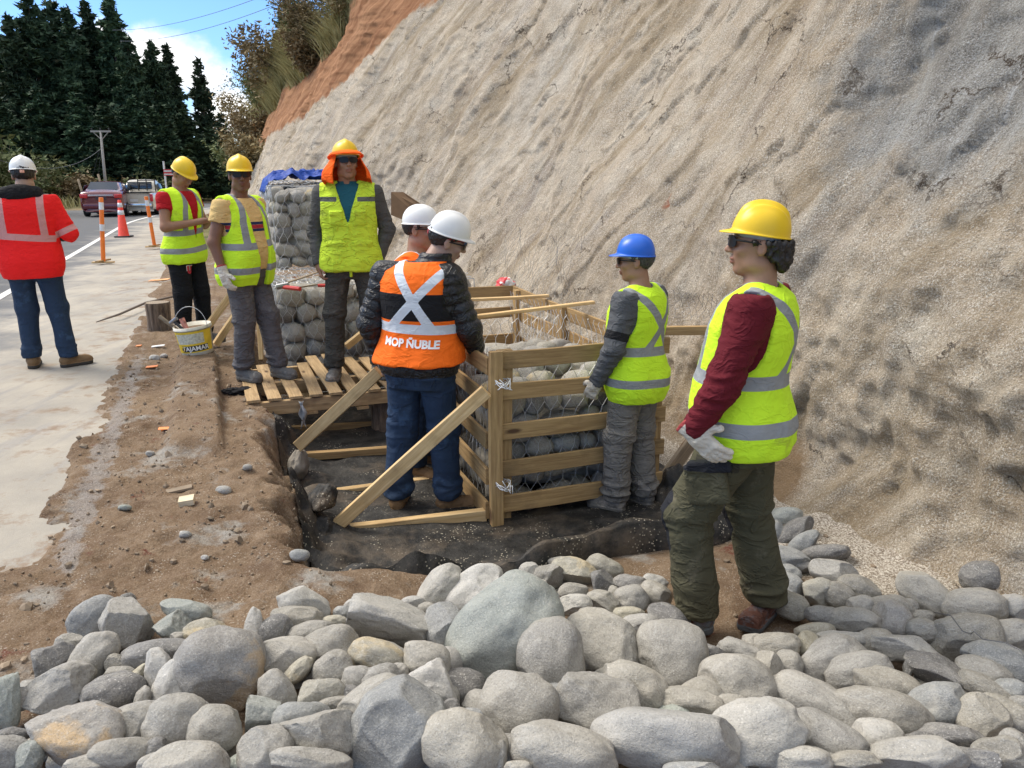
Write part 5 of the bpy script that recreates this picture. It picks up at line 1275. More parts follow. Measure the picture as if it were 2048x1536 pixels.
# --- 8: maroon sleeves, right
x, y = stand(1452, 3.0, -.28)
b, o = person('large person in maroon sleeves, lime vest and olive trousers nearest on the right', pos=(x, y), z=-.285, yaw=152, H=1.82, hs=.90, wx=1.04, dy=1.12, belly=.055, skin=(.36,.19,.13), lean=-.02, res=.0058,
    elL=(-.285,.03,1.14), wrL=(-.285,.13,.945), gloveL=True, elR=(.26,.02,1.13), wrR=(.24,.06,.90), gloveR=True, hyaw=16, hpitch=2, head=(0,-.005,1.64), shL=(-.19,-.035,1.415), shR=(.19,-.035,1.415),
    handL=((-.29,.12,.94), (-.06,-.78,-.60), (.85,-.1,.1), 1, .22, (.3,.8,.1)), anL=(-.14,.10,.115), knL=(-.12,.17,.53), hipL=(-.10,.0,.93), anR=(.12,-.14,.115), knR=(.11,-.03,.52), toeL=38, toeR=75)
M_mar = clothmat('maroon_jersey', (.115, .010, .017), wr=.5)
sleeved(b, o, M_mar, 'jersey', .016, .84, 1.475, 1, .080, .064, .044, seed=8, h=.0075, amp=.007)
s8 = stripes([(1.125, .028), (.945, .028)], (.115, 1.12, .026, 'front'), (1.13, 1.42, .12, .027))
vest(b, o, M_vest, infl=.029, hem=.83, stripe=s8, vneck=(1.15, .08), seed=8, arm=.105, armlow=.17, h=.007)
M_olive = clothmat('olive_work_trousers', (.075, .070, .042), (.018,.019,.024), (.045,.042,.03), None, wr=.6, dirt=(.14,.125,.085), dirt_th=.58)
def pad8(V, N):
    d = np.full(len(V), 9.0); 
    for s, S_ in ((-1, 'L'), (1, 'R')):
        kn = A3(o['kn'+S_]); d = np.minimum(d, np.maximum(np.maximum(np.abs(V[:, 2]-.50)-.13, np.abs(V[:, 0]-kn[0])-.075), kn[1]+.015-V[:, 1]+.25*np.abs(V[:, 2]-.5)))
    return d
def pock8(V, N): return np.maximum(np.abs(V[:, 2]-.795)-.022, np.maximum(np.abs(V[:, 1]-.045+.0)-.085, .13+V[:, 0]))
tr8 = trousers(b, o, M_olive, .97, .122, .098, .092, amp=.008, h=.0072, seed=8, attrs=lambda V, N: dict(m1=pad8(V, N), m2=pock8(V, N)), fold=(6, 6, 14))
boots(b, o, clothmat('worn_boot_leather', (.12, .055, .04), (.09,.095,.10), None, None, .6, (.16,.19,.21), .48), hi=.02); hair(b, o, back=1, low=-.095, thick=.018, side=-.03); helmet(b, o, M_yhat, ridges=2, peak=.042); glasses(b, o); glove(b, o, 'L'); glove(b, o, 'R')
# bag pocket on the near thigh, with its flap
def pk(p):
    R0 = np.array(Matrix.Rotation(R_(-12), 3, 'X')); d = bxs(p, (-.222, .075, .715), (.022, .085, .085), R0, .018); f = bxs(p, (-.228, .068, .795), (.024, .088, .024), R0, .010); return smin(d, f, .004)
solid('cargo_pocket', pk, (-.30, -.06, .58), (-.16, .20, .87), .005, M_olive, b, post=lambda V, N: .002*vn(V*40, 2), attrs=lambda V, N: dict(m1=.775-V[:, 2]-.1*(V[:,1]-.07)))
# --- print on the track trousers of the second worker and on helmets
tr2 = [c for c in b2.children if c.name.startswith('trousers')][0]
lettering('U', .085, tr2.data, tr2, .085, .74, plain('crimson_print', (.45,.01,.03), .6), 1, bold=.009, off=.004, name='printed_letter')
lettering('U', .085, tr2.data, tr2, .085, .74, M_white, 1, bold=.014, off=.002, name='printed_outline')
lettering('D', .05, tr2.data, tr2, -.055, .86, M_white, 1, bold=.005, off=.002, name='printed_letter')
# phone in the hands
fw = Matrix.Rotation(b2.rotation_euler.z, 4, 'Z'); k2 = b2.scale[0]
pp = b2.location+(fw@Vector((.02*k2, .385*k2, 1.245*k2)))
mb = MB(); mb.box((0, 0, 0), (.075, .155, .009), bev=.003); mb.box((0, 0, .0052), (.066, .140, .001), m=1)
ph = mb.build('mobile_phone', [plain('phone_case', (.02,.03,.05), .4), plain('phone_glass', (.02,.02,.025), .1)], None, autos=30); ph.location = pp; ph.rotation_euler = (R_(35), 0, b2.rotation_euler.z+R_(8))
tag(ph, 'dark mobile phone held in both hands by the person in the red shirt', 'phone')
# ================================================================ TIMBER, GABIONS, ROADSIDE THINGS
def f_wood(a, b, knot=(.16,.09,.04), stain=None):
    def f(t):
        c = t.co(); r = t.n('ShaderNodeObjectInfo').outputs['Random']; cv = t.n('ShaderNodeCombineXYZ'); rr = t.math('MULTIPLY', r, 23.0)
        for i in range(3): t.put(cv.inputs[i], rr)
        q = t.vadd(c, cv.outputs[0])
        g = t.noise(t.mapping(q, scale=(1.6, 30, 30)), 2, 6, .6, .8); g2 = t.noise(t.mapping(q, scale=(5, 120, 120)), 2, 3, .6); l = t.noise(q, 3.5, 5, .6)
        col = t.mix(t.mr(g, .36, .64), a, b); col = t.mix(t.math('MULTIPLY', t.mr(g2, .5, .75), .35), col, tuple(x*.6 for x in a))
        kn = t.vor(t.mapping(q, scale=(2.2, 7, 7)), 1.0); col = t.mix(t.mr(kn, .14, .07), col, knot)
        col = t.mix(t.math('MULTIPLY', t.mr(l, .52, .68), .6), col, stain or tuple(x*.55 for x in a))
        hs = t.n('ShaderNodeHueSaturation'); t.put(hs.inputs['Color'], col); t.put(hs.inputs['Value'], t.mr(r, 0, 1, .82, 1.15))
        return dict(Base_Color=hs.outputs[0], Roughness=.75, Specular_IOR_Level=.3, Normal=t.bump(t.math('ADD', g, t.math('MULTIPLY', g2, .4)), .35, .006))
    return f
M_new = mat('fresh_pine_timber', f_wood((.52,.34,.155), (.70,.51,.27)))
M_old = mat('weathered_pine_timber', f_wood((.30,.19,.085), (.46,.31,.145), (.10,.055,.03), (.17,.115,.06)))
M_pal = mat('pallet_timber', f_wood((.33,.22,.11), (.52,.37,.20), (.10,.06,.03), (.13,.09,.06)))
M_greyw = mat('grey_timber', f_wood((.22,.17,.12), (.34,.27,.19)))
def bar(name, p0, p1, w, h, m, parent=None, up=(0,0,1), warp=.004, seed=0, taper=1.0, bev=.003):
    """a sawn timber: local X along its length, w across, h along up"""
    p0 = Vector(p0); p1 = Vector(p1); L = (p1-p0).length; X = (p1-p0).normalized(); Z = Vector(up); Z = (Z-X*Z.dot(X)).normalized(); Y = Z.cross(X)
    r = random.Random(seed+int(L*1000)); n = max(4, int(L/.09)); V = []; F = []
    cs = [(-.5,-.5+0), (.5,-.5), (.5,.5), (-.5,.5)]; e = bev
    prof = []
    for i, (a, b) in enumerate(cs):
        sx = 1 if a > 0 else -1; sy = 1 if b > 0 else -1
        q1, q2 = (sx*(w/2), sy*(h/2-e)), (sx*(w/2-e), sy*(h/2))
        prof += [q1, q2] if i in (1+0, 3) and False else ([q2, q1] if sx*sy < 0 else [q1, q2])
    prof = sorted(prof, key=lambda q: math.atan2(q[1]/h, q[0]/w))
    k = len(prof); ph = r.uniform(0, 6)
    for i in range(n+1):
        u = i/n; wy = warp*math.sin(u*4+ph); wz = warp*math.sin(u*3+ph*2); s_ = 1+(taper-1)*u
        for (a, b) in prof: V.append(Vector((-L/2+u*L, a*s_+wy+r.uniform(-1,1)*.0006, b*(1+.02*math.sin(u*9+ph))+wz)))
    for i in range(n):
        for j in range(k): F.append((i*k+j, (i+1)*k+j, (i+1)*k+(j+1)%k, i*k+(j+1)%k))
    F.append(tuple(range(k))); F.append(tuple(n*k+j for j in range(k-1, -1, -1)))
    F = [f[::-1] for f in F]
    me = make_mesh(name, V, F, False, m); o = obj(name, me, parent)
    M = Matrix((X, Y, Z)).transposed().to_4x4(); M.translation = (p0+p1)/2
    if parent: o.matrix_local = parent_inv(parent)@M
    else: o.matrix_world = M
    return o
PINV = {}
def parent_inv(p): return Matrix.Translation(-Vector(p.location)) if abs(p.rotation_euler.z) < 1e-6 else (Matrix.Translation(p.location)@Matrix.Rotation(p.rotation_euler.z, 4, 'Z')).inverted()
M_wire = plain('galvanised_wire', (.50, .51, .52), .45, metal=.25)
M_gstone = rockmat('caged_stone', (.29,.272,.238), (.40,.378,.335), (.42,.38,.31), .3, 3, .62)
def hexnet(name, fn, U, Vv, cell=.085, r=.0016, parent=None, m=None, jit=.0):
    """double twisted mesh over a sheet fn(u,v)->point, u,v in metres"""
    rg = random.Random(3); mb = MB(); nx = int(U/cell)+1; ny = int(Vv/(cell*1.2))+1; cache = {}
    def pt(u, v):
        k = (round(u*1000), round(v*1000))
        if k not in cache: cache[k] = Vector(fn(min(max(u, 0), U), min(max(v, 0), Vv)))+Vector((rg.uniform(-1,1), rg.uniform(-1,1), rg.uniform(-1,1)))*jit
        return cache[k]
    ch = cell*1.2; tw = ch*.38
    segs = []
    for j in range(ny+1):
        for i in range(nx+1):
            u = i*cell+(cell/2 if j % 2 else 0); v = j*ch
            if u > U+.01 or v > Vv+.01: continue
            segs.append(((u, v-tw/2), (u, v+tw/2), r*1.45))
            for s_ in (-1, 1):
                u2 = u+s_*cell/2
                if -.01 <= u2 <= U+.01 and v+ch <= Vv+ch*.6: segs.append(((u, v+tw/2), (u2, v+ch-tw/2), r))
    for a, b, rr_ in segs:
        A_, B_ = pt(*a), pt(*b)
        if (A_-B_).length > 1e-4: mb.tube([A_, B_], rr_, 3, cap=False)
    return mb.build(name, m or M_wire, parent, smooth=False)
def caged_wall(rows, u0, u1, z0, z1, fn, nrm, lab, seed, depth=.17, hi=False, group=''):
    """stones stacked against one face of a cage; each one its own object"""
    r = random.Random(seed); z = z0; k = 0
    for row in range(rows):
        hh_ = (z1-z0)/rows; u = u0+r.uniform(-.03, .05); col = 0
        while u < u1-.04:
            w_ = min(r.choice((.12,.15,.17,.20,.25))*r.uniform(.9, 1.15), u1-u); h_ = hh_*r.uniform(.80, 1.32); 
            if w_ < .07: break
            c = Vector(fn(u+w_/2, z0+(row+.5)*hh_+r.uniform(-.022, .022)))-Vector(nrm)*(depth*.42)
            me = rock_mesh(seed*100+row*20+col, (w_*1.10, depth, h_*1.06), r.random() < .12, M_gstone if r.random() < .75 else RM[r.choice('rybd')][0], hi=False)
            o = obj('caged_stone', me); n_ = Vector(nrm); X = Vector((0,0,1)).cross(n_)*-1
            M = Matrix((X, -n_, Vector((0,0,1)))).transposed()@Matrix.Rotation(r.uniform(-.45, .45), 3, 'Y')
            mw = M.to_4x4(); mw.translation = c; o.matrix_world = mw
            tag(o, '%s grey stone from the left in the %s row %s' % (ORD[col].replace('nearest one', 'first'), (['lowest']+['second lowest', 'third lowest', 'fourth lowest', 'fifth lowest', 'sixth lowest', 'seventh lowest', 'eighth lowest'])[row], lab), 'stone', group)
            u += w_*.97; col += 1
def Wv(s, t_, z): return W(s, t_, z)
def gabion(name, s0, s1, t0, t1, z0, z1, rows, lab, seed, short, bulge=.022, side_t=None):
    g = empty(name, W((s0+s1)/2, t0, z0), 0, lab, 'gabion', 'wire gabions'); Li = Matrix.Translation(-Vector(g.location))
    H_ = z1-z0; rg = random.Random(seed)
    def face_f(u, v):                                   # front face then left side, wrapped round the corner
        b = bulge*math.sin(math.pi*v/H_)*1.0+.012*math.sin(u*9+v*7)
        return W(s0+u, t0-b, z0+v)
    def face_l(u, v):
        b = bulge*math.sin(math.pi*v/H_)+.012*math.sin(u*8+v*6); return W(s0-b, t0+u, z0+v)
    def face_t(u, v): return W(s0+u, t0+v, z1+.03*math.sin(u*5+v*6)*.6+.015+.02*math.sin(v*11+u*3))
    def shift(f): return lambda u, v: Vector(f(u, v))-Vector(g.location)
    hexnet('wire_mesh_face', shift(face_f), s1-s0, H_, parent=g, jit=.006, r=.0021)
    hexnet('wire_mesh_face', shift(face_l), t1-t0, H_, parent=g, jit=.006, cell=.06, r=.0021)
    hexnet('wire_mesh_lid', shift(face_t), s1-s0, t1-t0, parent=g, jit=.012, cell=.055, r=.0022)
    mb = MB()
    for a, b in (((s0,t0,z0),(s1,t0,z0)), ((s0,t0,z1),(s1,t0,z1)), ((s0,t0,z0),(s0,t0,z1)), ((s1,t0,z0),(s1,t0,z1)), ((s0,t0,z1),(s0,t1,z1)), ((s0,t1,z0),(s0,t1,z1))):
        pts = [W(*[a[i]+(b[i]-a[i])*k/10 for i in range(3)])+Vector((rg.uniform(-1,1), rg.uniform(-1,1), rg.uniform(-1,1)))*.008-g.location for k in range(11)]
        mb.tube(pts, .005, 5)
    mb.build('selvedge_wire', M_wire, g)
    # rubble core behind the outer stones
    v, f = ICO4; v = np.sign(v)*np.abs(v)**.45; v = v/np.abs(v).max(0)
    c = W((s0+s1)/2, (t0+t1)/2, (z0+z1)/2)-g.location; hs_ = ((s1-s0)/2-.06, (t1-t0)/2-.06, H_/2-.035)
    vv = v*np.array(hs_); vv = vv+.03*ridge(vv*7, 3, seed)[:, None]*(v/np.linalg.norm(v, axis=1)[:, None])
    vv = np.stack([c.x+.9325*vv[:, 0]-.3612*vv[:, 1], c.y+.3612*vv[:, 0]+.9325*vv[:, 1], c.z+vv[:, 2]], 1)
    obj('rubble_core', make_mesh('core', vv, f, True, M_gstone), g)
    nF = -RDIR; nL = -LDIR
    caged_wall(rows, 0, s1-s0-.02, z0+.01, z1-.02, lambda u, z: W(s0+u, t0, z), nF, 'of '+short+' front', seed, group='stones in the '+short+' front')
    caged_wall(rows, 0, t1-t0-.05, z0+.01, z1-.02, lambda u, z: W(s0, t0+.10+u, z), nL, 'of '+short+' side', seed+50, group='stones in the '+short+' side')
    # stones on top under the lid
    return g
gabion('gabion', .50, 2.35, 7.1, 8.3, -.34, .66, 6, 'lower filled wire gabion behind the pallet, tools lying on its lid', 5, 'the low gabion')
gabion('tall_gabion', .62, 1.52, 8.35, 9.7, .675, 1.52, 6, 'upper round shouldered wire gabion with the blue tarpaulin on top', 6, 'the tall gabion', bulge=.06)

# ---- timber formwork round the gabion being filled
S0, S1, T0, T1 = 1.42, 2.50, 3.90, 6.35; FZ = -.36
SL = [(-.29, -.185), (-.07, .03), (.15, .247), (.39, .485), (.575, .675)]
fp_ = empty('slatted_front_panel', W(S0, T0, FZ), 0, 'front panel of the crate, five horizontal slats facing the camera beside the blue helmet man', 'timber panel', 'slatted crate panels')
rg = random.Random(4)
for i, (a, b) in enumerate(SL):
    bar('slat', W(S0-.005, T0-.012, (a+b)/2+.004), W(S1+.02, T0-.012, (a+b)/2+.004+rg.uniform(-.008, .008)), .022, b-a, M_old, fp_, seed=i, warp=.006)
bar('post', W(S0+.05, T0+.022, FZ-.02), W(S0+.05, T0+.022, .675), .042, .085, M_old, fp_, up=LDIR, seed=11)
bar('post', W(S1-.02, T0+.022, FZ), W(S1-.02, T0+.022, .66), .042, .055, M_old, fp_, up=LDIR, seed=12)
lp = empty('slatted_side_panel', W(S0, T0, FZ), 0, 'left side panel of the crate, running back from the corner past the jeans', 'timber panel', 'slatted crate panels')
for i, (a, b) in enumerate(SL):
    bar('slat', W(S0-.055, T0+.0, (a+b)/2-.03), W(S0-.055, T1, (a+b)/2-.02+rg.uniform(-.015, .015)), .022, b-a, M_old, lp, seed=20+i, warp=.008)
bar('post', W(S0-.022, T0-.045, FZ-.03), W(S0-.022, T0-.045, .685), .075, .038, M_old, lp, up=RDIR, seed=31)
bar('post', W(S0-.025, T0+1.1, FZ), W(S0-.025, T0+1.1, .66), .042, .07, M_old, lp, up=RDIR, seed=32)
bar('post', W(S0-.025, T1-.05, FZ), W(S0-.025, T1-.05, .66), .042, .07, M_old, lp, up=RDIR, seed=33)
rp = empty('slatted_rear_side_panel', W(S1, T0, FZ), 0, 'far side panel of the crate against the rock face, seen over the stones', 'timber panel', 'slatted crate panels')
for i, (a, b) in enumerate(SL): bar('slat', W(S1-.02, T0+.35, (a+b)/2-.02), W(S1-.02, T1, (a+b)/2+rg.uniform(-.015, .015)), .022, b-a, M_old, rp, seed=40+i, warp=.008)
for k_ in (.45, 1.35, 2.3): bar('post', W(S1-.055, T0+k_, FZ), W(S1-.055, T0+k_, .66), .042, .07, M_old, rp, up=RDIR, seed=50+int(k_*9))
bp = empty('slatted_back_panel', W(S0, T1, FZ), 0, 'back panel of the crate, next to the finished gabion', 'timber panel', 'slatted crate panels')
for i, (a, b) in enumerate(SL): bar('slat', W(S0-.04, T1+.03, (a+b)/2), W(S1, T1+.03, (a+b)/2), .022, b-a, M_old, bp, seed=60+i)
bar('post', W((S0+S1)/2, T1, FZ), W((S0+S1)/2, T1, .66), .07, .042, M_old, bp, up=RDIR, seed=66)
# the corner cage of wire inside and the stones filled so far
gc = empty('open_gabion', W((S0+S1)/2, T0, FZ), 0, 'open wire gabion inside the timber crate, half filled with grey stones', 'gabion', 'wire gabions')
sh_ = lambda f: (lambda u, v: Vector(f(u, v))-Vector(gc.location))
wob = lambda u, v: .012*math.sin(u*7+v*9)+.008*math.sin(v*17)
hexnet('wire_mesh_face', sh_(lambda u, v: W(S0+.03+u, T0+.055+wob(u, v), FZ+.03+v)), S1-S0-.06, .98, parent=gc, jit=.005, r=.0018, cell=.082)
hexnet('wire_mesh_face', sh_(lambda u, v: W(S0+.03+wob(u, v), T0+.05+u, FZ+.03+v)), T1-T0-.1, .98, parent=gc, jit=.005, r=.0018, cell=.082)
hexnet('wire_mesh_face', sh_(lambda u, v: W(S1-.085+wob(u, v), T0+.05+u, FZ+.03+v)), T1-T0-.1, .98, parent=gc, jit=.006, r=.0018, cell=.082)
hexnet('wire_mesh_partition', sh_(lambda u, v: W(S0+.04+u, T0+1.30+.05*math.sin(v*5), FZ+.03+v)), S1-S0-.1, .94, parent=gc, jit=.008, r=.0018, cell=.082)
caged_wall(5, .05, S1-S0-.06, FZ+.02, .40, lambda u, z: W(S0+u, T0+.075, z), -RDIR, 'seen through the crate front', 71, hi=True, group='stones behind the crate front')
caged_wall(5, .10, T1-T0-.1, FZ+.02, .38, lambda u, z: W(S0+.05, T1-u, z), -LDIR, 'seen through the crate side', 83, group='stones behind the crate side')
rr2 = random.Random(31); kk = 0
for i in range(7):
    for j in range(5):
        u = .20+j*.19+rr2.uniform(-.03, .03); tt_ = .24+i*.20+rr2.uniform(-.03, .03); zt = .34+.10*math.sin(tt_*2.2)-.08*(i/8)+rr2.uniform(-.02, .04)
        me = rock_mesh(5000+kk, (rr2.uniform(.17, .25), rr2.uniform(.15, .21), rr2.uniform(.12, .17)), rr2.random() < .2, M_gstone if rr2.random() < .6 else RM[rr2.choice('ryw')][0], hi=False)
        o = obj('caged_stone', me); o.location = W(S0+u, T0+tt_, zt); o.rotation_euler = (rr2.uniform(-.3,.3), rr2.uniform(-.3,.3), rr2.uniform(0, 3)); kk += 1
        tag(o, '%s stone from the left, row %d from the front on top of the crate filling' % (ORD[j].replace('nearest one', 'first'), i+1), 'stone', 'stones on top of the crate filling')
mbc = ICO3; v, f = mbc; v = np.sign(v)*np.abs(v)**.4; v = v/np.abs(v).max(0)*np.array([(S1-S0)/2-.16, (T1-T0)/2-.17, .31]); c = W((S0+S1)/2, (T0+T1)/2, -.02)-gc.location
v = np.stack([c.x+.9325*v[:, 0]-.3612*v[:, 1], c.y+.3612*v[:, 0]+.9325*v[:, 1], c.z+v[:, 2]], 1); obj('rubble_core', make_mesh('core', v, f, True, M_gstone), gc)
# white wire ties on the corner posts
for zz, lab in ((.50, 'upper'), (-.10, 'lower')):
    mb = MB(); rw = random.Random(int(zz*100)); c = Vector((0,0,0))
    for q in range(3):
        pts = [LDIR*(.042*math.cos(a)+.0)+RDIR*(.062*math.sin(a)-.03)+Vector((0,0,.02*math.sin(a*2+q*1.3)+q*.008)) for a in np.linspace(0, 6.28, 22)]; mb.tube(pts, .003, 5)
    for q in range(3): mb.tube([RDIR*-.075+Vector((0,0,0)), RDIR*-.10+LDIR*rw.uniform(-.04,.05)+Vector((0,0,rw.uniform(-.02,.03))), RDIR*-.115+LDIR*rw.uniform(-.07,.08)+Vector((0,0,rw.uniform(-.04,.07)))], .0028, 5)
    o = mb.build('wire_tie', plain('white_wire', (.75,.76,.76), .4, metal=.2), None, smooth=True); o.location = W(S0+.01, T0-.03, zz); tag(o, lab+' twisted white wire tie round the front corner posts of the crate', 'wire tie', 'wire ties on the corner posts')
# cross bars over the crate
def timber(label, p0, p1, w, h, m=None, name='timber_bar', cat='timber', group=None, **kw):
    o = bar(name, p0, p1, w, h, m or M_new, None, **kw); return tag(o, label, cat, group)
timber('nearer thin pale batten laid across the top of the crate', W(S0-.12, 4.85, .70), W(S1+.05, 4.95, .72), .045, .022, group='battens across the crate', seed=1, warp=.01)
timber('farther thin pale batten laid across the top of the crate', W(S0-.10, 5.55, .70), W(S1-.02, 5.62, .70), .05, .022, group='battens across the crate', seed=2, warp=.01)
timber('timber wedged between the crate and the rock face behind the maroon sleeved man', Vector((.60, 4.88, .655)), Vector((1.42, 4.86, .655)), .045, .055, M_old, seed=3)
timber('long diagonal brace from the ground up to the crate corner post', aty(676, 1060, 4.0)+Vector((0,0,.03)), aty(972, 782, 4.02), .045, .075, group='diagonal braces', seed=4, name='diagonal_brace')
timber('timber lying on the fabric from the corner post to the long brace foot', aty(678, 1062, 4.04)+Vector((0,0,.0)), aty(972, 1030, 4.15)+Vector((0,0,0)), .05, .07, seed=5, name='ground_timber', group='timbers lying on the fabric')
timber('diagonal brace held at its top end by the man in the black jacket', aty(598, 893, 4.72), aty(757, 742, 4.58), .045, .075, seed=6, name='diagonal_brace', group='diagonal braces')
timber('short timber on the fabric running behind the jeans', aty(667, 986, 4.56), aty(905, 958, 4.84), .05, .06, seed=7, name='ground_timber', group='timbers lying on the fabric')
timber('timber on the fabric just below the pallet', aty(600, 912, 5.1), aty(900, 893, 5.35), .05, .055, M_old, seed=8, name='ground_timber', group='timbers lying on the fabric')
timber('dark timber in the shade under the pallet', aty(583, 858, 5.75), aty(800, 850, 5.95), .05, .055, M_old, seed=9, name='ground_timber', group='timbers lying on the fabric')
timber('left slanting prop behind the man with the yellow shirt', aty(414, 656, 7.1), aty(470, 578, 7.3), .045, .06, seed=10, name='prop', group='props behind the pallet')
timber('right slanting prop behind the man with the yellow shirt', aty(432, 690, 6.9), aty(490, 600, 7.1), .045, .06, seed=11, name='prop', group='props behind the pallet')
timber('slanting prop against the low gabion behind the orange flapped man', aty(692, 694, 6.75), aty(760, 640, 7.0), .045, .06, seed=12, name='prop', group='props behind the pallet')
timber('upright batten behind the knees of the man in yellow', aty(522, 720, 6.75), aty(519, 640, 6.9), .04, .05, seed=17, name='prop')
timber('grey board leaning on the cliff foot behind the olive trousers', aty(1325, 962, 4.75), aty(1395, 868, 5.0), .03, .12, M_greyw, seed=13, name='leaning_board')
# wooden pallet
pl = empty('wooden_pallet', W(.70, 6.2, -.07), 0, 'worn wooden pallet laid as a platform over the bench edge', 'pallet')
ps0, ps1, pt0, pt1, pz = .13, 1.42, 5.66, 6.78, .045
for i, t_ in enumerate((pt0+.03, (pt0+pt1)/2, pt1-.03)): bar('stringer', W(ps0, t_, pz-.075), W(ps1, t_, pz-.075), .042, .10, M_pal, pl, seed=70+i)
rg = random.Random(8); n_ = 9
for i in range(n_):
    s_ = ps0+.06+i*(ps1-ps0-.12)/(n_-1); sk_ = rg.uniform(-.03, .03); lift = .05 if i in (4, 5) else 0
    bar('deck_board', W(s_, pt0-.005, pz-.012), W(s_+sk_-(.05 if lift else 0), pt1+rg.uniform(-.02, .06), pz-.012+lift), .095, .02, M_pal, pl, seed=80+i, warp=.004)
for i in range(4): bar('bottom_board', W(ps0+.08+i*.38, pt0, pz-.14), W(ps0+.08+i*.38, pt1, pz-.14), .09, .02, M_pal, pl, seed=95+i)
# hanging scrap of plastic on the pallet edge
def drape(c, w, L, n=10):
    V = []; 
    for i in range(n+1):
        for j in range(5):
            u = i/n; a = (j/4-.5); ww = w*(1-.4*math.sin(u*2.5))*(1+.5*u); V.append((c.x+a*ww+.012*math.sin(u*9+j), c.y-.02*math.sin(u*5+j*2)-.01, c.z-u*L*(1+.15*math.sin(j*2.1))))
    F = [(i*5+j, i*5+j+1, (i+1)*5+j+1, (i+1)*5+j) for i in range(n) for j in range(4)]; return V, F
V, F = drape(W(.52, pt0-.05, .02), .045, .19); mb = MB(); mb.add(V, F); o = mb.build('plastic_scrap', plain('clear_grey_plastic', (.45,.46,.46), .3), None, smooth=True); o.modifiers.new('t', 'SOLIDIFY').thickness = .002
tag(o, 'torn grey plastic scrap knotted on the front edge of the pallet', 'plastic')
# stumps
def stump(name, c, r, h, lab):
    mb = MB(); rg = np.random.default_rng(int(r*1000)); n = 48; prof = [(1.08, 0), (1.0, .15), (.96, .4), (.97, .7), (1, .97), (.97, 1.0)]; V = []; F = []
    for k_, z_ in prof:
        for i in range(n):
            a = 2*math.pi*i/n; rr_ = r*k_*(1+.05*math.sin(a*3+1)+.03*math.sin(a*11+z_*2)+.03*math.sin(a*23)); V.append((rr_*math.cos(a), rr_*math.sin(a), h*z_))
    for q in range(len(prof)-1):
        for i in range(n): F.append((q*n+i, q*n+(i+1)%n, (q+1)*n+(i+1)%n, (q+1)*n+i))
    mb.add(V, F); bk = MB(); root = mb.build(name, M_bark2, None, smooth=True); root.location = c; tag(root, lab, 'stump')
    bk.add([(x*.96, y*.96, h+.002) for x, y, z_ in V[-n:]], [tuple(range(n))]); bk.build('sawn_top', M_sawn, root); return root
M_bark2 = mat('split_bark', lambda t: (lambda g: dict(Base_Color=t.mix(t.mr(g, .38, .62), (.085,.06,.045), (.25,.19,.14)), Roughness=.95, Normal=t.bump(g, .9, .03)))(t.noise(t.mapping(t.co(), scale=(26, 26, 4)), 1.3, 7, .65)))
def f_sawn(t):
    w_ = t.n('ShaderNodeTexWave', _wave_type='RINGS', _rings_direction='Z'); t.put(w_.inputs['Vector'], t.co()); w_.inputs['Scale'].default_value = 14; w_.inputs['Distortion'].default_value = 2.5
    return dict(Base_Color=t.mix(w_.outputs['Fac'], (.22,.17,.12), (.33,.27,.20)), Roughness=.9)
M_sawn = mat('sawn_wood', f_sawn)
g = atz(310, 660, .03); stump('tree_stump', Vector((g.x, g.y+.12, gz(g.x, g.y+.12)-.01)), .125, .31, 'upright cut log standing on the soil beside the black tracksuit trousers')
g = aty(775, 870, 5.9); stump('tree_stump', Vector((g.x, g.y, -.36)), .13, .28, 'rough stump propping up the pallet from below')
# stick
o = tag(obj('stick', make_mesh('stick', *(lambda m: (m.v, m.f))((lambda m: (m.tube([atz(193, 644, .03), atz(240, 628, .06), atz(290, 606, .07), atz(360, 590, .09)], [.006, .014, .016, .013], 8), m)[1])(MB())), True, plain('grey_stick', (.16,.13,.11), .9, bump=.5))), 'long grey pointed stick lying on the road edge behind the cut log', 'stick')
# ---- paint bucket
g = atz(388, 716, .07); bk = empty('paint_bucket', (g.x, g.y+.10, gz(g.x, g.y+.1)+.0), R_(-78), 'white and yellow paint bucket full of tools on the soil', 'bucket')
bk.rotation_euler = (R_(3), R_(-5), R_(-8))
mb = MB(); rB, rT, hB = .133, .158, .26
mb.lathe([(0, 0), (rB*.97, 0), (rB, .006), (rT-.004, hB-.03), (rT+.004, hB-.028), (rT+.004, hB-.02), (rT, hB-.018), (rT+.002, hB), (rT-.006, hB), (rB-.006, .01), (0, .01)], 56)
mb.build('bucket_shell', plain('dirty_white_plastic', (.66,.62,.52), .5, var=.35, scale=7), bk, smooth=True)
def band(a0, a1, z0_, z1_, m, nm, off=.0015, n=30):
    V = []; F = []
    for i in range(n+1):
        a = a0+(a1-a0)*i/n
        for z_ in (z0_, z1_): r_ = rB+(rT-rB)*z_/hB+off; V.append((r_*math.cos(a), r_*math.sin(a), z_))
    F = [(2*i, 2*i+2, 2*i+3, 2*i+1) for i in range(n)]; return make_mesh(nm, V, F, True, m)
AC = R_(-72)
obj('yellow_label', band(AC-1.15, AC+1.35, .035, .225, plain('yellow_label', (.80,.56,.04), .5, var=.2), 'l'), bk)
obj('print_panel', band(AC-.95, AC+.75, .115, .205, plain('pale_print_panel', (.58,.58,.48), .6, var=.3, scale=60), 'l', .0022), bk)
obj('black_strip', band(AC-.72, AC+.95, .045, .098, plain('black_label', (.02,.02,.02), .5), 'l', .0022), bk)
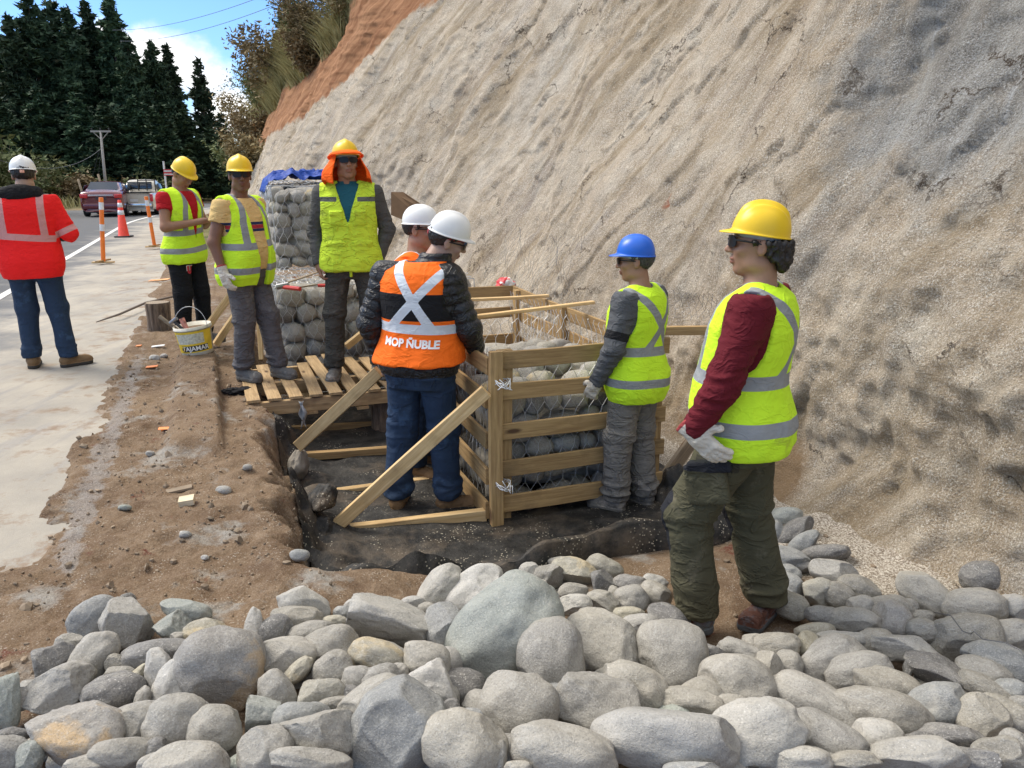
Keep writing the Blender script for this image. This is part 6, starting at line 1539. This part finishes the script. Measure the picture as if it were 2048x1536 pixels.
def wrap_text(txt, size, parent, ac, zc, m, bold=.004):
    cu = bpy.data.curves.new('lettering', 'FONT'); cu.body = txt; cu.size = size; cu.align_x = 'CENTER'; cu.align_y = 'CENTER'; cu.offset = bold; cu.resolution_u = 3
    to = bpy.data.objects.new('tmp', cu); COL.objects.link(to); dg = bpy.context.evaluated_depsgraph_get(); me = bpy.data.meshes.new_from_object(to.evaluated_get(dg)); bpy.data.objects.remove(to)
    for v in me.vertices:
        z_ = zc+v.co.y; r_ = rB+(rT-rB)*z_/hB+.0032; a = ac+v.co.x/r_; v.co = (r_*math.cos(a), r_*math.sin(a), z_)
    me.materials.append(m); return obj('lettering', me, parent)
wrap_text('TAJAMAR', .056, bk, AC+.14, .071, M_white, .0015)
mb = MB(); N_ = 20
pts = [(math.cos(AC-.62+.10*math.cos(a))*(rB+.0125), math.sin(AC-.62+.10*math.cos(a))*(rB+.0125), .072+.019*math.sin(a)) for a in np.linspace(0, 6.28, N_)]
mb.tube(pts, .0028, 5); mb.build('round_emblem', plain('yellow_label', (.80,.56,.04), .5), bk)
mb = MB(); pts = [Vector((rT*math.cos(a)*1.0, -.03+rT*.2*math.sin(a), hB-.02+rT*1.15*math.sin(a))) for a in np.linspace(0.0, math.pi, 26)]; mb.tube(pts, .0028, 6); mb.build('wire_handle', M_wire, bk, smooth=True)
mb = MB(); mb.lathe([(0, hB-.035), (rT-.008, hB-.035)], 30); v0_ = mb.build('sand_filling', M_soil, bk)
def inb(name, lab, p0, p1, r_, m, cat, extra=None):
    M = Matrix.Translation(bk.location)@bk.rotation_euler.to_matrix().to_4x4(); mb = MB(); mb.tube([M@Vector(p0), M@Vector(p1)], r_, 10)
    if extra: extra(mb, M)
    return tag(mb.build(name, m, None, smooth=False, autos=40), lab, cat, 'tools in the bucket')
inb('wooden_tool', 'grey wooden tool handle sticking out left of the paint bucket', (-.03,-.02,.12), (-.27,-.03,.36), .018, [M_greyw], 'tool')  # wooden tool of unknown kind, only its handle stands out of the bucket
inb('hammer', 'hammer with dark handle resting in the paint bucket', (.02,-.06,.15), (-.115,-.07,.31), .013, [plain('dark_grip', (.03,.03,.035), .6), plain('steel', (.3,.3,.31), .4, metal=.8)], 'tool', lambda mb, M: mb.tube([M@Vector((-.155,-.07,.30)), M@Vector((-.085,-.07,.34))], .017, 10, 1))
inb('drink_can', 'small red and white can beside the handles in the bucket', (-.06,.0,.22), (-.09,.01,.32), .024, [plain('red_white_can', (.62,.25,.2), .4, var=.7, scale=25)], 'can')

# ---- delineator posts and cone
M_post = plain('orange_post_plastic', (.85, .20, .02), .45, var=.12); M_refl = plain('silver_reflective_band', (.72,.74,.76), .35); M_rubber = plain('black_rubber', (.03,.03,.032), .8)
def delineator(top, foot, lab):
    mb = MB(); r0 = empty('delineator_post', foot, 0, lab, 'post', 'orange delineator posts'); d = Vector(top)-Vector(foot); L = d.length
    q = Vector((0,0,1)).rotation_difference(d).to_matrix()
    m2 = MB(); m2.lathe([(.001, L), (.036, L), (.040, L-.01), (.040, .02), (.001, .02)], 20, R=q); m2.build('tube', M_post, r0, smooth=True, autos=40)
    for a, b in ((.82, .93), (.50, .60)):
        m3 = MB(); m3.lathe([(.0405, L*a), (.0425, L*a), (.0425, L*b), (.0405, L*b)], 20, R=q); m3.build('reflective_band', M_refl, r0, smooth=True, autos=40)
    for nm, a in (('base_board', 20), ('base_board', 108)): bar(nm, Vector(foot)+Vector((math.cos(R_(a-21)), math.sin(R_(a-21)), 0))*-.21+Vector((0,0,.025+(.03 if a > 50 else 0))), Vector(foot)+Vector((math.cos(R_(a-21)), math.sin(R_(a-21)), 0))*.21+Vector((0,0,.025+(.03 if a > 50 else 0))), .075, .03, M_new if a < 50 else M_old, r0, seed=a)
    return r0
f_ = atz(207, 528, 0); delineator(aty(202, 395, f_.y), f_+Vector((0,0,.01)), 'upright orange and silver post standing on boards left of the cone')
f_ = atz(310, 498, 0); delineator(aty(292, 393, f_.y-.05), f_+Vector((0,0,.03)), 'leaning orange and silver post behind the man with the phone')
f_ = atz(248, 474, 0); cn = empty('traffic_cone', f_+Vector((0,0,.004)), R_(12), 'red and white striped traffic cone on the road shoulder', 'cone'); hC = aty(248, 400, f_.y).z
mb = MB(); mb.lathe([(.035, hC), (.045, hC-.01), (.14, .05), (.16, .03)], 32); mb.build('cone_body', plain('red_cone_plastic', (.85,.06,.03), .5), cn, smooth=True)
mb = MB(); mb.box((0,0,.017), (.42, .42, .034), bev=.01); mb.build('cone_base', M_rubber, cn, autos=30)
for a, b in ((.60, .72), (.80, .92)):
    mb = MB(); rr_ = lambda k: .045+(.14-.045)*(hC*(1-k)-.01)/(hC-.06); mb.lathe([(rr_(a)+.001, hC*a), (rr_(a)+.003, hC*a), (rr_(b)+.003, hC*b), (rr_(b)+.001, hC*b)], 32); mb.build('reflective_band', M_refl, cn, smooth=True)

# ---- cars
M_glass = plain('car_glass', (.02,.025,.03), .06, spec=.9); M_tyre = plain('tyre_rubber', (.018,.018,.019), .85); M_rim = plain('wheel_alloy', (.45,.46,.47), .3, metal=.8)
M_chrome = plain('chrome', (.7,.7,.7), .15, metal=1); M_tail = plain('red_tail_lamp', (.55,.02,.02), .2, coat=.5); M_dkpl = plain('dark_plastic', (.03,.03,.03), .6); M_platem = plain('number_plate_white', (.6,.6,.58), .5)
def car_shell(prof, m, name, parent, half=.86):
    """prof: list of (y, z_belt, z_roof, halfwidth, roof halfwidth) stations from the rear to the front; y runs forward"""
    K = 17; rows = []
    for (y, zb, zr, hw, rw) in prof:
        sec = [(0, .22), (hw*.86, .22), (hw*.97, .30), (hw, .45), (hw*1.0, .62), (hw*.985, zb-.10), (hw*.95, zb)]
        if zr > zb+.02: sec += [(hw*.90, zb+.03), (rw*1.03, (zb+zr)/2+.04), (rw*.97, zr-.07), (rw*.86, zr-.015), (rw*.4, zr), (0, zr+.005)]
        else: sec += [(hw*.88, zb+.02), (hw*.75, zb+.035), (hw*.6, zb+.045), (hw*.45, zb+.05), (hw*.2, zb+.055), (0, zb+.055)]
        rows.append([(x, y, z) for x, z in sec]+[(-x, y, z) for x, z in sec[::-1][1:]])
    P = np.array(rows, float); n = P.shape[1]; V = P.reshape(-1, 3); F = []
    for i in range(len(rows)-1):
        for j in range(n-1): F.append((i*n+j, (i+1)*n+j, (i+1)*n+j+1, i*n+j+1))
    F.append(tuple(range(n-1, -1, -1))); F.append(tuple((len(rows)-1)*n+j for j in range(n)))
    me = make_mesh(name, V, F, True, m); o = obj(name, me, parent); s_ = o.modifiers.new('s', 'SUBSURF'); s_.levels = 2; s_.render_levels = 2; return o
def wheels(parent, ys, hw, r_=.31):
    for y in ys:
        for s_ in (-1, 1):
            R = Matrix.Rotation(R_(90)*s_, 3, 'Y'); mb = MB(); mb.lathe([(r_*.62, -.10), (r_*.95, -.10), (r_, -.06), (r_, .06), (r_*.95, .10), (r_*.62, .10)], 30, R=R)
            w_ = mb.build('wheel', M_tyre, parent, smooth=True, autos=50); w_.location = (s_*(hw-.10), y, r_)
            mb = MB(); mb.lathe([(r_*.62, .09), (r_*.5, .06), (.06, .075), (.001, .08)], 20, R=R)
            for k in range(5): a = k*1.2566; mb.box(R@Vector((math.cos(a)*r_*.33, math.sin(a)*r_*.33, .08)), (.04, r_*.5, .05), (a if False else 0, 0, 0))
            mb.build('rim', M_rim, w_, smooth=False)
cpt = atz(207, 434, 0); hd = math.atan2(.93, -.3612-.10)
sed = empty('parked_sedan', (cpt.x-.0, cpt.y, 0), hd-math.pi/2+R_(-9), 'maroon sedan parked on the road, seen from behind', 'car'); 
M_mred = plain('maroon_car_paint', (.13,.010,.022), .25, coat=1, var=.05)
car_shell([(0, .80, 0, .74, 0), (.05, .98, 0, .82, 0), (.25, 1.03, 0, .845, 0), (.60, 1.04, 1.08, .85, .66), (1.15, 1.02, 1.42, .855, .60), (1.7, 1.0, 1.475, .86, .60), (2.5, .97, 1.46, .86, .60), (3.1, .96, 1.20, .855, .64), (3.5, .95, 0, .85, 0), (4.1, .82, 0, .82, 0), (4.35, .66, 0, .72, 0)], M_mred, 'body', sed)
mb = MB(); mb.add([(-.60, .60, 1.09), (.60, .60, 1.09), (.52, 1.13, 1.405), (-.52, 1.13, 1.405)], [(0,1,2,3)]); mb.v = [(x, y-.035, z+.035) for x, y, z in mb.v]; mb.build('rear_window', M_glass, sed)
for s_ in (-1, 1):
    mb = MB(); mb.box((s_*.66, .02, .86), (.30, .10, .17), (0, 0, s_*.25), bev=.03); mb.build('tail_light', M_tail, sed, autos=40)
    mb = MB(); mb.box((s_*.835, 1.9, 1.18), (.03, 1.5, .27), (0, -s_*.38, 0), bev=.02); mb.build('side_window', M_glass, sed, autos=40)
    mb = MB(); mb.box((s_*1.0, 2.75, 1.02), (.20, .10, .13), bev=.03); mb.build('wing_mirror', M_dkpl, sed, autos=40)
mb = MB(); mb.box((0, -.03, .90), (.95, .03, .035), bev=.01); mb.build('chrome_trim', M_chrome, sed, autos=40)
mb = MB(); mb.box((0, -.005, .78), (.42, .02, .13), bev=.005); mb.build('number_plate', plain('dark_plate', (.06,.03,.035), .5), sed)
mb = MB(); mb.box((0, .02, .45), (1.45, .16, .24), bev=.06); mb.build('bumper', M_mred, sed, autos=50)
mb = MB(); mb.box((0, .3, .22), (1.3, .5, .10)); mb.build('underbody', M_dkpl, sed)
wheels(sed, (.85, 3.4), .86)
cp = atz(272, 431, 0); pk_ = empty('parked_pickup', (cp.x, cp.y, 0), sed.rotation_euler.z+R_(-3), 'beige pickup parked ahead of the maroon sedan', 'car')
M_beige = plain('beige_car_paint', (.50,.46,.38), .3, coat=.8, var=.05)
car_shell([(0, 1.02, 0, .84, 0), (.06, 1.06, 0, .88, 0), (1.6, 1.06, 0, .90, 0), (1.72, 1.06, 1.25, .90, .70), (1.95, 1.08, 1.68, .90, .68), (2.6, 1.08, 1.74, .90, .68), (3.3, 1.06, 1.68, .90, .68), (3.9, 1.03, 1.12, .90, .74), (4.9, .95, 0, .88, 0), (5.1, .7, 0, .80, 0)], M_beige, 'body', pk_)
mb = MB(); mb.box((0, 1.73, 1.42), (1.15, .04, .36), (R_(-14), 0, 0), bev=.03); mb.build('rear_window', M_glass, pk_, autos=40)
mb = MB(); mb.box((0, .7, 1.115), (1.45, 1.5, .012)); mb.build('load_bed', M_dkpl, pk_)
for s_ in (-1, 1):
    mb = MB(); mb.box((s_*.79, .03, .84), (.15, .10, .36), bev=.03); mb.build('tail_light', M_tail, pk_, autos=40)
    mb = MB(); mb.box((s_*.85, 2.6, 1.35), (.03, 1.3, .34), (0, -s_*.3, 0), bev=.03); mb.build('side_window', M_glass, pk_, autos=40)
    mb = MB(); mb.box((s_*1.08, 3.35, 1.22), (.22, .10, .18), bev=.03); mb.build('wing_mirror', M_dkpl, pk_, autos=40)
mb = MB(); mb.box((0, -.05, .50), (1.6, .14, .16), bev=.03); mb.build('bumper', M_chrome, pk_, autos=40)
mb = MB(); mb.box((0, -.03, .72), (.36, .02, .12)); mb.build('number_plate', M_platem, pk_)
wheels(pk_, (1.1, 4.1), .90, .36)
# ---- utility pole, guys and overhead wires
M_conc = plain('weathered_concrete', (.34,.32,.29), .9, bump=.3)
pb = aty(211, 380, 47); pb = Vector((pb.x, pb.y, 0)); ptop = aty(201, 262, 47)
up_ = empty('utility_pole', pb, 0, 'grey utility pole with a crossarm in front of the pines', 'utility pole')
mb = MB(); mb.tube([(0,0,-.2), Vector(ptop)-pb], [.10, .06], 10); mb.build('pole', M_conc, up_, smooth=True)
tl_ = Vector(ptop)-pb; mb = MB(); mb.box(tl_+Vector((0,0,-.02)), (1.15, .10, .10)); mb.tube([tl_+Vector((-.45,0,-.05)), tl_+Vector((0,0,-.5))], .025, 5); mb.tube([tl_+Vector((.45,0,-.05)), tl_+Vector((0,0,-.5))], .025, 5); mb.build('crossarm', M_conc, up_)
for xo in (-.5, 0, .5): mb = MB(); mb.lathe([(.03, 0), (.05, .03), (.03, .06), (.05, .09), (.001, .13)], 8, c=tl_+Vector((xo,0,.05))); mb.build('insulator', M_dkpl, up_, smooth=True)
pk_.scale = (.9, .9, .9)
for gx in (-1.6, -.95): mb = MB(); mb.tube([tl_+Vector((0,0,-.6)), Vector((gx, .4, 0))], .014, 4); mb.build('guy_wire', M_dkpl, up_)
def cable(lab, a, b, sag, r_=.012):
    mb = MB(); pts = []
    for i in range(25): u = i/24; p = Vector(a)*(1-u)+Vector(b)*u; p.z -= sag*4*u*(1-u); pts.append(p)
    mb.tube(pts, r_, 4); tag(mb.build('overhead_cable', plain('cable_grey', (.12,.13,.15), .6), None), lab, 'cable', 'overhead cables across the sky')
cable('upper of the two long cables across the blue sky', aty(225, 60, 55), aty(640, -55, 30), .5)
cable('lower of the two long cables across the blue sky', aty(240, 82, 55), aty(640, -28, 30), .5)
cable('upper of the two cables ending behind the bank shrubs', aty(420, 180, 70), aty(600, 55, 40), .3, .012)
cable('lower of the two cables ending behind the bank shrubs', aty(430, 192, 70), aty(600, 80, 40), .3, .012)
cable('cable running low from the left edge to the pole', aty(-30, 310, 30), Vector(ptop)+Vector((0,0,-.9)), .8, .010)
# far gate and signs
gt = empty('metal_gate', atz(300, 428, 0), R_(20), 'thin dark metal gate beside the road beyond the pickup', 'gate'); mb = MB()
for q in (-.35, .0, .35): mb.tube([(q,0,0), (q,0,1.55)], .025, 6)
for q in (.1, .8, 1.5): mb.tube([(-.35,0,q), (.35,0,q)], .02, 6)
mb.build('gate_frame', M_dkpl, gt)
sg = aty(348, 345, 26); sgn = empty('road_sign', (sg.x, sg.y, 0), R_(20), 'small red and white road works board behind the shoulder of the phone man', 'sign')
mb = MB(); mb.tube([(-.28,0,0), (-.28,0,sg.z+.35)], .03, 6); mb.tube([(.28,0,0), (.28,0,sg.z+.1)], .03, 6); mb.build('sign_post', plain('white_post', (.7,.7,.7), .5), sgn)
mb = MB(); mb.box((0,-.02,sg.z), (.62,.02,.20)); mb.build('board', plain('red_sign_face', (.5,.03,.03), .5), sgn); mb = MB(); mb.box((0,-.035,sg.z+.045), (.6,.012,.05)); mb.box((0,-.035,sg.z-.055), (.6,.012,.04)); mb.build('white_stripe', M_platem, sgn)
for px, py0, py1, Y, lab in [(156, 385, 358, 44, 'left'), (196, 372, 348, 46, 'right')]:
    a = aty(px, py1, Y); mb = MB(); mb.tube([(a.x+.25, a.y, 0), (a.x, a.y, a.z)], .06, 6); tag(mb.build('fence_post', M_greyw, None, smooth=True), lab+' leaning wooden post by the far verge behind the cars', 'post', 'leaning posts on the far verge')

# ---- tarpaulin, tools, fabric bundle, nets, litter
M_tarp = clothmat('blue_tarpaulin', (.015, .06, .32), rough=.5, wr=.8)
sa = np.linspace(.58, 1.50, 70); ta_ = np.linspace(8.75, 9.6, 60); Sg, Tg = np.meshgrid(sa, ta_, indexing='ij'); Pq = np.stack([Sg.ravel()*4, Tg.ravel()*4, 0*Sg.ravel()], 1)
rd = ridge(Pq, 3, 9).reshape(Sg.shape); edge_ = 1-((Sg-1.04)/.47)**4*1.0-((Tg-9.2)/.5)**4*.4; zz = 1.55+.07*np.maximum(rd, -.2)*np.clip(edge_, .1, 1)+.05*np.clip(edge_, 0, 1)
zz = zz-.12*sst(.64, .56, Sg)
P = np.stack([.9325*Sg-.3612*Tg, .3612*Sg+.9325*Tg, zz], -1); tp = obj('tarpaulin', grid_mesh(P, 'tarp', M_tarp)); tp.modifiers.new('t', 'SOLIDIFY').thickness = .004
tag(tp, 'crumpled blue tarpaulin on top of the tall gabion', 'tarpaulin')
M_redp = plain('red_tool_plastic', (.6,.04,.03), .4)
def tool(nm, lab, a, b, z_, r_=.014, m=None, head=None):
    mb = MB(); A_, B_ = atz(*a, z_), atz(*b, z_); mb.tube([A_, B_], r_, 8); 
    if head: mb.tube([A_+Vector((-.05,0,.0)), A_+Vector((.05,.0,.02))], head, 8, 1)
    return tag(mb.build(nm, [m or M_redp, plain('steel', (.3,.3,.31), .4, metal=.8)], None, smooth=False, autos=40), lab, 'tool', 'tools on the low gabion')
tool('bolt_cutter', 'red handled cutter lying at the left corner of the low gabion lid', (566, 574), (600, 578), .715, .018, None, .024)
tool('pliers', 'small red handled pliers near the sleeve of the orange flapped man', (636, 571), (655, 571), .71, .014)
timber('flat grey stick across the lid of the low gabion', atz(575, 565, .72), atz(640, 542, .72), .03, .012, M_greyw, name='stick', seed=14)
timber('thin grey rod across the front of the low gabion lid', atz(588, 577, .715), atz(660, 566, .715), .015, .012, M_greyw, name='rod', seed=15)
M_brown = plain('brown_board', (.24,.15,.085), .8)
a, b, c_, d_ = aty(782, 430, 7.9), aty(782, 384, 7.9), aty(806, 384, 8.0), aty(905, 450, 8.0); mb = MB()
off_ = Vector((0, .03, 0)); vs = [a, b, c_, d_, aty(880, 470, 8.0)]; mb.add(vs+[q+off_ for q in vs], [(0,4,3,2,1), (5,6,7,8,9)]+[(i, (i+1)%5, (i+1)%5+5, i+5) for i in range(5)])
tag(mb.build('brown_board', M_brown, None), 'brown board leaning behind the two white helmets', 'board')
def lump(nm, lab, cat, c, d, m, seed, amp=.2):
    v, f = ICO4; v = v*(1+amp*1.3*vn(v*1.7+seed, seed)[:, None]+amp*.45*vn(v*np.array([6, 2.2, 3])+seed, seed+1)[:, None]+.02*ridge(v*4, 2, seed)[:, None]); v = v*A3(d)/2; return tag(obj(nm, make_mesh(nm, v, f, True, m), None, c), lab, cat)
c = aty(1012, 572, 6.9); lump('bag', 'crumpled red and white bag behind the crate', 'bag', c, (.18, .16, .16), mat('red_white_bag', lambda t: dict(Base_Color=t.mix(t.mr(t.noise(t.co(), 9, 2), .49, .52), (.62,.04,.05), (.7,.68,.66)), Roughness=.5)), 3)
c = aty(1352, 985, 4.55); lump('fabric_bundle', 'rolled up black fabric bundle at the cliff foot behind the olive trousers', 'fabric', c-Vector((.02,0,.02)), (.30, .26, .34), M_fabric, 5, .25)
c = aty(1310, 955, 4.75); lump('fabric_bundle', 'small black fabric heap beside the right post of the crate', 'fabric', c-Vector((0,0,.05)), (.28, .22, .16), M_fabric, 6, .25)
c = aty(655, 975, 4.05); lump('fabric_fold', 'twisted black fabric corner heaped at the bench edge', 'fabric', c+Vector((-.03,0,-.06)), (.16, .30, .12), M_fabric, 8, .14)
c = aty(662, 1085, 3.85); lump('fabric_fold', 'black fabric folded over the foot of the long brace', 'fabric', c+Vector((-.05,.05,0)), (.16, .16, .26), M_fabric, 9, .14)
c = aty(588, 925, 4.62); lump('sand_bag', 'grey sandy rag lump at the low end of the held brace', 'rag', c+Vector((0,.08,-.05)), (.13, .20, .20), plain('sandy_cloth', (.24,.215,.18), .95, bump=.8, var=.3), 10, .12)
c = atz(473, 782, .02); lump('rag', 'black rag on the soil by the left end of the pallet', 'rag', c, (.20, .10, .06), M_black, 11, .35)
# pieces of netting hung on the face
def net_on_face(t0, t1, h0, h1, lab, cell, off=.05, seed=1):
    rg = random.Random(seed)
    hexf = lambda u, v: cliff_pt(t1-u, h0+v)-LDIR*(off+.04*math.sin(u*5+seed)*math.cos(v*6))
    o = hexnet('loose_wire_net', hexf, t1-t0, h1-h0, cell=cell, jit=.012, r=.0018); tag(o, lab, 'wire net', 'loose wire nets on the rock face')
M_wired = plain('dull_thin_wire', (.16,.16,.165), .5, metal=.4)
def net_free(c0, ex, ey, U, V_, lab, cell, seed, drop=.05):
    rg = random.Random(seed); ex = Vector(ex).normalized(); ey = Vector(ey).normalized()
    fn = lambda u, v: Vector(c0)+ex*u+ey*v+LDIR*(-.05*math.sin(u*6+seed)*math.cos(v*7)-.03*math.sin(v*15+u*9))-Vector((0,0,1))*drop*math.sin(u/U*3.14)
    tag(hexnet('loose_wire_net', fn, U, V_, cell=cell, jit=.008, r=.0011, m=M_wired), lab, 'wire net', 'loose wire nets on the rock face')
net_free(W(2.78, 7.9, .55), -RDIR+LDIR*.02, (.36,.14,1), 1.9, .62, 'loose wire net standing against the rock face behind the crate', .085, 1)
net_free(aty(1270, 600, 5.0), aty(1400, 635, 4.75)-aty(1270, 600, 5.0), (.2,.1,1), .5, .16, 'crumpled loose wire net against the rock between the blue and yellow helmets', .035, 2)
mb = MB(); pts = [atz(1868, 1234, -.10)+Vector((0,0,.02)), atz(1900, 1245, -.06)+Vector((0,0,.03)), atz(1925, 1262, -.04), atz(1942, 1268, -.02), atz(1948, 1262, -.0), atz(1965, 1278, -.02), atz(2010, 1285, -.03), atz(2040, 1300, -.03), atz(2060, 1330, -.05)]; mb.tube(pts, .0022, 6)
tag(mb.build('wire_offcut', plain('dull_thin_wire', (.16,.16,.165), .5, metal=.4), None, smooth=True), 'bent steel wire offcut lying over the stones at right', 'wire')
mb = MB(); R0 = Matrix.Rotation(R_(80), 3, 'X')@Matrix.Rotation(R_(78), 3, 'Y'); n_ = 16; V = []; F = []
for i, z_ in enumerate(np.linspace(0, .13, 3)):
    for k in range(n_+1): a = R_(-60)+R_(250)*k/n_; V += [(.036*math.cos(a), .036*math.sin(a), z_), (.032*math.cos(a), .032*math.sin(a), z_)]
w_ = 2*(n_+1)
for i in range(2):
    for k in range(n_): F += [(i*w_+2*k, i*w_+2*k+2, (i+1)*w_+2*k+2, (i+1)*w_+2*k), (i*w_+2*k+1, (i+1)*w_+2*k+1, (i+1)*w_+2*k+3, i*w_+2*k+3)]
mb.add([Matrix.Rotation(R_(90), 3, 'Y')@Matrix.Rotation(R_(30), 3, 'Z')@Vector(q) for q in V], F); g = atz(318, 856, .06); o = mb.build('pipe_offcut', plain('orange_pipe', (.85,.27,.06), .5), None, smooth=True, loc=(g.x, g.y, gz(g.x, g.y)+.015)); o.rotation_euler.z = R_(8)
tag(o, 'broken piece of orange plastic pipe lying on the soil', 'pipe')
def flat(nm, lab, px, py, w_, h_, ang, m, cat, t_=.006, group=None):
    g = atz(px, py, .05); g.z = gz(g.x, g.y); k = (g-cam.location).length/FPX; mb = MB(); mb.box((0,0,t_/2), (w_*k, h_*k*2.2, t_), (R_(6), R_(-5), 0)); o = mb.build(nm, m, None, loc=(g.x, g.y, g.z+.008)); o.rotation_euler.z = R_(ang); return tag(o, lab, cat, group)
M_chip = mat('pale_wood_chip', f_wood((.62,.52,.36), (.80,.70,.5)))
flat('wood_offcut', 'pale square timber offcut on the soil', 373, 998, 26, 10, 15, M_chip, 'offcut', .03)
flat('wood_splinter', 'long grey splinter above the pale offcut', 357, 968, 44, 6, 24, M_greyw, 'splinter', .012)
flat('paper_scrap', 'orange edged white scrap near the leaning orange post', 318, 556, 38, 5, -4, plain('orange_scrap', (.8,.35,.15), .7, var=.5), 'litter', .01)
flat('paper_scrap', 'white paper scrap on the soil left of the bucket', 316, 690, 22, 3, 12, M_white, 'litter')
flat('paper_scrap', 'white paper scrap at the road edge left of the cut log', 235, 703, 24, 3, -5, M_white, 'litter')
flat('paper_scrap', 'small orange scrap beside the broken pebbles', 303, 726, 20, 4, 8, plain('orange_pipe', (.85,.27,.06), .5), 'litter')
flat('paper_scrap', 'tiny orange scrap below the cut log', 277, 689, 10, 3, 0, plain('orange_pipe', (.85,.27,.06), .5), 'litter')
# small clods and straw over the soil
rg = np.random.default_rng(9); Vs = []; Fs = []; v0, f0 = ico(1); nV = 0
for i in range(1500):
    s_ = rg.uniform(-1.0, .42) if i % 3 else rg.uniform(-1.4, 3.0); t_ = rg.uniform(2.3, 7.8) if i % 3 else rg.uniform(2.2, 5)
    if s_ > .45 and t_ > 3.2: continue
    r_ = .0035*(1+rg.exponential(1.0)); p = W(s_, t_); z_ = float(0)
    Vs.append((s_, t_, r_))
Vs = np.array(Vs); zs_ = ground_z(Vs[:, 0], Vs[:, 1]); out = []
for (s_, t_, r_), z_ in zip(Vs, zs_):
    q = v0*r_*rg.uniform(.6, 1.3, 3)*(1+.25*rg.normal(size=(len(v0), 1))); p = W(s_, t_, z_+r_*.3); out.append(q+A3(p)); Fs.append(f0+nV); nV += len(v0)
o = obj('soil_crumbs', make_mesh('crumbs', np.concatenate(out), np.concatenate(Fs), False, plain('soil_crumb', (.24,.185,.13), .95, var=.5, scale=3))); tag(o, 'crumbs of earth and grit scattered over the brown soil', 'grit', kind='stuff')
